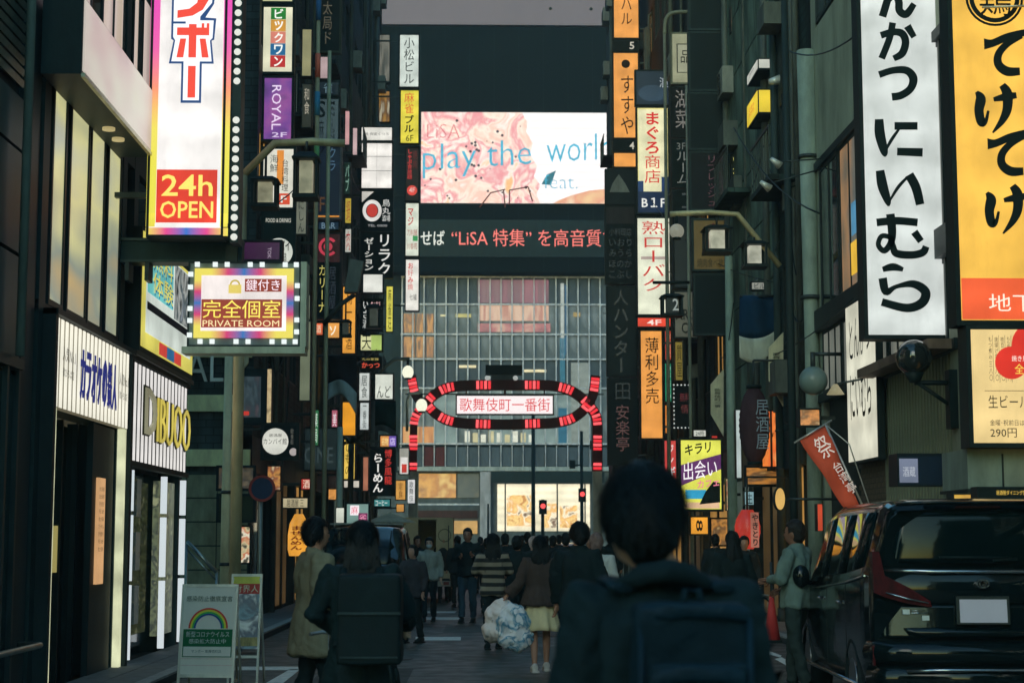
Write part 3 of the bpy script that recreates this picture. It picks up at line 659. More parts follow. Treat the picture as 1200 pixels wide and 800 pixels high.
# lower grid of glass
z_lo = fz(522); rows = [fz(325), fz(357), fz(392), fz(421), fz(455), fz(520)]
xs = [fx(471 + i * 12.9) for i in range(20)]
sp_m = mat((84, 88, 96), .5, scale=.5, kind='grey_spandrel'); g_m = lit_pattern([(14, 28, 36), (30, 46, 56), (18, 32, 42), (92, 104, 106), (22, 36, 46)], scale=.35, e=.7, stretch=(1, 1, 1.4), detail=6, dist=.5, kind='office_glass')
gl_lit = lit_pattern([(60, 80, 84), (150, 175, 170), (90, 110, 112), (190, 200, 190)], scale=.25, e=.5, stretch=(1, 1, 1.6), kind='lit_office_glass')
wf = {}
for r in range(5):
    for c in range(19):
        h_ = rows[r] - rows[r + 1]; w_ = xs[1] - xs[0]
        m_ = sp_m if r in (0, 3) else (gl_lit if r == 4 and c in (3, 4, 8, 9, 11, 12, 13, 14, 15, 16) else g_m)
        key = (r, m_.name)
        if key not in wf: wf[key] = MB().fbox(Frame((0, 0, 0), (1, 0, 0), (0, 0, 1), (0, -1, 0)), .04, w_ - .04, .04, h_ - .04, -.1, 0).mesh('pane' if m_ is not sp_m else 'spandrel_panel', m_)
        put(wf[key], wf[key].name.split('.')[0], FB, rel((xs[c], D, rows[r + 1]), FB))
g = MB()
M_mul = mat((182, 174, 178), .5, .2, kind='mullion')
for x in xs: g.box(x - .05, x + .05, D - .25, D + .1, rows[5], rows[0])
for z in rows: g.box(xs[0] - .1, xs[-1] + .1, D - .22, D + .1, z - .06, z + .06)
g.build('mullion_grid', M_mul, FB)
# reflections painted as glowing panels, then things seen behind the glass
def far_box(name, px0, py0, px1, py1, m_, n0=-.3, n1=-.26): return MB().box(fx(px0), fx(px1), D + .0 + n0, D + n1, fz(py1), fz(py0)).build(name, m_, FB)
far_box('window_display', 560, 328, 643, 355, lit_pattern([(110, 50, 70), (170, 90, 110), (130, 70, 90), (150, 100, 110)], scale=.6, e=.6, stretch=(2.5, 1, .2)), -.06, -.03)
far_box('window_display', 562, 358, 643, 376, lit_pattern([(200, 130, 110), (240, 200, 170), (220, 170, 140), (160, 140, 150)], scale=.8, e=.7, stretch=(2, 1, .3)), -.06, -.03)
far_box('window_display', 560, 379, 645, 389, lit_pattern([(150, 70, 80), (210, 120, 120), (240, 200, 170)], scale=.9, e=.6), -.06, -.03)
for (a, b_) in ((473, 486), (488, 498), (500, 508)):
    far_box('curtain', a, 368, b_, 390, lit_pattern([(60, 40, 20), (150, 84, 30), (236, 160, 60), (130, 80, 40), (200, 124, 50)], scale=1.3, e=.6, stretch=(2.2, 1, .35), dist=.6), -.06, -.03)
    far_box('curtain', a, 395, b_, 419, lit_pattern([(60, 40, 20), (150, 84, 30), (236, 160, 60), (130, 80, 40), (200, 124, 50)], scale=1.3, e=.6, stretch=(2.2, 1, .35), dist=.6), -.06, -.03)
    far_box('curtain', a, 500, b_ + 2, 519, lit_pattern([(160, 80, 20), (235, 150, 60), (220, 180, 120)], scale=.9, e=.7, stretch=(3, 1, .3)), -.06, -.03)
for (a, b0, c, b1, col, e_) in ((657, 332, 661, 419, (205, 212, 205), .6), (662, 334, 664, 415, (70, 120, 160), .4), (656, 396, 662, 452, (70, 140, 165), .45), (654, 478, 665, 519, (60, 130, 160), .45), (669, 425, 690, 519, (170, 180, 172), .45),
                                 (538, 428, 558, 431, (240, 225, 180), .9), (614, 433, 640, 436, (240, 225, 180), .9), (516, 369, 522, 371, (230, 220, 170), .8), (534, 368, 552, 372, (210, 200, 130), .7), (672, 366, 680, 371, (200, 170, 110), .6)):
    far_box('window_light', a, b0, c, b1, lit(col, e_), -.12, -.07)
for i in range(9): far_box('window_light', 545 + i * 9.3, 505 + (i % 3) * 2, 551 + i * 9.3, 518, lit((215, 205, 160) if i % 2 else (240, 240, 220), .7), -.12, -.07)
# lower storeys
bd = MB().box(xs[0] - .2, xs[-1] + .2, D - .8, D + .2, fz(552), fz(547)).build('cornice', mat((150, 148, 144), .5, kind='cornice'), FB)
m2 = MB()
for i in range(20): m2.box(fx(471 + i * 12.9) - .03, fx(471 + i * 12.9) + .03, D - .5, D + .1, fz(547), fz(522))
m2.build('balustrade_post', M_mul, FB)
for i in range(19):
    c = (sp_m if i != 2 and i != 3 else mat((110, 30, 34), .5, kind='red_panel')) ; far_box('balcony_panel', 472 + i * 12.9, 524, 483 + i * 12.9, 546, c, -.3, -.22)
MB().box(fx(440), fx(760), D - .2, D + .5, 0, fz(553)).build('base_wall', mat((86, 88, 90), .6, kind='stone'), FB)
def far2(name, a, b0, c, b1, m_, n): return far_box(name, a, b0, c, b1, m_, n, n + .05)
far2('lit_window', 492, 555, 535, 583, lit_pattern([(150, 90, 30), (235, 170, 70), (190, 120, 40), (250, 210, 120)], scale=.6, e=.8), -.3)
far2('lit_window', 537, 555, 562, 583, lit_pattern([(50, 50, 44), (90, 86, 70), (60, 60, 54), (120, 110, 80)], scale=.7, e=.5), -.3)
far2('pier', 563, 553, 575, 640, mat((150, 140, 142), .5, kind='pale_stone'), -.9)
far2('sign_strip', 488, 598, 560, 607, mat((90, 36, 30), .5, kind='red_panel'), -.35)
far2('lit_window', 520, 610, 560, 625, lit((230, 180, 110), .6), -.3)
far2('balcony_rail', 485, 590, 562, 592, M_mul, -.9)
far2('canopy', 576, 553, 706, 566, mat((34, 40, 42), .5, kind='canopy'), -1.2)
far2('entrance_hall', 583, 567, 690, 622, lit((250, 238, 205), 1.0, uneven=.2, scale=.5), -.3)
for (a, b0, c, b1) in ((594, 580, 622, 616), (634, 590, 652, 618), (655, 592, 675, 618)):
    far2('shop_display', a, b0, c, b1, lit_pattern([(200, 130, 50), (252, 214, 130), (236, 170, 80), (255, 244, 210), (120, 80, 50)], scale=1.5, e=1.0, dist=.8), -.5)
for px in (592, 624, 652, 684): far2('door_mullion', px - .8, 567, px + .8, 625, M_black, -.7)
far2('wall_panel', 700, 553, 712, 640, mat((120, 116, 112), .5, kind='stone'), -.4)

# screen picture and ticker
S1 = thing('video_screen', 'giant lit screen showing play the world in blue over pink artwork', 'screen', (fx(600), D - 1.5, fz(190)))
MB().box(fx(492), fx(712), D - 1.6, D - 1.42, fz(244), fz(137)).build('cabinet', M_black, S1)
MB().box(fx(493), fx(711), D - 1.62, D - 1.6, fz(243), fz(138)).build('face', lit((255, 244, 244), .98, uneven=.02), S1)
FS = f_cam(0, D - 1.62, 0)
art = lit_pattern([(255, 244, 236), (252, 190, 170), (255, 232, 214), (236, 130, 140), (255, 236, 226), (246, 180, 110)], scale=.42, e=.95, detail=6, dist=1.2, kind='screen_artwork')
MB().prism(FS, [(fx(493), fz(243)), (fx(632), fz(243)), (fx(628), fz(232)), (fx(633), fz(222)), (fx(625), fz(212)), (fx(629), fz(200)), (fx(620), fz(186)), (fx(624), fz(174)), (fx(616), fz(160)), (fx(618), fz(150)), (fx(611), fz(138)), (fx(493), fz(138))], .01, .02).build('artwork', art, S1)
MB().prism(FS, [(fx(648), fz(243)), (fx(711), fz(243)), (fx(711), fz(226)), (fx(690), fz(228)), (fx(668), fz(234)), (fx(655), fz(239))], .01, .02).build('artwork', lit_pattern([(250, 200, 140), (240, 150, 110), (255, 220, 180), (90, 110, 90)], scale=.4, e=.85), S1)
t = MB(); Ft = Frame(FS.o, (1, 0, .06), (0, 0, 1), (0, -1, 0))
t.text(Ft, 'play the', fx(495), fz(215) - fx(495) * .06, fx(622), fz(172) - fx(560) * .06, .04, bold=-.01)
t.text(Ft, 'world', fx(640), fz(196) - fx(640) * .06, fx(716), fz(163) - fx(680) * .06, .04, bold=-.01)
t.text(FS, 'feat.', fx(637), fz(226), fx(676), fz(210), .04, bold=-.02)
t.build('lettering', lit((60, 180, 215), .85), S1)
t = MB(); t.text(FS, 'LiSA', fx(500), fz(168), fx(538), fz(152), .04, bold=-.02); t.build('lettering', lit((235, 120, 130), .8), S1)
t = MB()
for (a, c) in (((562, 243), (575, 226)), ((575, 226), (592, 222)), ((592, 243), (590, 222)), ((597, 240), (597, 223)), ((597, 223), (619, 219)), ((619, 219), (624, 236))):
    t.tube([at(a[0], a[1], D - 1.66), at(c[0], c[1], D - 1.66)], .05, seg=4)
t.build('drawn_line', lit((110, 60, 50), .5, True), S1)
t = MB(); rr = random.Random(3)
for i in range(26):
    a, b_ = rr.uniform(496, 625), rr.uniform(145, 238); r = rr.uniform(.04, .13); t.disc(f_cam(fx(a), D - 1.645, fz(b_)), r, 0, .01, seg=6)
for i in range(10): a, b_ = rr.uniform(548, 562), rr.uniform(172, 200); t.disc(f_cam(fx(a), D - 1.645, fz(b_)), .12, 0, .01, seg=5)
t.build('ink_spot', lit((90, 60, 80), .5, True), S1)
t = MB().prism(FS, [(fx(634), fz(221)), (fx(645), fz(222)), (fx(651), fz(205)), (fx(640), fz(210))], .03, .035); t.build('ink_spot', lit((40, 120, 140), .6, True), S1)
S2 = thing('ticker_display', 'long dark ticker display with red and white Japanese running text under the giant screen', 'screen', (fx(600), D - 1.5, fz(284)))
MB().box(fx(480), fx(716), D - 1.6, D - 1.42, fz(305), fz(262)).build('cabinet', M_black, S2)
t = MB(); t.text(FS, 'せば', fx(493), fz(292), fx(521), fz(275), .02); t.build('lettering', lit((225, 225, 215), .9, True), S2)
t = MB(); t.text(FS, '“LiSA 特集” を高音質で', fx(529), fz(293), fx(722), fz(273), .02, bold=.012); t.build('lettering', lit((250, 118, 108), .95, True), S2)
# vertical poles of the avenue in front of the far building
# ------------------------------------------------------------------ signs
GL, GR = 'signs hung from the buildings on the left', 'signs hung from the buildings on the right'
def sign(label, px0, py0, px1, py1, d, face=(230, 230, 220), e=.8, frame=DARK, side=None, depth=.2, bd=.05, texts=(), panels=(), name='hanging_sign', cat='sign', group=None, fmat=None, bracket=True):
    a = at(px0, py1, d); c = at(px1, py0, d); w, h = c.x - a.x, c.z - a.z
    if group is None: group = GL if side == 'L' else GR if side == 'R' else None
    root = thing(name, label, cat, (a.x, d, a.z), group)
    F = f_cam(a.x, d, a.z)
    t = min(bd, w * .08, h * .12)
    MB().fbox(F, 0, w, 0, t, -depth, .012).fbox(F, 0, w, h - t, h, -depth, .012).fbox(F, 0, t, t, h - t, -depth, .012).fbox(F, w - t, w, t, h - t, -depth, .012).fbox(F, t, w - t, t, h - t, -depth, -.02).build('cabinet', mat(frame, .5, kind='sign_frame'), root)
    fm = fmat or (lit(face, e) if e > 0 else mat(face, .55, vary=.2, scale=4, kind='sign_board'))
    MB().fbox(F, t, w - t, t, h - t, -.018, 0).build('face', fm, root)
    iw, ih = w - 2 * t, h - 2 * t
    def U(q): return t + q * iw
    def V(q): return h - t - q * ih
    for i, p in enumerate(panels):
        m_ = p[4] if not isinstance(p[4], tuple) else (lit(p[4], p[5]) if p[5] > 0 else mat(p[4], .5, kind='print'))
        MB().fbox(F, U(p[0]), U(p[2]), V(p[3]), V(p[1]), .001, .003 + .0012 * i).build('panel', m_, root)
    for x in texts:
        s, u0, v0, u1, v1, col, em, opt = x[:8]; bold = x[8] if len(x) > 8 else .012
        mb = MB()
        for line_ in [s]: mb.text(F, line_, U(u0), V(v1), U(u1), V(v0), .016, opt, bold)
        mb.build('lettering', lit(col, em, True) if em > 0 else mat(col, .5, vary=.1, bump=0, kind='lettering_paint'), root)
    if side and bracket:
        m = MB(); n = 2 if h > .8 else 1
        for i in range(n):
            z = h * (.12 + .76 * i) if n == 2 else h / 2
            x0, x1 = ((XL - a.x), 0) if side == 'L' else (w, XR - a.x)
            if x1 - x0 > .02: m.fbox(F, x0, x1, z - .03, z + .03, -depth * .7, -depth * .4)
        if m.v: m.build('bracket', M_metal, root)
    return root, F, w, h, U, V
RED, INK, CREAM, ORG_, YEL = (225, 50, 45), (30, 32, 36), (240, 232, 205), (240, 160, 72), (238, 220, 90)

# big 24h sign
d = 20.0
root, F, w, h, U, V = sign('huge white 24h OPEN karaoke sign with pink and yellow border and red characters', 171, -150, 270, 278, d, (252, 246, 242), .92, DARK, 'L', .35, .03, name='tower_sign')
def zz(py): return at(220, py, d).z - ORG[root.name][2]
def xx(px): return at(px, 200, d).x - ORG[root.name][0]
gcol = [(235, 225, 70), (240, 225, 80), (250, 150, 110), (240, 90, 170), (235, 70, 180)]
for a, b_ in ((172.5, 183.5), (259, 268.5)): MB().fbox(F, xx(a), xx(b_), zz(262), zz(-148), .003, .006).build('border', ramp_face(gcol, 2, zz(200), zz(10), .9), root)
MB().fbox(F, xx(172.5), xx(268.5), zz(276.5), zz(267), .004, .007).build('border', ramp_face([(240, 225, 80), (230, 60, 140), (40, 110, 200), (230, 60, 140), (240, 225, 80)], 0, xx(172), xx(268), .9), root)
for a, b_ in ((172.5, 183), (259, 268)): MB().fbox(F, xx(a), xx(b_), zz(266), zz(250), .0075, .009).build('border', lit((238, 222, 80), .9), root)
MB().fbox(F, xx(184), xx(255), zz(261), zz(199), .004, .008).build('red_panel', lit((232, 62, 44), .9), root)
t = MB(); t.text(F, '24h', xx(190), zz(230), xx(250), zz(205), .016, bold=.045).text(F, 'OPEN', xx(189), zz(256), xx(251), zz(236), .016, bold=.04); t.build('lettering', lit((250, 225, 110), .95, True), root)
BL, WH, RD = lit((36, 74, 130), .8, True), lit((250, 250, 252), .95, True), lit((238, 74, 58), .95, True)
def poly(pts, n, m_, nm):
    P = [(xx(a), zz(b)) for a, b in pts]
    ar = sum(P[i][0] * P[(i + 1) % len(P)][1] - P[(i + 1) % len(P)][0] * P[i][1] for i in range(len(P)))
    if ar < 0: P.reverse()
    MB().prism(F, P, n, n + .003).build(nm, m_, root)
poly([(197, -30), (250, -30), (247, 5), (237, 21), (250, 22), (248, 47), (245, 48), (248, 75), (234, 75), (234, 121), (210, 121), (210, 75), (195, 75), (200, 48), (197, 46)], .0085, BL, 'outline')
poly([(199.5, -28), (247.5, -28), (244.5, 4), (231, 20), (231, 24.5), (247, 24.5), (246, 45), (243, 48), (245.5, 72.5), (231.5, 72.5), (231.5, 118), (212.5, 118), (212.5, 72.5), (198, 72.5), (202, 48), (199.5, 44)], .012, WH, 'inner_outline')
MB().fbox(F, xx(197), xx(214), zz(28.5), zz(26), .0155, .018).build('outline', BL, root)
poly([(229, -25), (242, -25), (241, 0), (234, 12), (222, 19), (204, 22), (204, 13), (218, 11), (227, 4), (229, -6)], .0155, RD, 'lettering')
t = MB()
for q in ([(204, 33), (242, 33), (242, 42), (204, 42)], [(218, 29), (227, 29), (227, 68), (218, 68)], [(208, 46), (215, 46), (212, 68), (204, 68)], [(231, 46), (238, 46), (242, 68), (234, 68)],
          [(233, 28), (236, 28), (236, 34), (233, 34)], [(239, 28), (242, 28), (242, 34), (239, 34)], [(218, 78), (227, 78), (227, 115), (218, 115)]):
    P = [(xx(a), zz(b)) for a, b in q][::-1]; t.prism(F, P, .0155, .0185 + .0005 * len(t.f) / 10)
t.build('lettering', RD, root)
# bulb strip at its side
sx0, sx1 = xx(271), xx(281)
MB().fbox(F, sx0, sx1, zz(284), zz(-148), -.3, .02).build('bulb_strip', mat((60, 66, 64), .4, .5, kind='steel'), root)
bm_ = MB().ball((0, 0, 0), .042, .02, .042, 10, 6).mesh('bulb', lit((220, 222, 212), .95, uneven=0))
for i in range(30):
    p = zz(278 - i * 11.4); 
    if i not in (13, 14, 15): put(bm_, 'bulb', root, ((sx0 + sx1) / 2, -.03, p))
# beam
d = 20.6; a = at(150, 305, d); c = at(284, 283, d)
bmr = thing('sign_beam', 'long dark steel beam carrying the two karaoke signs out over the street', 'beam', (XL, d, a.z))
MB().box(XL, c.x, d - .02, d + .2, a.z, c.z).build('web', mat((52, 72, 74), .5, .3, kind='green_steel'), bmr)
MB().box(XL, c.x, d - .07, d + .25, c.z, c.z + .03).box(XL, c.x, d - .07, d + .25, a.z - .03, a.z).build('flange', mat((70, 84, 84), .5, .3, kind='steel'), bmr)
for dx in (.06, .3):
    MB().box(XL + dx, XL + dx + .05, d - .05, d + .22, a.z - .25, a.z - .03).build('stay', M_metal, bmr)
# private room sign
d = 20.4
root, F, w, h, U, V = sign('bright landscape karaoke sign reading PRIVATE ROOM with a padlock and square lamps round it', 219, 307, 353, 406, d, (110, 122, 118), .0, (50, 60, 60), None, .3, .02, name='private_room_sign')
def xx(px): return at(px, 350, d).x - ORG[root.name][0]
def zz(py): return at(286, py, d).z - ORG[root.name][2]
rb5 = [(236, 220, 90), (236, 220, 90), (210, 50, 110), (40, 110, 180), (210, 50, 110), (236, 220, 90), (236, 220, 90)]
for a, b_ in ((323, 315), (396, 388)): MB().fbox(F, xx(228), xx(344), zz(a), zz(b_), .002, .03).build('border', ramp_face(rb5, 0, xx(228), xx(344), .9), root)
for a, b_ in ((228, 236), (336, 344)): MB().fbox(F, xx(a), xx(b_), zz(388), zz(323), .002, .03).build('border', ramp_face(rb5, 2, zz(396), zz(315), .9), root)
MB().fbox(F, xx(236), xx(336), zz(388), zz(323), .002, .02).build('panel', lit((252, 240, 236), .9), root)
def textb(s, a, b0, c, b1, col, e_, n, bold, opt=''):
    MB().text(F, s, xx(a), zz(b1), xx(c), zz(b0), n, opt, bold).build('lettering', lit(col, e_, True), root)
MB().fbox(F, xx(236.5), xx(331), zz(384), zz(351), .0205, .024).fbox(F, xx(287), xx(330), zz(342), zz(327), .0205, .024).build('letter_backing', lit((170, 70, 54), .7), root)
textb('完全個室', 238.5, 352, 329, 373, (250, 232, 100), .95, .032, .035)
textb('PRIVATE ROOM', 238.5, 375.5, 328, 383, (250, 225, 170), .95, .032, .0)
textb('鍵付き', 288.5, 328, 328, 341, (255, 235, 245), .95, .032, .03)
MB().fbox(F, xx(268), xx(283), zz(344), zz(334), .021, .03).build('padlock', lit((240, 215, 110), .85), root)
MB().ring(F, .062, .042, .021, .03, xx(275.5), zz(334), 0, 180, 12).build('padlock_shackle', lit((215, 190, 90), .8), root)
bq = MB().box(-.028, .028, -.03, .0, -.028, .028).mesh('square_lamp', lit((232, 240, 238), .95, uneven=0))
for (px, py) in [(p, 310.5) for p in (231, 252, 266, 293, 307, 334, 347)] + [(p, 400.5) for p in (236, 250, 278, 292, 320, 334, 347)] + [(348.5, p) for p in (335, 350, 375, 389)] + [(223.5, p) for p in (322, 337, 362, 376, 393)]:
    put(bq, 'square_lamp', root, (xx(px), -.02, zz(py)))
MB().fbox(F, xx(262), xx(276), zz(307), zz(286), -.25, -.1).build('hanger', M_metal, root)
MB().fbox(F, -.06, w + .06, -.08, .0, -.32, .02).fbox(F, w, w + .07, 0, h, -.32, .02).build('outer_tray', mat((150, 158, 140), .5, .3, kind='tray'), root)
# ---- left column near
sign('lit cream sign with stacked coloured kana tiles above the purple one', 305, 6, 346, 87, 33.6, (236, 232, 200), .8, (30, 40, 36), 'L', texts=[
    (c_, .38, .03 + i * .185, .68, .03 + i * .185 + .15, (250, 250, 240), .9, '', .02) for i, c_ in enumerate('ビックワン')],
    panels=[(.25, .01 + i * .185, .77, .01 + i * .185 + .18, col, .75) for i, col in enumerate(((40, 130, 50), (225, 160, 60), (235, 140, 120), (40, 110, 160), (200, 50, 50)))])
sign('cut off cream sign with a green mark at the top edge of the picture', 305, -40, 346, 4.5, 33.6, (225, 222, 170), .7, (30, 40, 36), 'L', panels=[(.4, .7, .7, .95, (60, 140, 60), .6)])
sign('purple ROYAL sign with sideways white letters', 306, 89, 345, 166, 33.6, (110, 50, 140), .55, (26, 30, 36), 'L', fmat=lit_pattern([(60, 30, 90), (130, 60, 165), (170, 80, 170), (80, 40, 120)], scale=1.4, e=.6),
     texts=[('ROYAL', .28, .12, .62, .85, (235, 215, 240), .9, 'r', .0), ('2F', .3, .89, .85, .97, (225, 205, 235), .8, '', .01)])
sign('white sign with orange splash and black characters for Taiwanese food', 305, 172, 347, 246, 33.4, (240, 236, 218), .78, (30, 40, 36), 'L',
     texts=[('台湾料理', .62, .18, .84, .72, (50, 46, 44), 0, 'v', .02), ('海鮮', .22, .1, .5, .4, (90, 100, 100), 0, 'v', .02), ('F', .6, .8, .8, .92, (240, 240, 230), .8, '', .03)],
     panels=[(.45, .02, .68, .6, (240, 150, 60), .8), (.42, .76, .9, .95, (220, 80, 50), .8)])
r_, F, w, h, U, V = sign('dark green FOOD & DRINKS sign with large white disc', 305, 247, 347, 314, 33.4, (34, 48, 40), .0, (26, 34, 32), 'L', texts=[('FOOD & DRINKS', .08, .1, .92, .18, (225, 225, 210), .6, '', .02)])
MB().disc(F, w * .40, .003, .012, w * .52, h * .28).build('disc', lit((225, 228, 215), .75), r_)
MB().text(F, 'カンパイ', w * .2, h * .3, w * .85, h * .48, .018, '', .04).text(F, '酒場', w * .35, h * .06, w * .75, h * .26, .018, '', .04).build('lettering', mat((24, 26, 28), .5, kind='lettering_paint'), r_)
sign('short dark purple sign end with pale letters behind the steel beam', 281, 281, 331, 307, 22, (86, 40, 90), .35, (40, 26, 44), None, texts=[('TOK', .68, .3, .78, .95, (200, 180, 200), .5, 'r', .01)], name='purple_sign')
sign('faded black sign with brown characters high on the left', 367, -40, 401, 62, 40.5, (24, 30, 32), 0, (70, 74, 60), 'L', texts=[('ダイ太局ド', .3, .05, .7, .92, (120, 110, 90), .35, 'v', .0)])
sign('small dark blue mahjong sign above the grey mansion sign', 369, 94, 399, 113, 40.3, (30, 44, 56), .3, DARK, 'L', texts=[('雀', .3, .1, .72, .9, (120, 150, 160), .5, '', .02)])
sign('grey blue S MANSION sign', 368, 114, 399, 167, 40.3, (90, 112, 118), .35, DARK, 'L', texts=[('S', .02, .05, .42, .45, (24, 40, 50), 0, '', .03), ('MAN-ION', .6, .05, .85, .95, (24, 34, 42), 0, 'v', .02), ('麻', .1, .5, .35, .95, (30, 44, 50), 0, '', .02)])
sign('tall navy sign with an orange trim line at its foot', 369, 169, 401, 257, 40.6, (24, 40, 66), .25, (100, 96, 96), 'L', texts=[('クラ', .5, .02, .8, .35, (110, 150, 180), .35, 'v', .0), ('F', .12, .72, .35, .92, (120, 80, 50), .4, '', .0)], panels=[(.0, .975, 1, 1, (230, 150, 60), .7)])
sign('dark vertical banner with brush letters under the street lantern', 346, 232, 360, 275, 31, (170, 172, 150), .3, DARK, None, texts=[('にしん', .2, .05, .8, .95, (50, 60, 56), 0, 'v', .0)], name='banner', cat='banner')
r_, F, w, h, U, V = sign('black sign with maroon curl emblem above yellow kana', 367, 272, 401, 374, 41, (24, 24, 28), .0, (60, 50, 54), 'L', texts=[('カリーナ', .14, .38, .42, .94, (215, 205, 110), .75, 'v', .0), ('居酒屋', .55, .4, .85, .9, (60, 70, 84), .4, 'v', .0)], panels=[(0, 0, 1, .34, (70, 26, 34), .3)])
MB().ring(F, w * .34, w * .24, .006, .018, w * .5, h * .83, 40, 320, 20).ring(F, w * .16, w * .0, .006, .02, w * .5, h * .83, 0, 360, 14).build('emblem', lit((200, 60, 80), .8), r_)
sign('orange sign with dark brush strokes below the street lamp arm', 400, 335, 418, 415, 45, (240, 165, 64), .85, DARK, 'L', texts=[('鳥一番酒', .25, .05, .75, .95, (90, 60, 30), 0, 'v', .0)])
sign('small red and orange sign left of the hanging lamp box', 368, 378, 379, 393, 42, (230, 110, 70), .8, DARK, 'L', texts=[('酒', .2, .15, .8, .85, (250, 225, 190), .8, '', .02)])
sign('small orange sign with one white kana', 381, 377, 399, 397, 42, (236, 165, 84), .85, DARK, 'L', texts=[('ソ', .25, .2, .75, .85, (250, 240, 215), .9, '', .03)])
# tall white column d=58
D2 = 58
sign('white header lightbox on top of the tall restaurant sign column', 422, 148, 461, 166, D2, (236, 232, 222), .85, DARK, 'L', texts=[('酒 個室くつろ', .1, .4, .9, .62, (90, 90, 92), 0, '', .0)])
r_, F, w, h, U, V = sign('blank white lightbox near the top of the restaurant sign column', 422, 166.5, 461, 222, D2, (246, 240, 232), .9, DARK, 'L')
MB().fbox(F, U(.5) - .004, U(.5) + .004, V(1), V(0), .001, .004).fbox(F, U(0), U(1), V(.62), V(.61), .001, .0045).fbox(F, U(0), U(1), V(.3), V(.29), .001, .0045).build('panel_joint', mat((150, 146, 140), .5, kind='joint'), r_)
r_, F, w, h, U, V = sign('black sign with white ring, red rooster mark and white brush characters', 422, 223, 461, 271, D2, (24, 26, 30), .0, DARK, 'L', texts=[('鳥丸', .68, .2, .95, .6, (225, 225, 220), .8, 'v', .02), ('酒場', .68, .62, .95, .78, (225, 225, 220), .8, '', .02), ('TEL 0000', .2, .86, .85, .92, (200, 200, 200), .6, '', .0)])
MB().ring(F, w * .29, w * .19, .006, .02, w * .36, h * .5, sy=1.15).build('ring', lit((236, 232, 226), .85), r_)
MB().disc(F, w * .17, .006, .02, w * .36, h * .5, sy=1.2, seg=14).build('emblem', lit((205, 60, 52), .8), r_)
MB().prism(F, [(U(0), V(.28)), (U(.4), V(0)), (U(0), V(0))], .003, .008).build('corner_flash', lit((220, 215, 205), .7), r_)
sign('black sign with large white kana for relaxation', 422, 272, 461, 326, D2, (22, 26, 28), .0, DARK, 'L', texts=[('リラク', .55, .03, .95, .97, (228, 228, 222), .85, 'v', .01), ('ゼーション', .08, .1, .4, .85, (214, 214, 206), .8, 'v', .02)])
sign('plain white lightbox below the relaxation sign', 424, 320, 450, 344, 56.5, (236, 236, 226), .85, DARK, 'L')
sign('thin yellow sign with black characters at the right of the column', 452, 335, 461, 389, 59.5, (226, 218, 90), .8, DARK, 'L', texts=[('麻雀荘', .25, .05, .8, .95, (60, 56, 40), 0, 'v', .0)])
sign('small black sign with white and pink characters below the white lightbox', 422, 350, 449, 388, 57, (26, 30, 34), 0, DARK, 'L', texts=[('いざ酒', .05, .05, .35, .95, (215, 220, 215), .75, 'v', .02), ('無料', .45, .05, .95, .3, (240, 190, 190), .8, '', .02)])
sign('white and green lightbox with a black brush character', 421, 391, 449, 412, 57, (226, 226, 170), .8, DARK, 'L', texts=[('天', .05, .0, .5, .95, (30, 34, 36), 0, '', .03)], panels=[(.5, 0, 1, 1, (180, 205, 110), .8)])
sign('dark sign with red cursive kana', 421, 417, 448, 433, 57, (28, 30, 32), 0, DARK, 'L', texts=[('かっつ', .05, .45, .95, .98, (225, 84, 60), .85, '', .02), ('北の家族', .05, .05, .9, .28, (220, 200, 110), .7, '', .0)])
sign('white lightbox with black brush strokes behind the curved lamp arm', 438, 437, 462, 469, 57, (226, 230, 216), .85, DARK, 'L', texts=[('んど', .1, .45, .9, .95, (40, 46, 44), 0, '', .0)])
sign('narrow white lightbox left of the curved lamp arm', 420, 436, 434, 470, 56, (220, 226, 220), .75, DARK, 'L', texts=[('居食', .2, .1, .8, .9, (70, 90, 90), 0, 'v', .0)])
sign('narrow white vertical sign reading ichiban-gai in small characters', 421, 471, 433, 504, 56, (214, 222, 220), .75, DARK, 'L', texts=[('一番街', .3, .1, .75, .95, (60, 66, 66), 0, 'v', .0)])
sign('small orange and violet sign under the dark green awning', 444, 509, 466, 525, 58, (220, 150, 80), .8, DARK, 'L', texts=[('名物', .08, .15, .5, .85, (250, 230, 160), .9, '', .02), ('店', .6, .15, .95, .85, (230, 215, 250), .9, '', .02)], panels=[(.55, 0, 1, 1, (120, 90, 190), .7)])
sign('black ramen sign with white brush kana beside red characters', 433, 523, 464, 581, 56, (22, 26, 28), 0, DARK, 'L', texts=[('らーめん', .08, .12, .52, .95, (232, 230, 224), .9, 'v', .02), ('博多風龍', .58, .03, .9, .78, (220, 60, 54), .85, 'v', .03)])
sign('small grey and white sign with a red square beside the gate post', 467, 524, 480, 556, 70, (190, 190, 178), .55, DARK, 'L', panels=[(.1, .35, .9, 1, (236, 232, 226), .85), (.25, .62, .8, .95, (205, 60, 50), .8)])
sign('small white sign with black characters under the gate post', 477, 561, 487, 590, 72, (225, 226, 224), .85, DARK, 'L', texts=[('歌舞伎', .2, .08, .8, .92, (36, 40, 46), 0, 'v', .02)], bracket=False)
sign('small orange lit menu next to the ramen sign', 463, 562, 476, 586, 70, (232, 170, 84), .75, DARK, 'L', bracket=False, texts=[('定食', .25, .1, .75, .9, (140, 90, 40), 0, 'v', .0)])
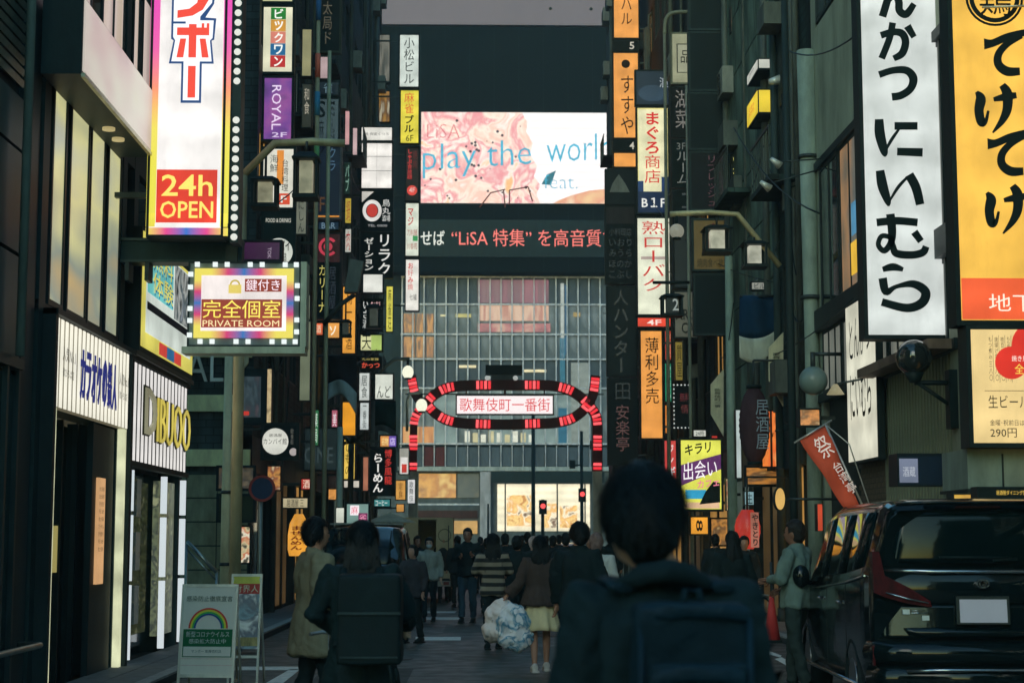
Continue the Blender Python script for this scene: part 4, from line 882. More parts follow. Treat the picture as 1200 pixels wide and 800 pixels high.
# far left-hand stack
D3 = 68
sign('white vertical sign reading Komatsu building', 467, 40, 492, 103, D3, (222, 232, 222), .8, (26, 32, 34), 'L', texts=[('小松ビル', .22, .05, .78, .94, (50, 56, 58), 0, 'v', .0)])
sign('yellow 6F mahjong sign below the Komatsu sign', 468, 105, 492, 169, D3, (236, 220, 70), .88, (60, 70, 34), 'L', texts=[('麻雀', .2, .04, .75, .44, (225, 84, 44), .8, 'v', .02), ('ブル', .2, .47, .75, .8, (36, 40, 30), 0, 'v', .035), ('6F', .3, .85, .72, .97, (80, 80, 40), 0, '', .0)])
r_, F, w, h, U, V = sign('maroon sign with small red characters and a red 4F disc', 474, 172, 492, 236, D3 + .3, (50, 26, 28), .25, DARK, 'L', texts=[('しゃぶ食放題', .1, .03, .5, .6, (215, 60, 60), .8, 'v', .02), ('焼肉', .55, .05, .9, .4, (120, 40, 40), .6, 'v', .0)])
MB().disc(F, w * .34, .004, .014, w * .5, h * .2, seg=20).build('disc', lit((225, 70, 60), .85), r_)
MB().text(F, '4F', w * .3, h * .16, w * .7, h * .25, .02).build('lettering', lit((250, 200, 190), .8, True), r_)
sign('white sign with red and green pieces below the maroon one', 474, 237, 492, 301, D3 + .3, (226, 232, 214), .85, DARK, 'L', texts=[('マジ', .15, .1, .6, .42, (210, 50, 50), .7, 'v', .03), ('刀削麺', .1, .5, .9, .62, (190, 60, 54), .6, '', .0), ('川香苑', .1, .76, .9, .88, (190, 60, 54), .6, '', .0)], panels=[(.55, .62, .95, .72, (70, 170, 100), .7)])
sign('white okonomiyaki sign with red vertical characters', 474, 303, 492, 365, D3 + .3, (240, 236, 226), .88, DARK, 'L', texts=[('お好み焼', .14, .06, .58, .6, (215, 60, 60), .8, 'v', .02), ('七福', .3, .68, .85, .8, (60, 60, 60), 0, '', .0)])
# orange signs in middle low-left
r_, F, w, h, U, V = sign('orange blank banner sign with palm fronds in front of it', 400, 470, 418, 511, 46, (240, 160, 40), .85, DARK, 'L')
sign('yellow lit sign with dark brush strokes below the palm fronds', 402, 512, 417, 562, 46, (238, 200, 90), .9, DARK, 'L', texts=[('ひもの', .1, .1, .7, .9, (110, 80, 30), 0, 'v', .0)])
sign('small white box at the foot of the yellow brush sign', 402, 562, 422, 572, 45.8, (230, 222, 205), .7, DARK, 'L', bracket=False)
sign('tiny reddish narrow lit sign above the ramen sign', 425, 535, 432, 575, 56, (200, 130, 100), .6, DARK, 'L', bracket=False)
# palm
pr = thing('palm', 'palm with spiky fronds beside the orange banner', 'plant', (at(408, 540, 44).x, 44, 0))
pc = at(412, 520, 44)
MB().tube([(pc.x - .05, 44, 0), (pc.x, 44, pc.z)], [.09, .07]).build('trunk', mat((60, 54, 40), .9, kind='bark'), pr)
fr = MB(); rr = random.Random(5)
for i in range(26):
    a = rr.uniform(0, 6.28); l = rr.uniform(.5, .95); dz = rr.uniform(-.25, .5); p0 = Vector((pc.x, 44, pc.z)); dirv = Vector((math.cos(a), math.sin(a), 0))
    pts = [p0 + dirv * (l * t_) + Vector((0, 0, dz * t_ - .6 * t_ * t_ * l + .35 * t_)) for t_ in (0, .35, .7, 1)]
    sd = Vector((-dirv.y, dirv.x, 0))
    for k in range(3):
        w0, w1 = (.05, .06, .04, .0)[k], (.05, .06, .04, .0)[k + 1]
        fr.face([pts[k] - sd * w0, pts[k + 1] - sd * w1, pts[k + 1] + sd * w1, pts[k] + sd * w0])
fr.build('frond', mat((52, 74, 44), .6, kind='leaf'), pr)
# circle sign
r_, F, w, h, U, V = sign('black board with a white disc reading kanpai hall', 305, 495, 351, 539, 29, (26, 30, 30), 0, (40, 46, 44), None, name='disc_sign', texts=[('飲食街', .82, .1, .92, .6, (150, 150, 140), .3, 'v', .0)])
MB().disc(F, w * .34, .003, .012, w * .38, h * .5).build('disc', lit((226, 226, 214), .78), r_)
MB().text(F, 'カンパイ館', w * .08, h * .42, w * .68, h * .58, .018, '', .03).text(F, '居酒屋', w * .22, h * .62, w * .55, h * .7, .018).build('lettering', mat((40, 42, 44), .5, kind='lettering_paint'), r_)
MB().disc(F, w * .1, .003, .01, w * .85, h * .22, seg=16).build('disc', lit((200, 190, 186), .6), r_)
MB().fbox(F, XL - ORG[r_.name][0], .0, h * .8, h * .86, -.12, -.08).build('bracket', M_metal, r_)
# mahjong small sign
sign('small white and teal mahjong sign with violet outlined characters', 404, 588, 434, 616, 36, (140, 176, 168), .6, DARK, None, name='mahjong_sign', texts=[('麻', .2, .12, .52, .5, (215, 80, 110), .9, '', .02), ('雀', .58, .5, .92, .92, (235, 150, 180), .9, '', .02)], panels=[(.15, .06, .57, .56, (246, 236, 240), .9), (.54, .45, .97, .98, (120, 40, 90), .8)])
sign('blank white hexagon lamp sign left of the mahjong sign', 393, 594, 404, 613, 36, (222, 226, 210), .75, DARK, None, name='lamp_sign')
# lit menus
sign('lit food photo menu on the wall beside the metal stair rail', 266, 615, 295, 661, 30.5, (200, 180, 150), .8, DARK, None, name='menu_sign', cat='menu', fmat=lit_pattern([(60, 54, 40), (210, 196, 150), (190, 90, 50), (236, 228, 200), (70, 60, 44)], scale=5, e=.8))
sign('row of faint photo menus above the lit food menu', 253, 545, 300, 575, 31.5, (80, 70, 50), .3, DARK, None, name='menu_sign', cat='menu', fmat=lit_pattern([(40, 44, 38), (110, 90, 60), (60, 54, 44), (150, 130, 100)], scale=4, e=.4))
sign('dull green noticeboard beneath the faint photo menus', 253, 578, 300, 612, 31.5, (66, 74, 50), 0, DARK, None, name='notice_board', cat='board')
r_ = thing('paper_lantern', 'orange oval lit lantern with red kana, behind the man in the beige coat', 'lantern', (at(350, 640, 29).x, 29, at(350, 652, 29).z))
c_ = at(350, 626, 29); a = at(337, 651, 29); b_ = at(363, 602, 29); rw, rh = (b_.x - a.x) / 2, (b_.z - a.z) / 2
MB().tube([(c_.x, 29, a.z), (c_.x, 29, a.z + rh * .3), (c_.x, 29, c_.z), (c_.x, 29, b_.z - rh * .45), (c_.x, 29, b_.z)], [rw * .85, rw, rw, rw * .85, rw * .4], 20).build('shade', lit((240, 165, 60), .85), r_)
MB().text(f_cam(0, 29 - rw - .01, 0), 'ませんめん', a.x + .06, a.z + .1, a.x + .26, b_.z - .2, 0, 'v', .03).build('lettering', mat((190, 50, 36), .5, kind='lettering_paint'), r_)
MB().tube([(c_.x, 29, 0), (c_.x, 29, a.z)], .04).build('stand', M_dark, r_)

# ------------------------------------------------------------------ right-hand signs
# yellow tall sign, glyphs drawn as brush strokes
def strokes(F, lst, n, tf, th=.004):
    """brush strokes: each a list of (px, py, width px); tf maps pixels to sign coordinates"""
    m = MB(); q = 0
    for st in lst:
        P = []
        # smooth with Catmull-Rom
        pts = [Vector((a, b, c)) for a, b, c in st]; S = []
        for i in range(len(pts) - 1):
            p0, p1, p2, p3 = pts[max(0, i - 1)], pts[i], pts[i + 1], pts[min(len(pts) - 1, i + 2)]
            k = 6 if len(pts) > 2 else 1
            for j in range(k):
                t_ = j / k; S.append(.5 * ((2 * p1) + (p2 - p0) * t_ + (2 * p0 - 5 * p1 + 4 * p2 - p3) * t_ ** 2 + (3 * p1 - 3 * p2 + p3 - p0) * t_ ** 3))
        S.append(pts[-1])
        L, R = [], []
        for i, s_ in enumerate(S):
            t_ = S[min(i + 1, len(S) - 1)] - S[max(i - 1, 0)]; ln = math.hypot(t_.x, t_.y) or 1; nx, ny = -t_.y / ln, t_.x / ln; hw = max(.15, s_.z / 2)
            L.append((s_.x + nx * hw, s_.y + ny * hw)); R.append((s_.x - nx * hw, s_.y - ny * hw))
        zoff = n + q * .0006; q += 1
        for i in range(len(S) - 1):
            qd = [tf(*L[i]), tf(*L[i + 1]), tf(*R[i + 1]), tf(*R[i])]
            ar = sum(qd[a][0] * qd[(a + 1) % 4][1] - qd[(a + 1) % 4][0] * qd[a][1] for a in range(4))
            if ar < 0: qd.reverse()
            m.face([F.p(u, v, zoff) for u, v in qd])
    return m
d = 17.0
root, F, w, h, U, V = sign('tall yellow izakaya sign with black brush kana and orange red foot reading basement floor', 1121, -170, 1244, 381, d, (252, 196, 84), .9, (26, 32, 34), 'R', .3, .05, name='tower_sign')
ox, oz = ORG[root.name][0], ORG[root.name][2]
tf = lambda a, b: (at(a, b, d).x - ox, at(a, b, d).z - oz)
u0, v0 = tf(1127, 379); u1, v1 = tf(1243, 326)
MB().fbox(F, .06, w - .06, .06, tf(1180, 326)[1], .002, .005).build('panel', lit((244, 100, 58), .9), root)
TE = [[(1153, 52, 13), (1163, 51, 9), (1180, 44, 9), (1199, 39, 8), (1206, 38, 6)], [(1197, 42, 7), (1180, 52, 8), (1170, 64, 9), (1170, 76, 10), (1180, 84, 11), (1195, 84, 9)]]
KE = [[(1144, 108, 4), (1149, 116, 12), (1147, 130, 11), (1150, 144, 10), (1155, 142, 5), (1158, 130, 3)], [(1164, 117, 5), (1178, 114, 9), (1191, 112, 7)], [(1174, 100, 8), (1180, 110, 12), (1180, 128, 11), (1174, 142, 8), (1163, 156, 2)]]
sh_ = lambda st, dx, dy: [[(a + dx, b + dy, c) for a, b, c in s_] for s_ in st]
glyph_list = TE + KE + sh_(TE, 4, 117) + sh_(KE, 12, 118) 
strokes(F, glyph_list, .006, tf).build('lettering', mat((24, 24, 22), .5, vary=.1, bump=0, kind='lettering_paint'), root)
MB().text(F, '地下1階', tf(1147, 0)[0], tf(0, 362)[1], tf(1240, 0)[0], tf(0, 341)[1], .01, '', .02).build('lettering', lit((252, 240, 220), .9, True), root)
cu, cv = tf(1165, -2)
MB().ring(F, .30, .275, .004, .007, cu, cv).ring(F, .262, .215, .004, .0075, cu, cv).build('crest', mat((24, 24, 22), .5, vary=.1, kind='lettering_paint'), root)
MB().text(F, '鶏', cu - .16, cv - .19, cu + .17, cv + .15, .009, '', .06).build('crest_character', mat((24, 24, 22), .5, vary=.1, kind='lettering_paint'), root)
MB().tube([F.p(*tf(1147, 13), .12), F.p(*tf(1243, 10), .12)], .012).build('guard_rail', mat((190, 180, 160), .4, .6, kind='steel'), root)
# beer sign
root, F, w, h, U, V = sign('yellow beer price sign with red bubble, below the tall yellow sign', 1136, 381, 1250, 524, d, (250, 218, 150), .82, (30, 38, 40), 'R', .3, .045, name='price_sign')
ox, oz = ORG[root.name][0], ORG[root.name][2]
cx, cz = tf(1185, 425); MB().disc(F, .165, .004, .007, cx, cz).disc(F, .24, .004, .0075, *tf(1213, 405)).build('bubble', lit((226, 56, 44), .85), root)
MB().text(F, '焼き鳥', tf(1171, 0)[0], tf(0, 421)[1], tf(1189, 0)[0], tf(0, 414)[1], .012, '', .03).text(F, '2.5', tf(1192, 0)[0], tf(0, 418)[1], tf(1222, 0)[0], tf(0, 392)[1], .012, '', .03).build('lettering', lit((250, 236, 220), .9, True), root)
MB().text(F, '全品', tf(1174, 0)[0], tf(0, 436)[1], tf(1195, 0)[0], tf(0, 424)[1], .012, '', .04).build('lettering', lit((250, 220, 90), .9, True), root)
dk = mat((36, 32, 26), .5, vary=.1, bump=0, kind='lettering_paint')
m = MB(); m.text(F, '生ビール', tf(1143, 0)[0], tf(0, 476)[1], tf(1189, 0)[0], tf(0, 461)[1], .006, '', .035).text(F, '金曜･祝前日は', tf(1144, 0)[0], tf(0, 497)[1], tf(1183, 0)[0], tf(0, 490)[1], .006).text(F, '290円', tf(1144, 0)[0], tf(0, 511)[1], tf(1174, 0)[0], tf(0, 500)[1], .006, '', .0)
for i in range(4):
    u = tf(1168 - i * 7, 0)[0]; m.text(F, ['もも皮つくね', '枝豆冷奴', '唐揚げ串', 'もつ煮込'][i], u - .018, tf(0, 418)[1], u + .018, tf(0, 392)[1], .006, 'v', .0).text(F, ['三〇〇円', '二五〇', '四八〇', '三八〇'][i], u - .018, tf(0, 444)[1], u + .018, tf(0, 421)[1], .006, 'v', .0)
    m.fbox(F, u + .026, u + .029, tf(0, 446)[1], tf(0, 390)[1], .002, .004)
m.fbox(F, tf(1139, 0)[0], tf(1246, 0)[0], tf(0, 456)[1], tf(0, 455.4)[1], .002, .004)
m.build('lettering', dk, root)
MB().text(F, '190', tf(1187, 0)[0], tf(0, 511)[1], tf(1238, 0)[0], tf(0, 479)[1], .008, '', .06).build('lettering', lit((222, 52, 44), .85, True), root)
sign('small black lit sign with yellow letters above the van roof', 1145, 570, 1262, 584, 15.5, (30, 28, 22), 0, DARK, 'R', name='small_sign', texts=[('居酒屋ダイニング営業中', .18, .25, .55, .75, (240, 200, 90), .9, '', .02), ('●', .6, .1, .68, .9, (245, 180, 50), .9, '', .03)])
cb = thing('wall_cabinet', 'grey green service cabinet below the beer price sign', 'cabinet', (5.0, 17.2, 0))
a = at(1133, 572, 17.3); MB().box(a.x, XR + .2, 17.25, 18.2, 0, at(1133, 526, 17.3).z).build('body', mat((104, 120, 112), .55, .2, kind='cabinet_paint'), cb)
MB().box(a.x - .02, XR + .2, 17.2, 18.25, at(0, 572, 17.3).z - .03, at(0, 572, 17.3).z).build('trim', M_dark, cb)
for x in (a.x + .35, a.x + .75): MB().box(x, x + .015, 17.235, 17.25, .3, at(1133, 526, 17.3).z - .05).build('panel_joint', M_dark, cb)
# white tonkatsu sign
d = 20.6
root, F, w, h, U, V = sign('tall white tonkatsu sign with bold black kana', 1013, -190, 1099, 397, d, (226, 232, 228), .78, (34, 40, 44), 'R', .3, .05, name='tower_sign')
ox, oz = ORG[root.name][0], ORG[root.name][2]
tf = lambda a, b: (at(a, b, d).x - ox, at(a, b, d).z - oz)
G = [
 # ん (lower half in view)
 [(1046, -22, 8), (1040, 0, 9), (1034, 20, 9)], [(1040, 4, 4), (1048, -6, 8), (1053, 2, 9), (1054, 13, 9), (1062, 17, 9), (1071, 5, 7)],
 # か
 [(1032, 42, 8), (1046, 38, 8), (1057, 40, 9), (1061, 50, 9), (1057, 63, 9), (1047, 69, 7)], [(1046, 27, 8), (1042, 46, 8), (1033, 69, 8)], [(1063, 31, 9), (1071, 44, 7)],
 # つ
 [(1030, 88, 8), (1046, 83, 8), (1062, 83, 9), (1070, 92, 10), (1067, 104, 9), (1056, 112, 9), (1045, 114, 9)],
 # に
 [(1030, 140, 10), (1031, 158, 12), (1036, 178, 9), (1037, 184, 2)], [(1036, 180, 2), (1044, 165, 4), (1053, 152, 3)], [(1048, 148, 9), (1075, 148, 9)], [(1051, 178, 9), (1081, 179, 10)],
 # い
 [(1031, 200, 10), (1034, 218, 12), (1040, 236, 8), (1041, 242, 2)], [(1041, 238, 2), (1052, 220, 4), (1063, 208, 3)], [(1065, 205, 11), (1073, 220, 11), (1078, 240, 10)],
 # む
 [(1027, 261, 9), (1050, 259, 9), (1075, 261, 9)], [(1043, 251, 10), (1045, 270, 10), (1044, 284, 8), (1036, 294, 7), (1029, 287, 6), (1033, 277, 6), (1043, 279, 6), (1046, 288, 7), (1050, 297, 9), (1068, 299, 9), (1081, 296, 9), (1085, 289, 8)], [(1071, 272, 9), (1079, 283, 8)],
 # ら
 [(1034, 316, 6), (1046, 313, 9), (1058, 316, 5)], [(1034, 326, 10), (1038, 342, 9), (1050, 336, 5), (1070, 333, 9), (1084, 342, 11), (1080, 355, 11), (1062, 361, 10), (1033, 354, 9)],
]
strokes(F, G, .006, tf).build('lettering', mat((20, 30, 34), .5, vary=.1, bump=0, kind='lettering_paint'), root)
for z in (h * .1, h * .35, h * .6): MB().fbox(F, w - .01, XR - ox, z, z + .06, -.2, -.12).build('bracket', M_metal, root)
# wall sign under it (on the wall)
p0, p1 = on_wall(996, 545, XR - .1), on_wall(1031, 520, XR - .1)
ws = thing('wall_sign', 'white lit wall panel with hand brushed tonkatsu lettering below the tall white sign', 'sign', (XR, p1.y, p0.z))
FR_ = f_right(XR - .02, p0.y, 0); L = p0.y - p1.y; zb = p0.z; zt = on_wall(1014, 345, XR - .1).z
MB().fbox(FR_, 0, L, zb, zt, 0, .10).build('cabinet', M_dark, ws)
MB().fbox(FR_, .04, L - .04, zb + .04, zt - .04, .1, .105).build('face', lit((224, 222, 200), .8), ws)
MB().text(FR_, 'とんかつ', .3, zb + 1.55, L - .3, zb + 2.15, .115, '', .0).text(FR_, 'にいむら', .3, zb + .65, L - .3, zb + 1.35, .115, '', .01).build('lettering', mat((30, 34, 34), .5, bump=0, kind='lettering_paint'), ws)
sign('dark blue awning sign with pale blue lit end below the shutter', 1052, 531, 1122, 569, 19.0, (24, 42, 74), .0, (24, 34, 50), 'R', .4, .02, name='awning_sign', panels=[(0, .12, .33, .95, (130, 140, 165), .6)], texts=[('酒蔵', .06, .4, .28, .75, (210, 215, 225), .6, '', .0)])
# maguro stack
D4 = 50
r_, F, w, h, U, V = sign('dark blue box sign with white wave mark on top of the maguro sign', 744, 82, 785, 124, D4, (34, 56, 78), .35, DARK, 'R')
MB().disc(F, w * .4, .002, .006, w * .5, h * .35, seg=20, sy=.6).build('wave_mark', lit((60, 86, 110), .4), r_)
MB().text(F, '浪', w * .7, h * .5, w * .95, h * .8, .01, '', .0).build('lettering', lit((190, 200, 205), .6, True), r_)
sign('cream maguro sign with red kana, navy wave foot and B1F', 746, 125, 784, 251, D4, (238, 228, 150), .85, DARK, 'R',
     texts=[('まぐろ商店', .22, .04, .74, .72, (215, 40, 40), .85, 'v', .04), ('B１F', .12, .86, .9, .95, (232, 232, 226), .9, '', .03)],
     panels=[(.03, .015, .97, .97, (240, 234, 190), .85), (0, .8, 1, 1, (22, 50, 92), .45), (.78, .66, 1, .8, (40, 76, 130), .5), (.0, .7, .18, .8, (40, 76, 130), .5)])
sign('white sign with red brush kana below the maguro sign', 746, 254, 786, 370, D4, (238, 240, 214), .85, DARK, 'R', texts=[('熟ローバク', .14, .03, .86, .76, (205, 56, 50), .85, 'v', .0)], panels=[(.1, .40, .9, .43, (200, 180, 170), .7)])
sign('red 4F strip beneath the white brush kana sign', 746, 371, 787, 384, D4, (226, 72, 52), .88, DARK, 'R', texts=[('4F', .28, .2, .72, .85, (250, 225, 215), .9, '', .03)])
sign('orange vertical sign with black brush characters', 750, 386, 777, 515, D4, (240, 160, 76), .88, (60, 44, 30), 'R', texts=[('薄利多売', .2, .06, .85, .68, (40, 32, 26), 0, 'v', .03)])
sign('small red sign beside the orange brush sign', 779, 387, 789, 422, D4 + .2, (222, 78, 56), .8, DARK, 'R', bracket=False, texts=[('半兵衛', .2, .08, .8, .92, (240, 190, 150), .7, 'v', .0)])
sign('small green sign beneath the small red one', 779, 425, 789, 471, D4 + .2, (40, 150, 110), .75, DARK, 'R', bracket=False, texts=[('DINING', .3, .08, .7, .92, (200, 230, 210), .7, 'r', .0)])
D5 = 56
sign('top orange sign with brown brush kana at the picture edge', 718, -60, 749, 46, D5, (240, 160, 76), .88, (50, 38, 26), 'R', texts=[('串あげバル', .3, .05, .75, .85, (110, 66, 40), 0, 'v', .0)])
sign('black strip with number 5 between orange signs', 718, 47, 749, 60, D5, (24, 28, 30), 0, DARK, 'R', bracket=False, texts=[('5', .65, .1, .85, .95, (210, 205, 190), .7, '', .02)])
r_, F, w, h, U, V = sign('middle orange sign with crest and three brush kana', 718, 61, 749, 163, D5, (240, 160, 76), .88, (50, 38, 26), 'R', texts=[('すすや', .28, .27, .8, .96, (70, 40, 30), 0, 'v', .0)])
MB().disc(F, w * .16, .004, .008, w * .5, h * .86, seg=18).build('crest', mat((70, 40, 30), .5, kind='lettering_paint'), r_)
sign('black strip with number 4 under the middle orange sign', 718, 164, 749, 177, D5, (24, 28, 30), 0, DARK, 'R', bracket=False, texts=[('4', .65, .1, .85, .95, (210, 205, 190), .7, '', .02)])
sign('short orange sign below the number 4 strip', 718, 178, 749, 197, D5, (240, 160, 76), .88, (50, 38, 26), 'R', bracket=False)
D6 = 54
r_, F, w, h, U, V = sign('unlit slate sign with a pale fish mark at the top of the dark column', 709, 198, 745, 240, D6, (52, 58, 62), .0, DARK, 'R')
MB().prism(F, [(w * .15, h * .35), (w * .8, h * .35), (w * .65, h * .6), (w * .45, h * .85), (w * .25, h * .6)], .003, .01).build('fish_mark', mat((120, 124, 118), .6, kind='grey_paint'), r_)
sign('unlit dark sign covered in rows of small grey kana', 709, 241, 745, 333, D6, (30, 38, 42), .0, DARK, 'R', texts=[(s_, .1, .28 + i * .14, .9, .28 + i * .14 + .1, (78, 88, 92), .25, '', .0) for i, s_ in enumerate(('小料理店', 'いおり', 'みうら', 'ほのか', 'こぶし'))], panels=[(0, 0, 1, .22, (70, 62, 66), 0)])
sign('unlit grey sign with large dim kana reading hunter', 711, 335, 746, 441, D6, (52, 64, 68), .0, DARK, 'R', texts=[('人ハンター', .2, .03, .75, .97, (84, 92, 92), .2, 'v', .02)])
sign('dim sign with reddish grey characters at the foot of the dark column', 712, 443, 747, 545, D6, (34, 38, 42), .0, DARK, 'R', texts=[('安楽亭', .25, .3, .75, .85, (120, 84, 84), .4, 'v', .02), ('田', .25, .04, .78, .24, (70, 80, 84), .25, '', .04)])
D7 = 42
sign('beige framed sign hanging from a bent pipe', 786, 38, 813, 99, D7, (170, 172, 140), .62, (110, 112, 96), 'R', texts=[('品', .42, .34, .9, .6, (50, 50, 46), 0, '', .03)], panels=[(.22, .2, 1, .8, (60, 60, 54), 0), (.27, .22, 1, .785, (176, 178, 150), .62)])
sign('dark maroon sign with pale grey characters for lake vegetables', 786, 101, 812, 161, D7, (44, 34, 38), .0, DARK, 'R', texts=[('湖菜', .15, .05, .95, .85, (150, 146, 140), .45, 'v', .01)])
sign('black sign with pale characters 3F room', 787, 163, 812, 220, D7, (24, 34, 34), .0, DARK, 'R', texts=[('3F', .2, .05, .7, .2, (130, 136, 130), .4, '', .0), ('ルーム', .2, .25, .9, .95, (140, 146, 140), .45, 'v', .0)])
sign('black sign with faint corner kana near the round street globe', 788, 222, 812, 250, D7, (24, 34, 36), .0, DARK, 'R', texts=[('コ', .45, .1, .9, .9, (90, 100, 100), .35, '', .0)])
sign('beige sign with black XRC CA letters partly behind the black panel', 789, 340, 818, 397, 43, (120, 124, 108), .35, DARK, 'R', texts=[('XRC', .02, .38, .95, .62, (36, 40, 38), 0, '', .01), ('CA', .3, .68, .9, .92, (36, 40, 38), 0, '', .01)])
sign('grey green box panel behind the round street globe', 789, 252, 812, 338, 43, (62, 78, 80), .15, DARK, 'R')
D8 = 38
fr_ = (52, 66, 66)
sign('huge blank black panel at the top of the framed sign tower', 807, -90, 856, 36, D8, (22, 28, 32), 0, fr_, 'R')
sign('second blank black panel of the framed sign tower', 807, 37, 856, 107, D8, (20, 26, 30), 0, fr_, 'R')
sign('third blank black panel of the framed sign tower', 807, 108, 856, 176, D8, (21, 27, 31), 0, fr_, 'R')
sign('dark maroon panel with faint pink kana reading refresh', 808, 177, 857, 247, D8, (42, 32, 38), 0, fr_, 'R', texts=[('リフレッシュ', .42, .05, .66, .95, (110, 74, 84), .4, 'v', .0), ('癒し処男性女性', .72, .05, .85, .95, (96, 50, 70), .35, 'v', .0)])
sign('dull ochre panel with dark red brush characters behind the street lanterns', 811, 256, 859, 318, D8, (116, 98, 52), .35, fr_, 'R', texts=[('大将', .25, .05, .8, .7, (120, 44, 30), .2, 'v', .02), ('焼肉食べ放題', .08, .78, .92, .96, (40, 40, 34), 0, '', .02)])
sign('lowest blank black panel of the framed sign tower', 813, 320, 860, 393, D8, (20, 28, 32), 0, fr_, 'R')
sign('small pink and orange sign right of the top black panel', 856, 8, 870, 38, 37, (190, 150, 120), .6, DARK, 'R', texts=[('餃子', .1, .05, .9, .95, (180, 90, 50), .5, 'v', .03)], bracket=False)
sign('small pale yellow jewellery sign with bold characters', 857, 180, 872, 224, 37, (34, 40, 36), 0, DARK, 'R', texts=[('宝石', .05, .02, .98, .9, (225, 215, 120), .75, 'v', .05)], bracket=False)
# wall-parallel yellow and white sign
for lbl, (xa, ya, xb, yb), c_, e_, tx, tc_ in (('yellow lit sign flat to the wall with orange characters, high on the right', (876, 152, 888, 104), (236, 206, 60), .85, '串焼', (220, 110, 50)), ('small white sign flat to the wall above the yellow one', (876, 102, 888, 68), (216, 218, 206), .7, '一番', (90, 90, 100))):
    X_ = XR - .35; pa, pb = on_wall(xa, ya, X_), on_wall(xb, yb, X_)
    r_ = thing('wall_sign', lbl, 'sign', (X_, pb.y, pa.z), GR); Fq = f_right(X_ + .0, pa.y, 0); L = pa.y - pb.y
    MB().fbox(Fq, 0, L, pa.z, pb.z, -.3, 0).build('cabinet', M_dark, r_); MB().fbox(Fq, .03, L - .03, pa.z + .03, pb.z - .03, 0, .01).build('face', lit(c_, e_), r_)
    MB().fbox(Frame((X_, pb.y, 0), (1, 0, 0), (0, 0, 1), (0, -1, 0)), .02, .28, pa.z + .03, pb.z - .03, 0, .01).build('side_face', lit(c_, e_), r_)
    MB().text(Fq, tx, .3, pa.z + .15, L - .3, pb.z - .15, .02, 'v', .03).build('lettering', lit(tc_, .7, True), r_)
# keraku cafe sign
r_, F, w, h, U, V = sign('bright yellow green cafe sign with white on purple characters and a black bag picture', 796, 513, 847, 599, D8 - .5, (226, 226, 90), .9, (40, 44, 36), 'R', name='cafe_sign')
FT = Frame(F.p(0, 0), (1, 0, .14), (0, 0, 1), (0, -1, 0))
MB().prism(F, [(U(0), V(.66)), (U(1), V(.42)), (U(1), V(.2)), (U(0), V(.36))], .002, .004).build('panel', lit((104, 52, 110), .75), r_)
MB().fbox(F, U(.1), U(.62), V(.85), V(.72), .002, .005).build('panel', lit((50, 160, 200), .85), r_)
MB().fbox(F, U(.08), U(.95), V(.99), V(.9), .002, .005).build('panel', lit((232, 190, 150), .8), r_)
MB().text(FT, 'キラリ', U(.1), V(.24), U(.75), V(.08), .012, '', .03).build('lettering', mat((36, 40, 30), .5, kind='lettering_paint'), r_)
MB().text(FT, '出会い', U(.06), V(.60), U(.9), V(.34), .014, '', .05).build('lettering', lit((250, 244, 246), .95, True), r_)
MB().text(FT, 'カフェ', U(.4), V(.74), U(.95), V(.63), .014, '', .04).build('lettering', lit((235, 130, 150), .9, True), r_)
MB().prism(F, [(U(.45), V(.93)), (U(.97), V(.9)), (U(.97), V(.62)), (U(.8), V(.6)), (U(.6), V(.75))], .006, .012).build('picture', mat((40, 44, 36), .6, vary=.8, scale=14, kind='bag_print'), r_)
sign('small red and white kana sign left of the cafe sign', 778, 515, 793, 562, 46, (205, 70, 66), .8, DARK, 'R', texts=[('ジン', .2, .1, .8, .62, (240, 215, 210), .85, 'v', .03), ('ギ', .3, .68, .95, .92, (230, 235, 235), .8, '', .02)])
r_, F, w, h, U, V = sign('dark notice panel bordered by small white bulbs with rows of red characters', 790, 451, 833, 501, 45, (40, 30, 34), .0, DARK, 'R', name='bulb_sign', texts=[('無料案内所', .12, .15, .9, .38, (120, 56, 60), .5, '', .0), ('情報館', .15, .45, .85, .68, (120, 60, 60), .45, '', .0)])
bb = MB().ball((0, 0, 0), .022, seg=6, rings=4).mesh('bulb', lit((205, 212, 205), .8, uneven=0))
for i in range(11): put(bb, 'bulb', r_, (w * i / 10, -.02, h)); put(bb, 'bulb', r_, (w * i / 10, -.02, 0))
for i in range(1, 10): put(bb, 'bulb', r_, (0, -.02, h * i / 10))
MB().text(F, 'FREE', w * .42, h + .05, w * .82, h + .2, 0, '', .06).build('lettering', lit((232, 236, 230), .9, True), r_)
# chamfered banner signs on poles
for lbl, (a, b_, c_, d_, e_), dd, s_ in (('beige chamfered street name board on the nearer right pole', (901, 397, 918, 470, 25), 31, '歌舞伎町一番'), ('beige chamfered street name board on the pole by the cafe sign', (833, 440, 848, 505, 20), 38, '歌舞伎町一番')):
    P = [at(a, b_ + 10, dd), at(a, d_ - e_, dd), at(c_, d_ + 6, dd), at(c_, b_ - 8, dd)]
    r_ = thing('street_name_board', lbl, 'sign', (P[0].x, dd, P[1].z), 'chamfered boards on the poles'); Fq = f_cam(0, dd, 0)
    MB().prism(Fq, [(p.x, p.z) for p in P], -.06, 0).build('board', mat((190, 186, 156), .6, kind='beige_board'), r_)
    MB().text(Fq, s_, (P[0].x + P[3].x) / 2 - .07, P[1].z + .15, (P[0].x + P[3].x) / 2 + .07, P[0].z - .1, .01, 'v', .0).build('lettering', mat((40, 40, 36), .5, kind='lettering_paint'), r_)
P = [at(269, 402, 27), at(269, 452, 27), at(291, 425, 27), at(291, 402, 27)]
r_ = thing('street_name_board', 'beige chamfered street name board behind the pole under the PRIVATE ROOM sign', 'sign', (P[0].x, 27, P[1].z), 'chamfered boards on the poles'); Fq = f_cam(0, 27, 0)
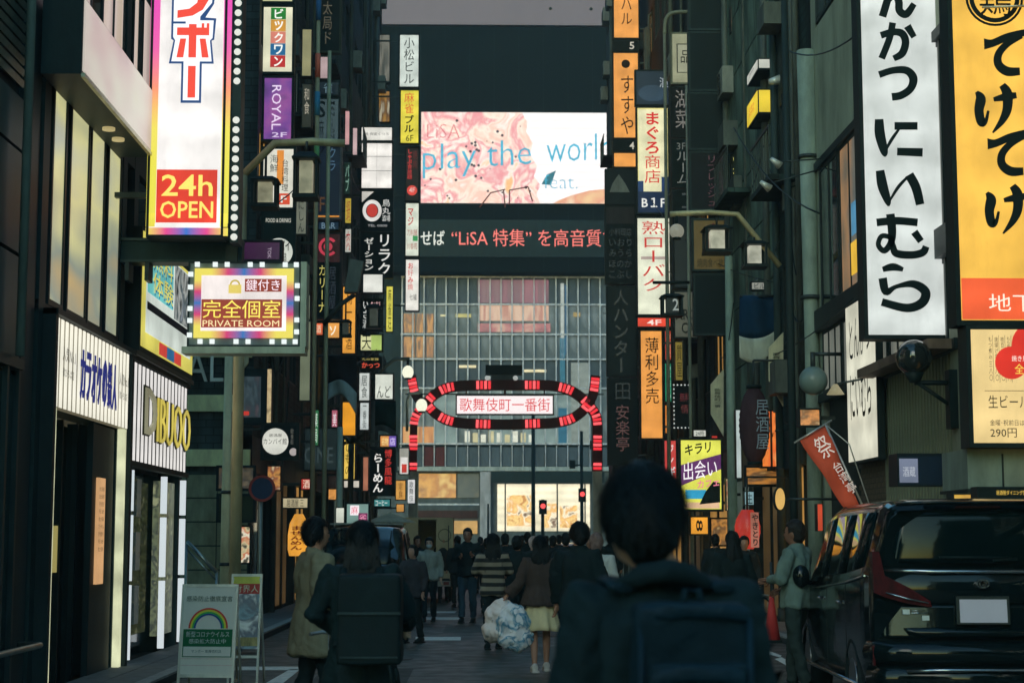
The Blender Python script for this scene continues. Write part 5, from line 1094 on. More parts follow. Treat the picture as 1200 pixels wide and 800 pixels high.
MB().prism(Fq, [(p.x, p.z) for p in P], -.06, 0).build('board', mat((160, 158, 130), .6, kind='beige_board'), r_)
MB().text(Fq, '一番', P[0].x + .1, P[2].z, P[0].x + .2, P[0].z - .04, .01, 'v', .0).build('lettering', mat((40, 40, 36), .5, kind='lettering_paint'), r_)
# hanging cloth banners
def cloth_banner(label, px0, py0, px1, py1, d, ctop, cbot, split, slant=0):
    a, b_ = at(px0, py1, d), at(px1, py0, d); r_ = thing('cloth_banner', label, 'banner', (a.x, d, a.z), 'two colour banners hung over the street')
    def strip(z0f, z1f, m_, nm):
        m = MB(); nx, nz = 10, 6; k = len(m.v)
        for j in range(nz + 1):
            for i in range(nx + 1):
                u = i / nx; v = z0f + (z1f - z0f) * j / nz
                sag = (1 - v) * slant * (math.sin(u * math.pi) * .18 - u * .22)
                m.v.append((a.x + (b_.x - a.x) * u, d + .08 * math.sin(u * 7 + v * 3) + (1 - v) * .1, a.z + (b_.z - a.z) * v + sag))
        for j in range(nz):
            for i in range(nx): p = k + j * (nx + 1) + i; m.f.append([p, p + 1, p + nx + 2, p + nx + 1]); m.sm.append(True)
        o = m.build(nm, m_, r_); s = o.modifiers.new('s', 'SOLIDIFY'); s.thickness = .01
    strip(split, 1, ctop, 'upper_cloth'); strip(0, split, cbot, 'lower_cloth')
    x0, x1 = (XL, a.x) if a.x < 0 else (b_.x, XR)
    MB().tube([(min(a.x, x0), d, b_.z), (max(b_.x, x1), d, b_.z)], .025).build('rail', M_metal, r_)
cloth_banner('banner of dark maroon over pale grey on the left', 384, 417, 418, 468, 37, mat((50, 30, 40), .8, kind='cloth'), mat((130, 146, 148), .8, kind='cloth'), .38, 1.5)
cloth_banner('banner of deep blue over white on the right', 868, 347, 915, 418, 32, mat((20, 62, 100), .8, kind='cloth'), mat((175, 180, 168), .8, kind='cloth'), .36, -1.2)
cloth_banner('banner of dark maroon over pale grey behind the pole on the right', 806, 402, 846, 445, 44, mat((56, 34, 40), .8, kind='cloth'), mat((110, 114, 104), .8, kind='cloth'), .4, 1)
cloth_banner('dark green awning cloth near the gate on the left', 436, 470, 464, 507, 62, mat((22, 58, 54), .8, kind='cloth'), mat((80, 88, 88), .8, kind='cloth'), .2, 1)
# red pennant, tilted
fl = thing('red_banner', 'tilted red shop flag with white characters leaning over the van', 'flag', (at(1000, 592, 21.5).x, 21.5, at(1000, 592, 21.5).z))
A_, B_, C_, D_ = at(937, 515, 21.5), at(967, 497, 21.5), at(1006, 592, 21.3), at(990, 596, 21.3)
m = MB(); nx, ny = 4, 10
for j in range(ny + 1):
    for i in range(nx + 1):
        u, v = i / nx, j / ny; p = A_.lerp(B_, u).lerp(D_.lerp(C_, u), v); m.v.append((p.x, p.y + .05 * math.sin(v * 9 + u * 2), p.z))
for j in range(ny):
    for i in range(nx): p = j * (nx + 1) + i; m.f.append([p, p + nx + 1, p + nx + 2, p + 1]); m.sm.append(True)
o = m.build('cloth', lit_pattern([(150, 40, 30), (205, 66, 46), (170, 50, 36)], scale=1, e=.25, kind='red_cloth'), fl); o.data.materials[0] = mat((225, 80, 55), .7, vary=.15, kind='red_cloth')
s = o.modifiers.new('s', 'SOLIDIFY'); s.thickness = .008
dirv = (D_ - A_).normalized(); acr = (B_ - A_).normalized()
Fq = Frame(A_, acr, -dirv, (0, -1, 0)); L = (D_ - A_).length; Wd = (B_ - A_).length
MB().text(Fq, '祭', Wd * .25, -L * .36, Wd * .75, -L * .08, .1, '', .03).text(Fq, '台湾亭', Wd * .35, -L * .88, Wd * .68, -L * .45, .1, 'v', .03).build('lettering', lit((235, 220, 205), .55, True), fl)
MB().tube([A_ - acr * .08, B_ + acr * .1], .012).tube([B_, C_ + dirv * .3], .014).tube([B_ + Vector((0, 0, 0)), Vector((B_.x + .3, B_.y, B_.z - .25)), C_ + dirv * .5], .008).build('pole', mat((170, 170, 165), .4, .6, kind='steel'), fl)
# big dark chochin
r_ = thing('paper_lantern', 'large dark unlit paper lantern with blurred grey characters', 'lantern', (at(884, 540, 31).x, 31, at(884, 542, 31).z))
c_ = at(884, 498, 31); a = at(867, 543, 31); b_ = at(902, 454, 31); R_ = (b_.x - a.x) / 2; H_ = b_.z - a.z
m = MB(); n = 26
prof = [(min(1, (math.sin(math.pi * min(max(i / n, .0), 1))) ** .38 + .0)) for i in range(n + 1)]
m.tube([(c_.x, 31, a.z + H_ * i / n) for i in range(n + 1)], [max(.35, prof[i]) * R_ * (.96 + .04 * (i % 2)) for i in range(n + 1)], 24); m.build('shade', mat((84, 48, 56), .7, kind='lantern_paper'), r_)
MB().text(f_cam(0, 31 - R_ - .02, 0), '居酒屋', c_.x - .02, a.z + .25, c_.x + R_ * .75, b_.z - .25, 0, 'v', .04).build('lettering', mat((130, 144, 156), .6, kind='lettering_paint'), r_)
for z in (a.z - .03, b_.z - .02): MB().tube([(c_.x, 31, z), (c_.x, 31, z + .06)], R_ * .5, 16).build('rim', M_black, r_)
MB().tube([(c_.x, 31, b_.z), (c_.x, 31, b_.z + .5)], .02).tube([(c_.x, 31, b_.z + .5), (XR, 31, b_.z + .5)], .02).build('hanger', M_metal, r_)
# red chochin low and others
r_ = thing('paper_lantern', 'red and white paper lantern with black characters behind the bicycle', 'lantern', (at(876, 640, 31.5).x, 31.5, at(876, 642, 31.5).z))
c_ = at(876, 620, 31.5); a = at(861, 643, 31.5); b_ = at(891, 597, 31.5); R_ = (b_.x - a.x) / 2; H_ = b_.z - a.z
MB().tube([(c_.x, 31.5, a.z + H_ * i / 12) for i in range(13)], [max(.45, math.sin(math.pi * i / 12) ** .4) * R_ * (.97 + .03 * (i % 2)) for i in range(13)], 20).build('shade', lit((205, 62, 50), .6), r_)
MB().fbox(f_cam(0, 31.5 - R_ * .98, 0), c_.x + .02, c_.x + R_ * .7, a.z + .03, b_.z - .05, 0, .01).build('paper_band', lit((205, 130, 110), .5), r_)
MB().text(f_cam(0, 31.5 - R_ * 1.02, 0), 'やきとり', c_.x + .04, a.z + .06, c_.x + R_ * .66, b_.z - .08, .01, 'v', .04).build('lettering', mat((26, 24, 24), .6, kind='lettering_paint'), r_)
MB().tube([(c_.x, 31.5, b_.z), (c_.x, 31.5, b_.z + .6)], .02).tube([(c_.x, 31.5, b_.z + .6), (XR, 31.5, b_.z + .6)], .02).build('hanger', M_metal, r_)
r_ = thing('round_sign', 'narrow oval warm yellow lamp sign above the denim jacket person', 'sign', (at(913, 584, 27).x, 27, at(913, 584, 27).z))
MB().tube([(at(913, 584, 27).x, 26.9, at(0, 584, 27).z), (at(913, 584, 27).x, 27.1, at(0, 584, 27).z)], .075, 24, ry=.17, up=(1, 0, 0)).build('face', lit((226, 180, 100), .8), r_)
MB().tube([(at(913, 584, 27).x, 26.92, at(0, 584, 27).z), (at(913, 584, 27).x, 27.08, at(0, 584, 27).z)], .09, 24, ry=.185, up=(1, 0, 0)).build('rim', M_black, r_)
MB().tube([(at(913, 584, 27).x, 27, at(0, 584, 27).z), (XR, 27, at(0, 584, 27).z)], .02).build('bracket', M_metal, r_)
r_, F, w, h, U, V = sign('small orange shield lantern with black character beneath the cafe sign', 808, 604, 831, 627, 34, (240, 160, 50), .9, (70, 50, 20), None, texts=[('8', .3, .15, .7, .85, (50, 30, 20), 0, 'r', .05)], name='lantern_sign')
sign('glowing orange lit menu wall behind the large dark lantern', 892, 480, 913, 548, 32.5, (230, 120, 50), .85, DARK, 'R', name='menu_sign', cat='menu', fmat=lit_pattern([(120, 40, 16), (240, 130, 50), (220, 90, 30), (250, 190, 110)], scale=2.4, e=.9, stretch=(2, 1, .5)))
sign('glowing amber counter light below the large dark lantern', 872, 545, 916, 570, 33, (200, 140, 60), .6, DARK, 'R', name='lit_counter', cat='counter', fmat=lit_pattern([(40, 30, 20), (200, 130, 50), (90, 60, 30), (235, 180, 100)], scale=1.6, e=.75, stretch=(1, 1, 3)))
sign('thin white lit strip beside the pole by the large lantern', 863, 480, 868, 560, 33, (200, 215, 212), .7, DARK, None, name='light_strip', cat='light')
sign('small orange lit picture above the red flag', 936, 478, 962, 500, 27, (200, 140, 80), .7, DARK, 'R', name='menu_sign', cat='menu', fmat=lit_pattern([(50, 36, 24), (225, 150, 80), (120, 80, 40), (240, 200, 140)], scale=4, e=.8))
sign('narrow lit red sign behind the person in the denim jacket', 958, 590, 964, 622, 26, (210, 80, 50), .7, DARK, None, name='small_sign')
# left extras
sign('dark shop box with a blurred display and red spot behind the left pole', 275, 432, 316, 498, 31.5, (34, 46, 50), 0, (26, 34, 36), None, name='shop_box', panels=[(.1, .1, .8, .9, lit_pattern([(24, 32, 36), (70, 84, 90), (40, 50, 56), (90, 70, 74)], scale=4, e=.4, stretch=(2, 1, .5)), 1), (.15, .78, .4, .86, (205, 60, 50), .7)])
sign('lit cream strip on the edge of the dark shop box', 312, 432, 319, 500, 31.4, (210, 180, 130), .55, DARK, None, name='light_strip', cat='light', fmat=lit_pattern([(90, 70, 44), (214, 190, 140), (150, 120, 80)], scale=5, e=.7))
sign('dim grey green shop window sign with faint latin letters', 350, 500, 397, 552, 43, (56, 76, 78), .22, DARK, 'L', texts=[('CINE', .1, .45, .9, .85, (86, 106, 108), .3, '', .02)], name='shop_sign')
sign('pale blue grey blank sign on the wall above the kanpai board', 351, 345, 364, 375, 36, (170, 180, 150), .45, DARK, None, bracket=False)
sign('tall dull cream banner sign beside the thin left pole', 350, 376, 365, 470, 36, (150, 160, 130), .4, DARK, None, name='banner_sign')
sign('cream side panel high on the left beside the thin coloured pipe', 353, 34, 366, 90, 34.5, (170, 165, 120), .6, DARK, None, name='side_panel_sign')
sign('dark small sign cluster below the cream side panel', 353, 98, 366, 150, 34.5, (60, 60, 50), .35, DARK, None, name='side_panel_sign', texts=[('和食', .2, .1, .8, .7, (200, 190, 170), .6, 'v', .0)])
sign('pale rose tilted plate hanging near the top left', 374, 66, 388, 93, 39, (210, 180, 180), .6, DARK, 'L', name='plate_sign')
sign('pink white narrow sign edge left of the white restaurant column', 404, 130, 410, 170, 50, (225, 170, 170), .7, DARK, 'L')
sign('second pink white narrow sign edge lower beside the column', 413, 150, 419, 182, 52, (225, 190, 190), .7, DARK, 'L')
sign('dark olive lit window sign high beside the Komatsu sign', 437, 40, 458, 98, 73, (110, 112, 96), .4, DARK, 'L', fmat=lit_pattern([(40, 44, 40), (150, 146, 130), (80, 80, 70)], scale=1.2, e=.5, stretch=(3, 1, .4)), name='lit_window_sign')
sign('amber lit window sign below the olive one', 437, 106, 458, 144, 73, (150, 110, 50), .5, DARK, 'L', fmat=lit_pattern([(60, 40, 20), (190, 140, 60), (110, 70, 30), (200, 190, 160)], scale=1.6, e=.6, stretch=(3, 1, .5)), name='lit_window_sign')

# more small lit pieces of the mid distance
def small(label, x0, y0, x1, y1, d, col, e=.7, tx=None, tcol=(40, 40, 40), te=0, opt='v', side='R', fm=None, **k):
    return sign(label, x0, y0, x1, y1, d, col, e, DARK, side, texts=[(tx, .15, .08, .85, .92, tcol, te, opt)] if tx else [], fmat=fm, **k)
food = lambda a, s_=5: lit_pattern(a, scale=s_, e=.8)
small('lit white menu board with food pictures low on the right past the cafe sign', 851, 560, 861, 598, 37, (220, 214, 190), .8, fm=food([(60, 50, 40), (220, 200, 150), (180, 80, 50), (235, 228, 205)], 6))
small('amber shop window glow behind the right hand crowd', 832, 606, 856, 640, 40, (200, 140, 70), .6, fm=food([(40, 34, 26), (190, 130, 60), (90, 64, 40), (230, 190, 120)], 3), name='lit_window_sign')
small('small red vertical sign right of the dotted bulb panel', 834, 510, 841, 548, 40.5, (200, 56, 46), .75, '個室', (245, 225, 210), .8)
small('little green lit sign over the amber shop window', 850, 540, 862, 552, 39.5, (60, 150, 100), .65, 'OPEN', (220, 240, 225), .8, '')
small('pale blue lit sign strip between the two right poles', 872, 575, 884, 592, 34, (150, 190, 196), .6, '生', (30, 60, 80), 0, '')
small('small orange noodle sign left of the bulb panel', 779, 474, 789, 508, 51, (232, 140, 60), .8, 'らー', (60, 34, 20))
small('dim yellow vertical sign below the XRC CA sign', 791, 400, 801, 446, 47, (170, 150, 70), .45, '質屋', (50, 44, 30))
small('small white 24 sign above the yellow green cafe sign', 812, 503, 828, 512, 42, (225, 228, 215), .75, '24時', (40, 60, 80), 0, '')
small('faint blue vertical sign high between the maroon panel and the jewellery sign', 860, 226, 868, 262, 38, (50, 84, 110), .4, 'カラ', (150, 180, 200), .5)
small('dim red vertical sign beside the ochre panel', 861, 266, 869, 318, 38.5, (110, 40, 40), .4, '焼肉', (200, 150, 130), .5)
small('small white building name plate on the stone cladding', 880, 330, 900, 340, 33, (190, 192, 180), .5, 'ビル', (50, 60, 60), 0, '')
small('lit amber drinks poster under the kanpai disc board', 312, 545, 330, 575, 34.5, (200, 150, 80), .6, side='L', fm=food([(40, 30, 24), (200, 140, 70), (120, 60, 40), (230, 210, 160)], 5))
small('small green vertical sign by the thin left pole', 366, 480, 374, 522, 40, (60, 130, 84), .6, '薬局', (220, 235, 220), .8, side='L')
small('small red lit square sign above the thin left pole crowd', 352, 560, 366, 574, 37, (190, 60, 50), .7, '酒', (245, 225, 200), .8, '', 'L')
small('cream lit shop sign over the pavement left of the dark minivan', 330, 582, 362, 596, 39, (214, 200, 160), .65, '居酒屋 三', (60, 44, 34), 0, '', 'L')
small('small pink vertical sign left of the orange banner sign', 388, 480, 396, 520, 44, (205, 110, 130), .6, '美容', (250, 235, 238), .8, side='L')
small('small teal lit sign below the black ramen sign', 436, 584, 458, 594, 60, (70, 150, 150), .6, 'コーヒー', (230, 240, 235), .8, '', 'L')
small('amber strip of lantern light beneath the pink vertical sign', 384, 572, 398, 586, 45, (220, 150, 70), .7, side='L', fm=food([(60, 40, 24), (230, 160, 80), (150, 90, 40)], 4))
small('narrow white lit sign at the second storey beside the black kana curl sign', 356, 300, 362, 340, 41.5, (190, 196, 180), .55, 'スナック', (50, 60, 60), side='L')
small('dim blue sign under the navy sign with the orange trim', 372, 259, 398, 270, 41, (40, 66, 90), .4, 'BAR', (130, 160, 180), .5, '', 'L')
small('little yellow sign with red character between the two lamp arms on the left', 404, 232, 412, 262, 49, (214, 190, 70), .65, '鍋', (180, 50, 40), .5, '', 'L')
small('dark green narrow sign with pale kana above the little yellow sign', 403, 190, 411, 228, 49.5, (30, 60, 50), .3, 'パブ', (150, 190, 170), .55, side='L')
small('small white sign with red character below the little yellow sign', 404, 268, 412, 296, 49, (218, 220, 206), .65, '肉', (190, 50, 44), .6, '', 'L')
small('small amber sign low between the truck and the ramen sign', 464, 590, 474, 600, 63, (225, 160, 80), .7, side='L')
for i, (A_, B_, sg) in enumerate((((300, 330, 33), (420, 260, 52), .4), ((760, 230, 50), (905, 330, 32), .5), ((850, 420, 38), (1000, 350, 24), .35), ((345, 420, 36), (450, 400, 60), .5), ((905, 300, 32), (960, 140, 28), .2), ((856, 60, 38), (940, 20, 30), .3))):
    A2, B2 = at(*A_), at(*B_); r_ = MB().tube([A2.lerp(B2, t_ / 12) - Vector((0, 0, sg * 4 * (t_ / 12) * (1 - t_ / 12))) for t_ in range(13)], .010, 6).build('overhead_cable', M_black)
    tag(r_, ('thin cable from the alley corner toward the relaxation sign', 'cable slung from the maguro sign to the broad right pole', 'cable running from the second right pole to the pale building', 'cable over the left pavement by the grey lamp head', 'short steep cable up to the restaurant corner column', 'high cable beside the topmost black panel')[i], 'cable')

sign('yellow lit awning strip behind the roof of the black minivan', 1116, 577, 1250, 597, 16.4, (226, 186, 70), .8, DARK, None, name='lit_awning', cat='awning', fmat=lit_pattern([(120, 84, 24), (228, 184, 60), (190, 140, 40), (245, 220, 120)], scale=2.2, e=.85, stretch=(1, 1, 3)))  # added glowing strip, stands in for a yellow reflection on the van roof
# ------------------------------------------------------------------ the red gate
d = 75.0
gt = thing('gate', 'red and black illuminated street gate arch with red lamps and a lit white name panel', 'gate', (at(594, 600, d).x, d, 0))
FG = f_cam(0, d, 0)
def gp2(px, py): p = at(px, py, d); return Vector((p.x, p.z))
def band(pts, wpx, n0, n1, closed=False):
    hw = wpx / 2 * (d / FPX); m = MB(); P = [gp2(*q) for q in pts]; n = len(P); L = []; R = []
    for i in range(n):
        a = P[(i - 1) % n] if closed or i > 0 else P[i]; b = P[(i + 1) % n] if closed or i < n - 1 else P[i]
        t = (b - a).normalized(); nn = Vector((-t.y, t.x)); L.append(P[i] + nn * hw); R.append(P[i] - nn * hw)
    for i in range(n if closed else n - 1):
        j = (i + 1) % n; q = [tuple(R[i]), tuple(R[j]), tuple(L[j]), tuple(L[i])]
        ar = sum(q[a][0] * q[(a + 1) % 4][1] - q[(a + 1) % 4][0] * q[a][1] for a in range(4))
        if ar < 0: q.reverse()
        m.prism(FG, q, n0, n1)
    return m
def spline(pts, k=8):
    S = []; pts = [Vector(p) for p in pts]
    for i in range(len(pts) - 1):
        p0, p1, p2, p3 = pts[max(0, i - 1)], pts[i], pts[i + 1], pts[min(len(pts) - 1, i + 2)]
        for j in range(k):
            t_ = j / k; S.append(.5 * ((2 * p1) + (p2 - p0) * t_ + (2 * p0 - 5 * p1 + 4 * p2 - p3) * t_ ** 2 + (3 * p1 - 3 * p2 + p3 - p0) * t_ ** 3))
    S.append(pts[-1]); return S
top = spline([(498, 474), (508, 463), (522, 455), (538, 452), (560, 451), (594, 451), (630, 451), (650, 452), (668, 457), (682, 466), (693, 478)])
bot = spline([(498, 470), (508, 482), (522, 491), (538, 495), (560, 496.5), (594, 497), (630, 496), (650, 495), (668, 491), (682, 482), (693, 468)])
gm = mat((92, 22, 28), .4, .1, kind='gate_red_paint', cool=.2)
band(top, 12, -.3, .0).build('upper_band', gm, gt); band(bot, 12, -.28, .03).build('lower_band', gm, gt)
rpost = spline([(688, 473), (697, 484), (700, 497), (700, 520), (700, 552)]); lpost = spline([(499, 473), (489, 484), (485, 497), (484.5, 520), (484, 552)])
rh = spline([(688, 476), (695, 462), (698, 440)]); lh = spline([(499, 476), (487, 462), (482, 440)])
for nm, q, w_, n1 in (('post_curve', rpost, 12, .06), ('post_curve', lpost, 8.5, .06), ('horn', rh, 11, .08), ('horn', lh, 11, .08)): band(q, w_, -.32, n1).build(nm, gm, gt)
for px in (700, 484.5):
    p = gp2(px, 552); MB().box(p.x - .2, p.x + .2, d - .1, d + .3, 0, p.y).build('post', mat((150, 144, 130), .5, .3, kind='grey_post'), gt)
lampm = [lit((255, 92, 98), 1.15, uneven=0), lit((236, 48, 60), 1.0, uneven=0)]
lm = [MB().box(-.06, .06, -.06, .0, -.18, .18).mesh('lamp', m_) for m_ in lampm]
def lamps(S, idx, off, n, sp=3.6):
    """a group of lamps centred at pixel fraction along S, laid across the band"""
    P = [gp2(q.x, q.y) for q in S]; acc = [0]
    for i in range(1, len(P)): acc.append(acc[-1] + (P[i] - P[i - 1]).length)
    for k in range(n):
        s_ = acc[-1] * idx + (k - (n - 1) / 2) * sp * d / FPX
        i = max(1, min(len(P) - 1, next((j for j, a in enumerate(acc) if a >= s_), len(P) - 1)))
        t_ = (s_ - acc[i - 1]) / max(1e-6, acc[i] - acc[i - 1]); p = P[i - 1].lerp(P[i], t_); tv = (P[i] - P[i - 1]).normalized()
        put(lm[k % 2], 'lamp', gt, rel((p.x, d - off, p.y), gt), rot=(0, -math.atan2(tv.y, tv.x), 0))
for S, off in ((top, .02), (bot, .05)):
    for f, n in ((.05, 2), (.155, 4), (.36, 4), (.63, 4), (.82, 4), (.95, 2)): lamps(S, f, off, n, 4.6 if n == 4 else 4.2)
for S in (rpost, lpost):
    for f, n in ((.12, 2), (.27, 3), (.6, 4), (.93, 2)): lamps(S, f, .085, n, 4.6)
for S in (rh, lh): lamps(S, .72, .10, 4, 4.2)
a, b_ = gp2(535.5, 484.5), gp2(647.5, 464)
MB().fbox(FG, a.x - .06, b_.x + .06, a.y - .06, b_.y + .06, -.2, .05).build('name_panel_frame', mat((60, 20, 22), .4, kind='gate_frame'), gt)
np_ = MB().fbox(FG, a.x, b_.x, a.y, b_.y, .05, .08).build('name_panel', lit((250, 238, 238), .95, uneven=0), gt)
MB().text(FG, '歌舞伎町一番街', a.x + .12, a.y + .1, b_.x - .12, b_.y - .1, .10, '', .03).build('lettering', lit((222, 60, 70), .9, True), np_)
a, b_ = gp2(569, 438.5), gp2(612, 427.5); MB().fbox(FG, a.x, b_.x, a.y, b_.y, -.6, 0).build('top_box', M_black, gt)
a, b_ = gp2(575, 450), gp2(605, 439); MB().fbox(FG, a.x, b_.x, a.y, b_.y, -.4, -.05).build('top_box_base', mat((80, 86, 86), .5, kind='grey_paint'), gt)
for px in (571, 604): MB().ball((gp2(px, 443).x, d - .1, gp2(px, 443).y), .11, seg=10, rings=6).build('floodlight', lit((200, 205, 200), .6, uneven=0), gt)
m = MB()
for px in (592,): m.fbox(FG, gp2(px, 0).x - .05, gp2(px, 0).x + .05, gp2(0, 464).y, gp2(0, 456).y, -.1, 0)
for px in (548, 637): m.fbox(FG, gp2(px, 0).x - .03, gp2(px, 0).x + .03, gp2(0, 464).y, gp2(0, 456).y, -.1, 0)
MB().fbox(FG, gp2(478, 0).x, gp2(705, 0).x, gp2(0, 461).y, gp2(0, 459.5).y, -.25, -.2).build('tie_rod', M_metal, gt)
m.build('hanger', gm, gt)

# ------------------------------------------------------------------ poles, lamps, signals
def pole(label, px, ptop, dd, r, c, top_px=None, name='utility_pole', cat='pole', rt=None):
    p = at(px, 632, dd); zt = at(px, ptop, dd).z; r_ = thing(name, label, cat, (p.x, dd, 0))
    MB().tube([(p.x, dd, 0), (p.x, dd, zt * .5), (p.x, dd, zt)], [r, r * .93, rt or r * .8], 14).build('shaft', mat(c, .6, .1, scale=3, kind='pole_paint'), r_)
    MB().tube([(p.x, dd, 0), (p.x, dd, .35)], r * 1.25, 14).build('base_collar', mat((60, 66, 62), .6, kind='pole_base'), r_)
    return r_, p
r_, p = pole('beige steel pole under the PRIVATE ROOM sign', 264, 398, 26.5, .075, (222, 214, 172))
for zz_ in (1.2, 2.3): MB().tube([(p.x, 26.5, zz_), (p.x, 26.5, zz_ + .05)], .085, 12).build('clamp', M_metal, r_)
r_, p = pole('thin grey olive pole left of the maroon and grey banner', 379, 60, 36, .05, (150, 152, 124))
r_, p = pole('pale green grey pole beside the orange banner', 397, 500, 40, .085, (160, 176, 160))
r_, p = pole('thin pipe painted in several faded colours at the upper left', 365, -60, 34.2, .05, (150, 140, 110))
for i, (zz_, c_) in enumerate(((10.2, (60, 120, 150)), (11.0, (190, 90, 70)), (9.2, (90, 140, 90)), (12.2, (50, 90, 130)))): MB().tube([(p.x, 34.2, zz_), (p.x, 34.2, zz_ + .5)], .056, 12).build('sticker_band', mat(c_, .6, kind='sticker'), r_)
r_, p = pole('dark green grey pole on the right beside the lanterns', 916, -60, 31.8, .08, (60, 74, 72))
for zz_ in (2.2, 2.9, 3.6): MB().tube([(p.x, 31.8, zz_), (p.x, 31.8, zz_ + .04)], .088, 14).build('strap', M_metal, r_)
r_, p = pole('pale grey conduit pole right behind the red flag', 931, -60, 28.4, .07, (48, 58, 58))
r_, p = pole('second dark pole farther down on the right, behind the cafe sign', 859, 300, 36.5, .11, (120, 136, 122))
r_, p = pole('light grey concrete column at the corner of the pale restaurant building', 956, 60, 28.25, .13, (120, 134, 122), rt=.16)
for zz_ in (5.6, 8.0): MB().tube([(p.x, 28.25, zz_), (p.x, 28.25, zz_ + .06)], .175, 14).build('strap', M_metal, r_)
r_, p = pole('thin pipe to the left of the framed sign tower', 811, 100, 39, .04, (120, 126, 112))
r_, p = pole('hooked pipe rising above the beige framed sign', 785, 40, 41.5, .05, (110, 112, 96))
MB().tube(spline([(p.x, 41.5, at(785, 40, 41.5).z), (p.x + .05, 41.5, at(785, 22, 41.5).z), (p.x + .25, 41.5, at(785, 15, 41.5).z), (p.x + .7, 41.5, at(785, 14, 41.5).z)]), .05).build('hook', mat((110, 112, 96), .6, kind='pole_paint'), r_)
# square street lanterns
def lantern(label, px, py0, py1, wpx, dd, root_from, glow=(200, 196, 160), e=.35):
    a = at(px - wpx / 2, py1, dd); b_ = at(px + wpx / 2, py0, dd); w = b_.x - a.x; h = b_.z - a.z; cx = (a.x + b_.x) / 2
    r_ = thing('street_lantern', label, 'street lamp', (cx, dd, a.z), 'square lanterns hanging from street lamp arms')
    lm_ = M_black
    m = MB(); f = w * .10
    for sx in (-1, 1):
        for sy in (-1, 1): m.box(cx + sx * w / 2 - (f if sx > 0 else 0), cx + sx * w / 2 + (0 if sx > 0 else f), dd + sy * w / 2 - (f if sy > 0 else 0), dd + sy * w / 2 + (0 if sy > 0 else f), a.z, a.z + h * .82)
    m.box(cx - w / 2 - .01, cx + w / 2 + .01, dd - w / 2 - .01, dd + w / 2 + .01, a.z - .02, a.z + .035); m.build('cage', lm_, r_)
    m = MB(); n = 4
    m.tube([(cx, dd, a.z + h * .80), (cx, dd, a.z + h * .84), (cx, dd, a.z + h * .97), (cx, dd, a.z + h)], [w * .78, w * .8, w * .42, w * .1], 4, up=(1, 1, 0), smooth=False); m.build('roof', lm_, r_)
    MB().box(cx - w * .27, cx + w * .27, dd - w * .27, dd + w * .27, a.z + .04, a.z + h * .78).build('glass', lit(glow, e, uneven=.3, scale=6), r_)
    MB().tube([(cx, dd, a.z + h), (cx, dd, root_from)], .018, 8).build('hanger', M_metal, r_)
    return r_
def arm(label, pts, dd, r=.05, c=(160, 152, 118), base=True):
    P = [at(a, b_, dd) for a, b_ in pts]; r_ = thing('street_light', label, 'street lamp', (P[0].x, dd, 0)); m = mat(c, .5, .3, kind='arm_paint')
    MB().tube(P, r, 10).build('arm', m, r_)
    if base: MB().tube([(P[0].x, dd, 0), (P[0].x, dd, P[0].z)], [r * 1.5, r * 1.3], 12).build('post', m, r_)
    return r_
arm('olive street lamp arm on the left rising from behind the 24h sign', [(284, 206), (322, 168), (366, 166), (404, 168)], 23.5, .055)
zl = at(0, 168, 23.5).z
lantern('dark square lantern hanging right beside the 24h sign', 311, 207, 243, 30, 23.5, zl)
lantern('dark square lantern under the end of the left lamp arm', 359, 178, 232, 29, 23.3, zl)
arm('olive street lamp arm on the right reaching over the ochre panel', [(914, 312), (864, 251), (830, 249), (785, 251)], 29.5, .05, base=False)
zl = at(0, 251, 29.5).z
lantern('dark square lantern hanging in front of the ochre panel', 840, 264, 296, 30, 29.5, zl, (215, 215, 190), .5)
lantern('dark square lantern near the foot of the right lamp arm', 884, 282, 313, 26, 29.4, at(884, 278, 29.4).z, (215, 215, 195), .5)
r_ = thing('globe_lamp', 'pale round globe lamp at the tip of the right street lamp arm', 'street lamp', (at(793, 270, 29.5).x, 29.5, at(0, 280, 29.5).z))
p = at(793, 271, 29.5); MB().ball(p, .13, seg=20, rings=12).build('globe', lit((176, 176, 158), .45, uneven=.1), r_); MB().tube([p + Vector((0, 0, .12)), p + Vector((0, 0, .28))], .03, 8).tube([p - Vector((0, 0, .15)), p - Vector((0, 0, .11))], .07, 10).build('cap', M_black, r_)
arm('grey lamp arm carrying a small lantern over the maroon and grey banner', [(379, 380), (400, 356), (416, 345)], 35.8, .05, (84, 88, 84), False)
lantern('small dark lantern in front of the orange brush sign', 405, 374, 394, 13, 35.8, at(0, 352, 35.8).z, (90, 96, 88), .2)
r_ = thing('street_lamp', 'grey sloping lamp head at the top of the lamp arm on the left', 'street lamp', (at(420, 345, 35).x, 35, at(0, 345, 35).z))
q = [at(403, 342, 35), at(419, 342, 35), at(426, 306, 35), at(410, 303, 35)]; MB().prism(f_cam(0, 35, 0), [(v.x, v.z) for v in q], -.3, 0).build('housing', mat((100, 104, 96), .5, kind='lamp_grey'), r_)
lantern('small dark lantern before the black and pink sign column', 438, 356, 384, 17, 50, at(0, 344, 50).z, (110, 116, 106), .2)
lantern('small dark lantern with a pale 2 in front of the white brush kana sign', 787, 344, 370, 24, 37, at(0, 331, 37).z, (60, 74, 78), .12)
arm('black arm holding a small lantern across the white brush kana sign', [(808, 331), (790, 331), (765, 331)], 37, .035, (40, 44, 44), False)
MB().text(f_cam(0, 36.7, 0), '2', at(784, 0, 36.7).x, at(0, 362, 36.7).z, at(791, 0, 36.7).x, at(0, 348, 36.7).z, .05).build('painted_number', lit((180, 190, 185), .5, True), [o for o in bpy.data.objects if 'with a pale 2' in o.get('label', '')][0])
r_, = [arm('curved grey lamp arm near the gate on the left', [(437, 470), (438, 450), (448, 432), (462, 421), (480, 420)], 60, .06, (96, 100, 92))]
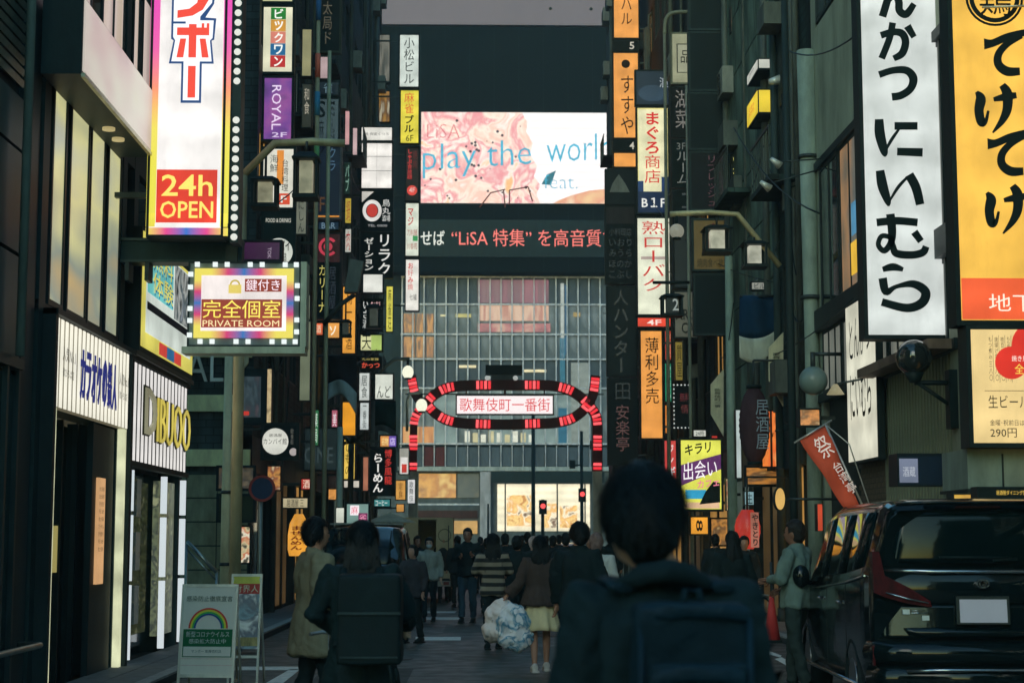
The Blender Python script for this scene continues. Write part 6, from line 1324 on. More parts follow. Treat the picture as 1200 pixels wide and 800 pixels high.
for lb, px, py in (('lit white lantern at the end of the curved arm left of the gate', 478, 436), ('lit white lantern just left of the oval of the gate', 494, 475)):
    q = thing('globe_lamp', lb, 'street lamp', (at(px, py, 60).x, 60, at(px, py, 60).z)); p = at(px, py, 60)
    MB().ball(p, .2, .2, .24, 16, 10).build('globe', lit((240, 240, 215), 1.0, uneven=0), q); MB().tube([p + Vector((0, 0, .22)), p + Vector((0, 0, .42))], .05, 8).tube([p - Vector((0, 0, .26)), p - Vector((0, 0, .2))], .12, 10).build('cap', M_metal, q)
arm('short hooked grey post beside the left leg of the gate', [(477, 505), (477, 470), (480, 461), (494, 460)], 60.3, .05, (150, 156, 146), False)
# dark big globe lamp on bracket
r_ = thing('globe_lamp', 'big glossy dark globe lamp on a wall bracket under the tall white sign', 'street lamp', (at(1071, 440, 20.2).x, 20.2, at(1071, 440, 20.2).z)); p = at(1071, 419, 20.2)
MB().ball(p, .215, seg=32, rings=20).build('globe', mat((46, 42, 40), .08, coat=.5, vary=.1, bump=0, kind='smoked_globe'), r_)
MB().tube([p - Vector((0, 0, .3)), p - Vector((0, 0, .18))], [.06, .12], 14).tube([p - Vector((0, 0, .30)), Vector((XR, 20.2, p.z - .30))], .03).tube([p + Vector((.05, 0, -.31)), Vector((XR, 20.2, p.z - .62))], .025).box(XR - .1, XR, 20.1, 20.3, p.z - .85, p.z - .15).build('bracket', M_black, r_)
r_ = thing('globe_lamp', 'dull grey round globe lamp by the pale restaurant corner', 'street lamp', (at(953, 446, 26.5).x, 26.5, at(953, 460, 26.5).z)); p = at(953, 446, 26.5)
MB().ball(p, .225, seg=28, rings=18).build('globe', mat((92, 110, 106), .3, vary=.15, bump=0, kind='grey_globe'), r_); MB().tube([p + Vector((0, 0, .2)), p + Vector((0, 0, .45))], .04).tube([p + Vector((0, 0, .42)), Vector((XR, 26.5, p.z + .42))], .03).build('bracket', M_metal, r_)
r_ = thing('shaded_lamp', 'small cone shaded wall lamp above the red flag', 'lamp', (at(979, 460, 24.5).x, 24.5, at(979, 462, 24.5).z)); p = at(979, 458, 24.5)
MB().tube([p - Vector((0, 0, .05)), p + Vector((0, 0, .1))], [.13, .03], 16).build('shade', lit((190, 180, 140), .45), r_); MB().tube([p + Vector((0, 0, .1)), Vector((XR, 24.5, p.z + .2))], .015, 8).build('bracket', M_metal, r_)
# rods with spot lamps
for lb, px, py, dd in (('spot lamp on a thin rod before the stone cladding, upper one', 907, 190, 27.5), ('spot lamp on a thin rod before the stone cladding, lower one', 895, 217, 27.5)):
    p = at(px, py, dd); r_ = thing('spot_lamp', lb, 'lamp', tuple(p)); q = at(975, py - (4 if py < 200 else 20), dd)
    MB().tube([p, Vector((XR, dd, q.z))], .012, 6).build('rod', M_metal, r_); MB().tube([p + Vector((-.06, -.05, .05)), p + Vector((.1, 0, -.06))], [.03, .07], 12).build('lamp_head', mat((180, 186, 180), .3, .3, kind='pale_metal'), r_)
r_ = thing('spot_lamp', 'pale wall lamp high on the stone cladding', 'lamp', tuple(at(907, 96, 31.5))); p = at(907, 96, 31.5); MB().tube([p + Vector((-.1, 0, 0)), p + Vector((.12, 0, .04))], [.05, .1], 12).build('lamp_head', mat((180, 186, 180), .3, .3, kind='pale_metal'), r_); MB().tube([p, Vector((XR, 31.5, p.z))], .015, 6).build('rod', M_metal, r_)
# cables
for lb, A_, B_, sag in (('overhead cable crossing high near the stone cladding', at(860, 150, 30), at(960, 250, 22), .25), ('thin overhead cable behind the left lanterns', at(380, 172, 40), at(296, 250, 26), .3), ('cable sagging across the upper right', at(925, 60, 28), at(1016, 30, 21), .2)):
    r_ = MB().tube([A_.lerp(B_, t_ / 10) - Vector((0, 0, sag * 4 * (t_ / 10) * (1 - t_ / 10))) for t_ in range(11)], .012, 6).build('overhead_cable', M_black); tag(r_, lb, 'cable')
# no parking sign
p = at(307, 572, 24); r_ = thing('road_sign', 'round blue road sign with a red rim on a grey post', 'sign', (p.x, 24, 0))
Fq = f_cam(p.x, 24, p.z); MB().disc(Fq, .185, -.02, 0).build('disc', mat((24, 52, 96), .45, kind='blue_enamel'), r_); MB().ring(Fq, .186, .15, -.02, .004).build('rim', mat((130, 50, 50), .45, kind='red_enamel'), r_)
MB().tube([(p.x - .02, 24.05, 0), (p.x - .02, 24.05, p.z + .1)], .032, 10).build('post', mat((110, 120, 118), .4, .6, kind='steel'), r_)
# stair rail by the alley
r_ = thing('stair_rail', 'sloping metal stair rail at the alley mouth', 'handrail', (at(220, 640, 26).x, 26, 0)); a, b_ = at(219, 634, 26), at(254, 670, 26)
MB().tube([a, b_], .03).tube([(a.x, 26, 0), a], .02).tube([(b_.x, 26, 0), b_], .02).tube([a - Vector((0, 0, .12)), b_ - Vector((0, 0, .12))], .015).build('rail', mat((130, 146, 146), .3, .8, kind='steel'), r_)
# traffic poles on the avenue
def signal(label, px, ptop, dd, lampy, e=1.0):
    r_, p = pole(label, px, ptop, dd, .10, (30, 38, 38), name='traffic_signal_pole', cat='traffic light')
    q = at(px, lampy, dd); hb = thing  # head
    m = MB().box(q.x - .2, q.x + .2, dd - .35, dd - .12, q.z - .36, q.z + .36); m.build('signal_housing', M_black, r_)
    MB().tube([(q.x, dd - .36, q.z + .05), (q.x, dd - .42, q.z + .05)], .13, 18).build('red_lamp', lit((255, 84, 84), 1.3, uneven=0), r_)
    MB().ring(f_cam(q.x, dd - .36, q.z + .05), .17, .145, 0, .22, 0, 0, 10, 170, 10).build('visor', M_black, r_)
    return r_, p
r_, p = signal('slim dark traffic pole with a red pedestrian light right of the centre', 682, 505, 92, 580)
for (z0_, dx) in ((at(0, 522, 92).z, .6), (at(0, 545, 92).z, -.5)): MB().box(p.x + min(0, dx), p.x + max(0, dx), 91.95, 92.05, z0_, z0_ + .08).box(p.x + dx - .15, p.x + dx + .15, 91.8, 92.1, z0_ - .15, z0_ + .3).build('fitting', M_black, r_)
pole('dark lamp post standing before the lit entrance', 625, 480, 96, .12, (30, 38, 38), name='lamp_post')
signal('low dark traffic post with a small red light by the lit entrance', 636, 585, 88, 594)
pole('thin dark post left of the lit entrance', 572, 590, 90, .06, (40, 44, 44), name='sign_post')
# ------------------------------------------------------------------ A-boards
def aboard(label, px, pbase, ptop, dd, wpx, builder, rz):
    p = at(px, pbase, dd); h = at(px, ptop, dd).z; w = wpx * dd / FPX
    r_ = thing('a_board', label, 'sign', (p.x, dd, 0)); r_.rotation_euler = (0, 0, rz)
    zb = .29
    F = Frame((0, -.18, 0), (1, 0, 0), (0, .14, 1), (0, -1, .14))
    fm = mat((190, 184, 170), .4, .5, kind='aluminium')
    m = MB().fbox(F, -w / 2, w / 2, zb, zb + .03, -.025, .004).fbox(F, -w / 2, w / 2, h - .03, h, -.025, .004).fbox(F, -w / 2, -w / 2 + .025, 0, h, -.026, .005).fbox(F, w / 2 - .025, w / 2, 0, h, -.026, .005)
    m.build('frame', fm, r_, True)
    MB().box(-w / 2, -w / 2 + .03, .1, .3, 0, .03).tube([(-w / 2 + .02, -.02, h - .05), (-w / 2 + .02, .28, .0)], .014).tube([(w / 2 - .02, -.02, h - .05), (w / 2 - .02, .28, 0)], .014).build('rear_leg', fm, r_, True)
    builder(r_, F, w, h, zb); return r_
def b1(r_, F, w, h, zb):
    x0, x1, z0, z1 = -w / 2 + .025, w / 2 - .025, zb + .03, h - .03
    MB().fbox(F, x0, x1, z0, z1, -.012, 0).build('board', mat((255, 226, 208), .5, vary=.06, kind='white_board'), r_, True)
    U = lambda q: x0 + q * (x1 - x0); V = lambda q: z1 - q * (z1 - z0)
    for i, c_ in enumerate(((190, 60, 50), (226, 190, 60), (60, 150, 70), (40, 70, 130))):
        ro = (.385 - i * .035) * (x1 - x0); MB().ring(F, ro, ro - .034 * (x1 - x0), .001, .004, U(.5), V(.475), 0, 180, 24).build('rainbow_band', mat(c_, .5, vary=.1, kind='print'), r_, True)
    MB().fbox(F, U(.02), U(.98), V(.68), V(.485), .001, .003).build('green_panel', mat((24, 110, 60), .5, vary=.1, kind='print'), r_, True)
    MB().fbox(F, U(.02), U(.98), V(.805), V(.68), .001, .0025).build('green_frame', mat((24, 110, 60), .5, vary=.1, kind='print'), r_, True)
    MB().fbox(F, U(.04), U(.96), V(.795), V(.685), .003, .0045).build('name_field', mat((250, 226, 210), .5, vary=.08, kind='print'), r_, True)
    MB().text(F, '感染防止徹底宣言', U(.05), V(.165), U(.95), V(.10), .006, '', .03).text(F, 'マンボー 歌舞伎町店', U(.2), V(.755), U(.78), V(.72), .006).build('lettering', mat((50, 84, 66), .5, bump=0, kind='ink'), r_, True)
    MB().text(F, '新型コロナウイルス', U(.08), V(.575), U(.92), V(.51), .006, '', .03).text(F, '感染拡大防止中', U(.14), V(.65), U(.86), V(.595), .006, '', .03).build('lettering', mat((226, 226, 215), .5, bump=0, kind='ink'), r_, True)
    MB().fbox(F, U(.0), U(1), V(.90), V(.895), .001, .002).fbox(F, U(0), U(1), V(.825), V(.82), .001, .002).build('rule', mat((190, 150, 140), .5, kind='ink'), r_, True)
aboard('white A-board with a rainbow and green panel standing by the left kerb', 245, 800, 684, 16.8, 66, b1, math.radians(-6))
def b2(r_, F, w, h, zb):
    x0, x1, z0, z1 = -w / 2 + .025, w / 2 - .025, zb + .1, h - .03
    MB().fbox(F, x0, x1, z0, z1, -.012, 0).build('poster', lit_pattern([(24, 40, 50), (70, 110, 120), (40, 50, 60), (140, 170, 170), (60, 90, 60)], scale=3.2, e=.35, dist=1.5), r_, True)
    U = lambda q: x0 + q * (x1 - x0); V = lambda q: z1 - q * (z1 - z0)
    MB().fbox(F, U(0), U(1), V(.1), V(0), .001, .003).build('print_block', mat((190, 180, 80), .5, kind='print'), r_, True)
    MB().fbox(F, U(0), U(1), V(.24), V(.1), .001, .003).build('print_block', mat((170, 60, 50), .5, kind='print'), r_, True)
    MB().text(F, '財界人', U(.05), V(.22), U(.95), V(.12), .006, '', .03).build('lettering', mat((235, 225, 190), .5, bump=0, kind='ink'), r_, True)
    MB().fbox(F, U(0), U(1), V(.96), V(.84), .001, .003).build('print_block', mat((160, 140, 90), .5, vary=.6, scale=14, kind='print'), r_, True)
aboard('smaller A-board with a blue green poster behind the white one', 288, 782, 672, 19.5, 36, b2, math.radians(-4))

# ------------------------------------------------------------------ cone, bicycle
p = gp(905, 752); r_ = thing('traffic_cone', 'red traffic cone on the right near the parked bicycle', 'cone', (p.x, p.y, 0))
MB().tube([(p.x, p.y, .04), (p.x, p.y, .74)], [.13, .028], 20).build('cone', mat((170, 50, 46), .5, vary=.15, kind='red_plastic'), r_)
MB().box(p.x - .19, p.x + .19, p.y - .19, p.y + .19, 0, .04).build('base', M_black, r_)
MB().tube([(p.x, p.y, .74), (p.x, p.y, 1.25)], .02, 8).build('bar', mat((60, 70, 76), .5, kind='plastic_bar'), r_)
def bicycle(label, loc, rz, c=(120, 124, 124), reflector=False):
    r_ = thing('bicycle', label, 'bicycle', (0, 0, 0)); fm = mat(c, .3, .6, kind='bicycle_metal')
    for y in (-.52, .52):
        w = MB(); n = 28
        pts = [Vector((0, y + .31 * math.cos(6.2832 * i / n), .33 + .31 * math.sin(6.2832 * i / n))) for i in range(n + 1)]
        w.tube(pts, .019, 8, cap=False); wo_ = w.build('wheel', mat((24, 26, 28), .7, kind='rubber'), r_)
        s = MB()
        for i in range(12): s.tube([(0, y, .33), (0, y + .3 * math.cos(6.2832 * i / 12), .33 + .3 * math.sin(6.2832 * i / 12))], .003, 4)
        s.tube([(-.04, y, .33), (.04, y, .33)], .02, 8); s.build('spokes', mat((190, 196, 196), .25, .9, kind='chrome'), wo_)
        g = MB(); pts = [Vector((0, y + .345 * math.cos(a_ / 10 * 3.14), .33 + .345 * math.sin(a_ / 10 * 3.14))) for a_ in range(1, 9)]
        g.tube(pts, .028, 8, ry=.008).build('mudguard', fm, r_)
    b = MB(); S = Vector((0, -.18, .55)); Hd = Vector((0, .36, .78)); BB = Vector((0, -.06, .3))
    b.tube([BB, S, S + (S - BB) * .25], .016).tube([BB, Hd], .018).tube([S, Hd + Vector((0, -.02, -.08))], .014).tube([(0, .52, .33), Hd, Hd + Vector((0, -.04, .12))], .014)
    b.tube([(.03, -.52, .33), BB], .01).tube([(.03, -.52, .33), S], .009).tube([(-.03, -.52, .33), BB], .01).tube([(-.03, -.52, .33), S], .009); b.build('frame', fm, r_)
    MB().tube([S + Vector((0, -.05, .08)), S + Vector((0, -.22, .24))], .013).build('seat_post', fm, r_)
    MB().ball((0, -.27, .86), .09, .14, .04, 14, 8).build('saddle', M_black, r_)
    MB().tube([(-.28, .22, .96), (-.2, .32, .97), (0, .33, .93), (.2, .32, .97), (.28, .22, .96)], .013).build('handlebar', fm, r_)
    k = MB()
    for z in (.72, .8, .88, .96):
        k.tube([(-.17, .42, z), (.17, .42, z), (.17, .70, z), (-.17, .70, z), (-.17, .42, z)], .004, 4)
    for x in (-.17, -.08, 0, .08, .17): k.tube([(x, .42, .70), (x, .42, .96)], .003, 4).tube([(x, .70, .7), (x, .7, .96)], .003, 4)
    k.build('basket', fm, r_)
    MB().box(-.07, .07, -.75, -.3, .68, .70).build('rear_rack', fm, r_)
    if reflector: MB().tube([(0, -.90, .42), (0, -.87, .42)], .035, 12).build('reflector', lit((225, 50, 50), .7, uneven=0), r_)
    MB().tube([(.06, -.3, .3), (.12, -.35, .02)], .01).build('kickstand', fm, r_)
    MB().tube([(.05, -.06, .3), (.05, .05, .18)], .01).box(.05, .14, .02, .09, .16, .19).tube([(-.05, -.06, .3), (-.05, -.17, .42)], .01).box(-.14, -.05, -.21, -.14, .41, .44).build('pedal', M_black, r_)
    r_.location = loc; r_.rotation_euler = (0, 0, rz); return r_
q = gp(893, 728); bicycle('silver bicycle parked on the right beyond the traffic cone', (4.55, 29, 0), math.radians(22), (150, 156, 150))
q = bicycle('dark bicycle ridden by the long haired woman with the square backpack', (at(405, 700, 11.3).x, 11.6, 0), 0, (110, 112, 112), True)
# ------------------------------------------------------------------ vehicles
def car_body(label, cat, stations, paint, loc, rz, wheels, wr=.33, windows=(), rear=None, front=None, name='van', hw=.9):
    """stations: (y, zbottom, zbelt, zroof, half width, roof half width)"""
    r_ = thing(name, label, cat, (0, 0, 0))
    S = []
    for i in range(len(stations) - 1):
        p0, p1, p2, p3 = [stations[max(0, min(len(stations) - 1, j))] for j in (i - 1, i, i + 1, i + 2)]
        for k in range(4):
            t = k / 4; S.append([a + (b - a) * t for a, b in zip(p1, p2)])
    S.append(list(stations[-1]))
    def prof(s):
        y, zb, ze, zr, w, wr_ = s
        h = [(w * .86, zb), (w * .97, zb + .06), (w, zb + (ze - zb) * .35), (w * 1.005, zb + (ze - zb) * .7), (w, ze)]
        hh = zr - ze
        h += [(w + (wr_ - w) * .5, ze + hh * .45), (wr_ + .01, ze + hh * .86), (wr_ - .06, ze + hh * .96), (wr_ * .6, zr - hh * .01), (0, zr)]
        return [(-x, y, z) for x, z in h] + [(x, y, z) for x, z in reversed(h[:-1])]
    G = [prof(s) for s in S]; n = len(G[0])
    m = MB(); m.v = [p for g in G for p in g]
    for i in range(len(G) - 1):
        for k in range(n - 1): m.f.append([i * n + k, i * n + k + 1, (i + 1) * n + k + 1, (i + 1) * n + k]); m.sm.append(True)
    m.f.append(list(range(n))[::-1]); m.sm.append(False); b0 = (len(G) - 1) * n; m.f.append([b0 + k for k in range(n)]); m.sm.append(False)
    m.build('body', paint, r_)
    def P(y, k):
        for i in range(len(S) - 1):
            if S[i][0] <= y <= S[i + 1][0] + 1e-6:
                t = (y - S[i][0]) / max(1e-6, S[i + 1][0] - S[i][0]); return Vector(G[i][k]).lerp(Vector(G[i + 1][k]), t)
        return Vector(G[-1][k])
    def patch(nm, ys, ks, m_, off=.012):
        q = MB(); cx = Vector((0, sum(ys) / len(ys), 1.0)); grid = []
        for y in ys:
            row = []
            for k in ks:
                k0 = int(k); p = P(y, k0) if k == k0 else P(y, k0).lerp(P(y, min(k0 + 1, n - 1)), k - k0)
                row.append(p)
            grid.append(row)
        a = grid[0][0]; u = grid[-1][0] - a; v = grid[0][-1] - a; nn = u.cross(v).normalized()
        if nn.dot((a + grid[-1][-1]) / 2 - Vector((0, (ys[0] + ys[-1]) / 2, 1.1))) < 0: nn = -nn
        for row in grid: q.v += [tuple(p + nn * off) for p in row]
        w = len(ks)
        for i in range(len(ys) - 1):
            for j in range(w - 1): q.f.append([i * w + j, i * w + j + 1, (i + 1) * w + j + 1, (i + 1) * w + j]); q.sm.append(True)
        o = q.build(nm, m_, r_); s = o.modifiers.new('s', 'SOLIDIFY'); s.thickness = .01; s.offset = -1; return o
    gm = mat((6, 10, 12), .05, vary=.1, bump=0, spec=.2, cool=.6, kind='tinted_glass')
    for nm, ys, ks in windows: patch(nm, ys, ks, gm)
    rub = mat((20, 21, 22), .8, kind='rubber'); rim = mat((120, 122, 124), .3, .9, kind='alloy')
    for y in wheels:
        for s in (-1, 1):
            x = s * (hw - .12); wo_ = MB().tube([(x - .11, y, wr), (x - .10, y, wr), (x + .10, y, wr), (x + .11, y, wr)], [wr * .9, wr, wr, wr * .9], 28, up=(0, 0, 1)).build('wheel', rub, r_)
            MB().tube([(x + s * .10, y, wr), (x + s * .118, y, wr)], wr * .62, 20, up=(0, 0, 1)).build('rim', rim, wo_)
            MB().ring(Frame((x + s * .125, y, wr), (0, 1, 0), (0, 0, 1), (s, 0, 0)), wr * 1.12, wr * 1.02, -.03, .0, 0, 0, 0, 180, 18).build('wheel_arch', mat((30, 32, 34), .5, kind='trim'), r_)
    if rear: rear(r_, P, patch)
    if front: front(r_, P, patch)
    r_.location = loc; r_.rotation_euler = (0, 0, rz)
    return r_
blackpaint = mat((12, 14, 17), .10, vary=.1, scale=.45, bump=.22, spec=.16, coat=.34, kind='black_car_paint', cool=.5)
chrome = mat((150, 154, 158), .16, .95, vary=.1, bump=0, kind='chrome')
st = [(0, .42, 1.34, 1.85, .885, .72), (.05, .30, 1.33, 1.91, .905, .745), (.3, .26, 1.30, 1.955, .925, .76), (1.2, .24, 1.22, 1.965, .925, .77), (2.6, .24, 1.15, 1.955, .925, .77), (3.3, .24, 1.12, 1.90, .925, .75), (3.75, .24, 1.10, 1.62, .925, .76), (4.2, .24, 1.05, 1.20, .915, .80), (4.7, .26, .95, 1.03, .89, .74), (4.92, .36, .80, .90, .82, .62)]
def curved(r_, name, hw0, hw1, z0, z1, y0, bx, bz, m_, inset=.0, rows=10, cols=20):
    m = MB()
    for j in range(rows + 1):
        q = j / rows; z = z0 + (z1 - z0) * q; hw = hw0 + (hw1 - hw0) * q
        for i in range(cols + 1):
            u = -1 + 2 * i / cols; m.v.append((u * hw, y0 + .09 * (z - 1.0) - bx * (1 - abs(u) ** 2.6) - bz * math.sin(math.pi * q), z))
    n = cols + 1
    for j in range(rows):
        for i in range(cols): a = j * n + i; m.f.append([a, a + 1, a + n + 1, a + n]); m.sm.append(True)
    o = m.build(name, m_, r_); s = o.modifiers.new('s', 'SOLIDIFY'); s.thickness = .02; s.offset = -1; return o
def rear_van(r_, P, patch):
    F = Frame((0, 0, 0), (1, 0, 0), (0, .09, 1), (0, -1, .0))
    gm = mat((6, 9, 10), .05, vary=.1, bump=0, spec=.22, cool=.6, kind='tinted_glass')
    F0 = Frame((0, -.13, 0), (1, 0, 0), (0, .09, 1), (0, -1, 0))
    MB().prism(F0, [(-.80, 1.385), (.80, 1.385), (.765, 1.80), (.70, 1.855), (-.70, 1.855), (-.765, 1.80)], -.15, .015).build('tailgate_upper', blackpaint, r_)
    curved(r_, 'rear_window', .755, .665, 1.405, 1.83, -.045, .045, .012, gm)
    MB().tube([(-.70, -.07, 1.895), (-.4, -.10, 1.91), (.4, -.10, 1.91), (.70, -.10, 1.90)], .018, 8, ry=.07, up=(0, 0, 1)).build('spoiler', blackpaint, r_)
    MB().prism(F0, [(-.20, 1.865), (.20, 1.865), (.18, 1.885), (-.18, 1.885)], .02, .05).build('brake_light', mat((90, 14, 16), .15, kind='red_lens'), r_)
    # tailgate lower and bumper, bulging
    curved(r_, 'tailgate_lower', .86, .84, .78, 1.06, .02, .05, .0, blackpaint)
    curved(r_, 'tailgate_middle', .84, .84, 1.06, 1.37, .02, .05, .03, blackpaint)
    curved(r_, 'tailgate_crease', .60, .66, .79, .87, -.0, .04, .02, blackpaint)
    m = MB(); m.tube([(-.90, .12, .66), (-.86, -.02, .66), (-.6, -.08, .66), (.6, -.08, .66), (.86, -.02, .66), (.90, .12, .66)], .10, 12, ry=.085, up=(0, 0, 1)); m.tube([(-.90, .1, .45), (-.8, -.03, .45), (0, -.07, .45), (.8, -.03, .45), (.9, .1, .45)], .12, 12, ry=.085, up=(0, 0, 1)); m.build('bumper', blackpaint, r_)
    MB().tube([(-.66, -.15, .52), (-.3, -.17, .53), (.3, -.17, .53), (.66, -.15, .52)], .014, 8).build('chrome_strip', chrome, r_)
    MB().tube([(-.82, .02, 1.345), (-.4, -.04, 1.335), (.4, -.04, 1.335), (.82, .02, 1.345)], .018, 8).build('chrome_strip', chrome, r_)
    red = mat((92, 8, 14), .12, vary=.5, scale=14, bump=.6, coat=.2, spec=.15, cool=0, kind='red_lens')
    for s in (-1, 1):
        pts = [(s * .895, 1.16), (s * .90, 1.50), (s * .84, 1.50), (s * .80, 1.30), (s * .60, 1.20), (s * .43, 1.09), (s * .42, 1.04), (s * .62, 1.07), (s * .80, 1.12)]
        if s < 0: pass
        q = pts if sum(pts[i][0] * pts[(i + 1) % len(pts)][1] - pts[(i + 1) % len(pts)][0] * pts[i][1] for i in range(len(pts))) > 0 else pts[::-1]
        MB().prism(F0, q, -.12, .03).build('tail_light', red, r_)
        MB().tube([(s * .45, -.09, 1.075), (s * .62, -.085, 1.11), (s * .80, -.075, 1.16)], .007, 6).build('chrome_edge', chrome, r_)
        MB().prism(F0, [(s * .90 - .02, .56), (s * .90 + .0, .56), (s * .90 + .0, .72), (s * .90 - .02, .72)], -.05, .0).build('reflector', red, r_)
        MB().disc(F0, .022, .0, .075, s * .58, .63, 12).build('sensor', M_black, r_)
    MB().fbox(F0, -.22, .22, .90, 1.13, .0, .045).build('plate_recess', mat((16, 18, 20), .3, kind='black_plastic'), r_)
    MB().fbox(F0, -.195, .195, .915, 1.105, .048, .058).build('number_plate', mat((190, 182, 192), .5, vary=.05, kind='blank_plate'), r_)
    MB().ring(F0, .055, .042, .0, .085, .0, 1.235, seg=20, sy=.7).ring(F0, .03, .022, .0, .085, .0, 1.235, seg=14).build('emblem', chrome, r_)
    for x0, x1 in ((-.62, -.44), (.42, .66)): MB().tube([(x0, -.03, .99), (x1, -.03, .99)], .007, 6).tube([(x0 + .02, -.03, 1.01), (x1 - .03, -.03, 1.01)], .004, 6).build('badge', chrome, r_)
    MB().tube([(.3, -.07, 1.44), (.1, -.06, 1.43)], .014, 6).tube([(.25, -.075, 1.45), (-.35, -.08, 1.455)], .010, 6).build('rear_wiper', M_black, r_)
    for x, z in ((-.66, .98), (-.5, .93)): MB().fbox(F0, x, x + .06, z, z + .04, .001, .004).build('sticker', mat((170, 176, 170), .5, kind='sticker'), r_)
    # mirror, handles, side mouldings
    for s in (-1, 1):
        MB().ball((s * 1.03, 3.55, 1.22), .09, .07, .12, 14, 10).build('side_mirror', blackpaint, r_); MB().tube([(s * .92, 3.6, 1.15), (s * 1.0, 3.57, 1.17)], .025, 8).build('mirror_arm', blackpaint, r_)
        for y in (1.5, 2.75): MB().tube([(s * .945, y, 1.02), (s * .955, y + .1, 1.03), (s * .945, y + .2, 1.02)], .012, 8).build('door_handle', chrome, r_)
        MB().tube([(s * .93, .35, .34), (s * .935, 4.1, .32)], .02, 8).build('sill_trim', chrome, r_)
        MB().tube([(s * .932, .2, 1.295), (s * .935, 1.2, 1.215), (s * .935, 2.6, 1.145), (s * .932, 3.4, 1.11)], .010, 6).build('window_trim', chrome, r_)
        for y in (1.28, 2.45): MB().box(s * .925 - .004, s * .925 + .006, y, y + .012, .4, 1.2).build('door_seam', M_black, r_)
ws = [('side_window', [.35, .9, 1.25], [4.25, 5, 5.9]), ('side_window', [1.35, 1.8, 2.4], [4.25, 5, 5.9]), ('side_window', [2.5, 2.9, 3.3], [4.25, 5, 5.9]),
      ('side_window', [.35, .9, 1.25], [13.75, 13, 12.1]), ('side_window', [1.35, 1.8, 2.4], [13.75, 13, 12.1]), ('side_window', [2.5, 2.9, 3.3], [13.75, 13, 12.1]), ('windscreen', [3.4, 3.75, 4.1], [6.6, 8, 9, 10, 11.4])]
van = car_body('shiny black minivan parked at the right with red tail lights and a blank plate', 'van', st, blackpaint, (4.22, 14.4, 0), math.radians(-3.2), (1.0, 3.95), .34, ws, rear_van, None, 'parked_minivan', .925)

def front_kit(yf, hw_, z_l=.72, grille=True, on=False):
    def f(r_, P, patch):
        Fq = Frame((0, yf, 0), (-1, 0, 0), (0, 0, 1), (0, 1, 0))
        for s in (-1, 1): MB().ball((s * (hw_ - .2), yf - .03, z_l), .15, .07, .08, 14, 8).build('headlight', lit((230, 225, 190), .7) if on else mat((120, 130, 132), .1, .3, kind='headlight_glass'), r_)
        g = MB()
        for i in range(4): g.fbox(Fq, -.35, .35, z_l - .12 + i * .06, z_l - .10 + i * .06, -.04, .03)
        g.build('grille', chrome, r_); MB().fbox(Fq, -.17, .17, .42, .58, .0, .04).build('number_plate', mat((180, 182, 178), .5, kind='blank_plate'), r_)
        for s in (-1, 1): MB().ball((s * (hw_ + .1), yf - 1.35, 1.18), .08, .06, .1, 12, 8).build('side_mirror', blackpaint, r_)
    return f
st2 = [(0, .40, 1.05, 1.80, .80, .68), (.1, .3, 1.05, 1.86, .84, .70), (1.8, .25, 1.02, 1.90, .85, .72), (3.0, .25, 1.0, 1.84, .85, .70), (3.5, .25, .98, 1.40, .84, .72), (3.85, .26, .95, 1.06, .82, .70), (4.3, .3, .80, .92, .78, .62), (4.4, .36, .7, .82, .72, .55)]
w2 = [('side_window', [.4, 1.0, 1.6], [4.25, 5, 5.9]), ('side_window', [1.7, 2.3, 2.9], [4.25, 5, 5.9]), ('side_window', [.4, 1.0, 1.6], [13.75, 13, 12.1]), ('side_window', [1.7, 2.3, 2.9], [13.75, 13, 12.1]), ('windscreen', [3.05, 3.4, 3.75], [6.4, 8, 9, 10, 11.6])]
darkp = mat((34, 44, 48), .15, vary=.1, bump=0, coat=1, kind='dark_car_paint')
v2 = car_body('dark minivan facing the camera behind the long haired woman', 'van', st2, darkp, (at(421, 650, 31).x, 35.4, 0), math.radians(180), (.8, 3.5), .32, w2, None, front_kit(4.4, .78), 'minivan', .85)
MB().box(-.7, .7, 1.0, 2.4, 1.885, 1.915).build('roof_panel', mat((120, 124, 118), .4, kind='pale_roof'), v2)
st3 = [(0, .4, .85, .98, .78, .6), (.15, .3, .88, 1.05, .83, .62), (.9, .25, .92, 1.08, .85, .66), (1.4, .25, .93, 1.42, .85, .60), (2.6, .25, .93, 1.46, .85, .60), (3.4, .25, .92, 1.05, .85, .66), (4.3, .3, .8, .88, .80, .6), (4.5, .38, .68, .76, .72, .5)]
w3 = [('rear_window', [1.0, 1.2, 1.38], [6.4, 8, 9, 10, 11.6]), ('side_window', [1.5, 2.0, 2.55], [4.25, 5, 5.9]), ('side_window', [1.5, 2.0, 2.55], [13.75, 13, 12.1]), ('windscreen', [2.7, 3.0, 3.3], [6.4, 8, 9, 10, 11.6])]
for i, (lb, px, Y, s) in enumerate((('black taxi crossing beyond the gate, behind the crowd', 668, 80, .0), ('dark car waiting on the avenue left of the black taxi', 540, 84, .0))):
    v = car_body(lb, 'car', st3, blackpaint, (at(px, 630, Y).x, Y, 0), math.radians(90 if i else 4), (.9, 3.6), .31, w3, None, front_kit(4.5, .8), 'car', .85)
    MB().box(-.2, .2, 1.9, 2.05, 1.47, 1.6).build('roof_light', lit((220, 200, 130), .6), v)
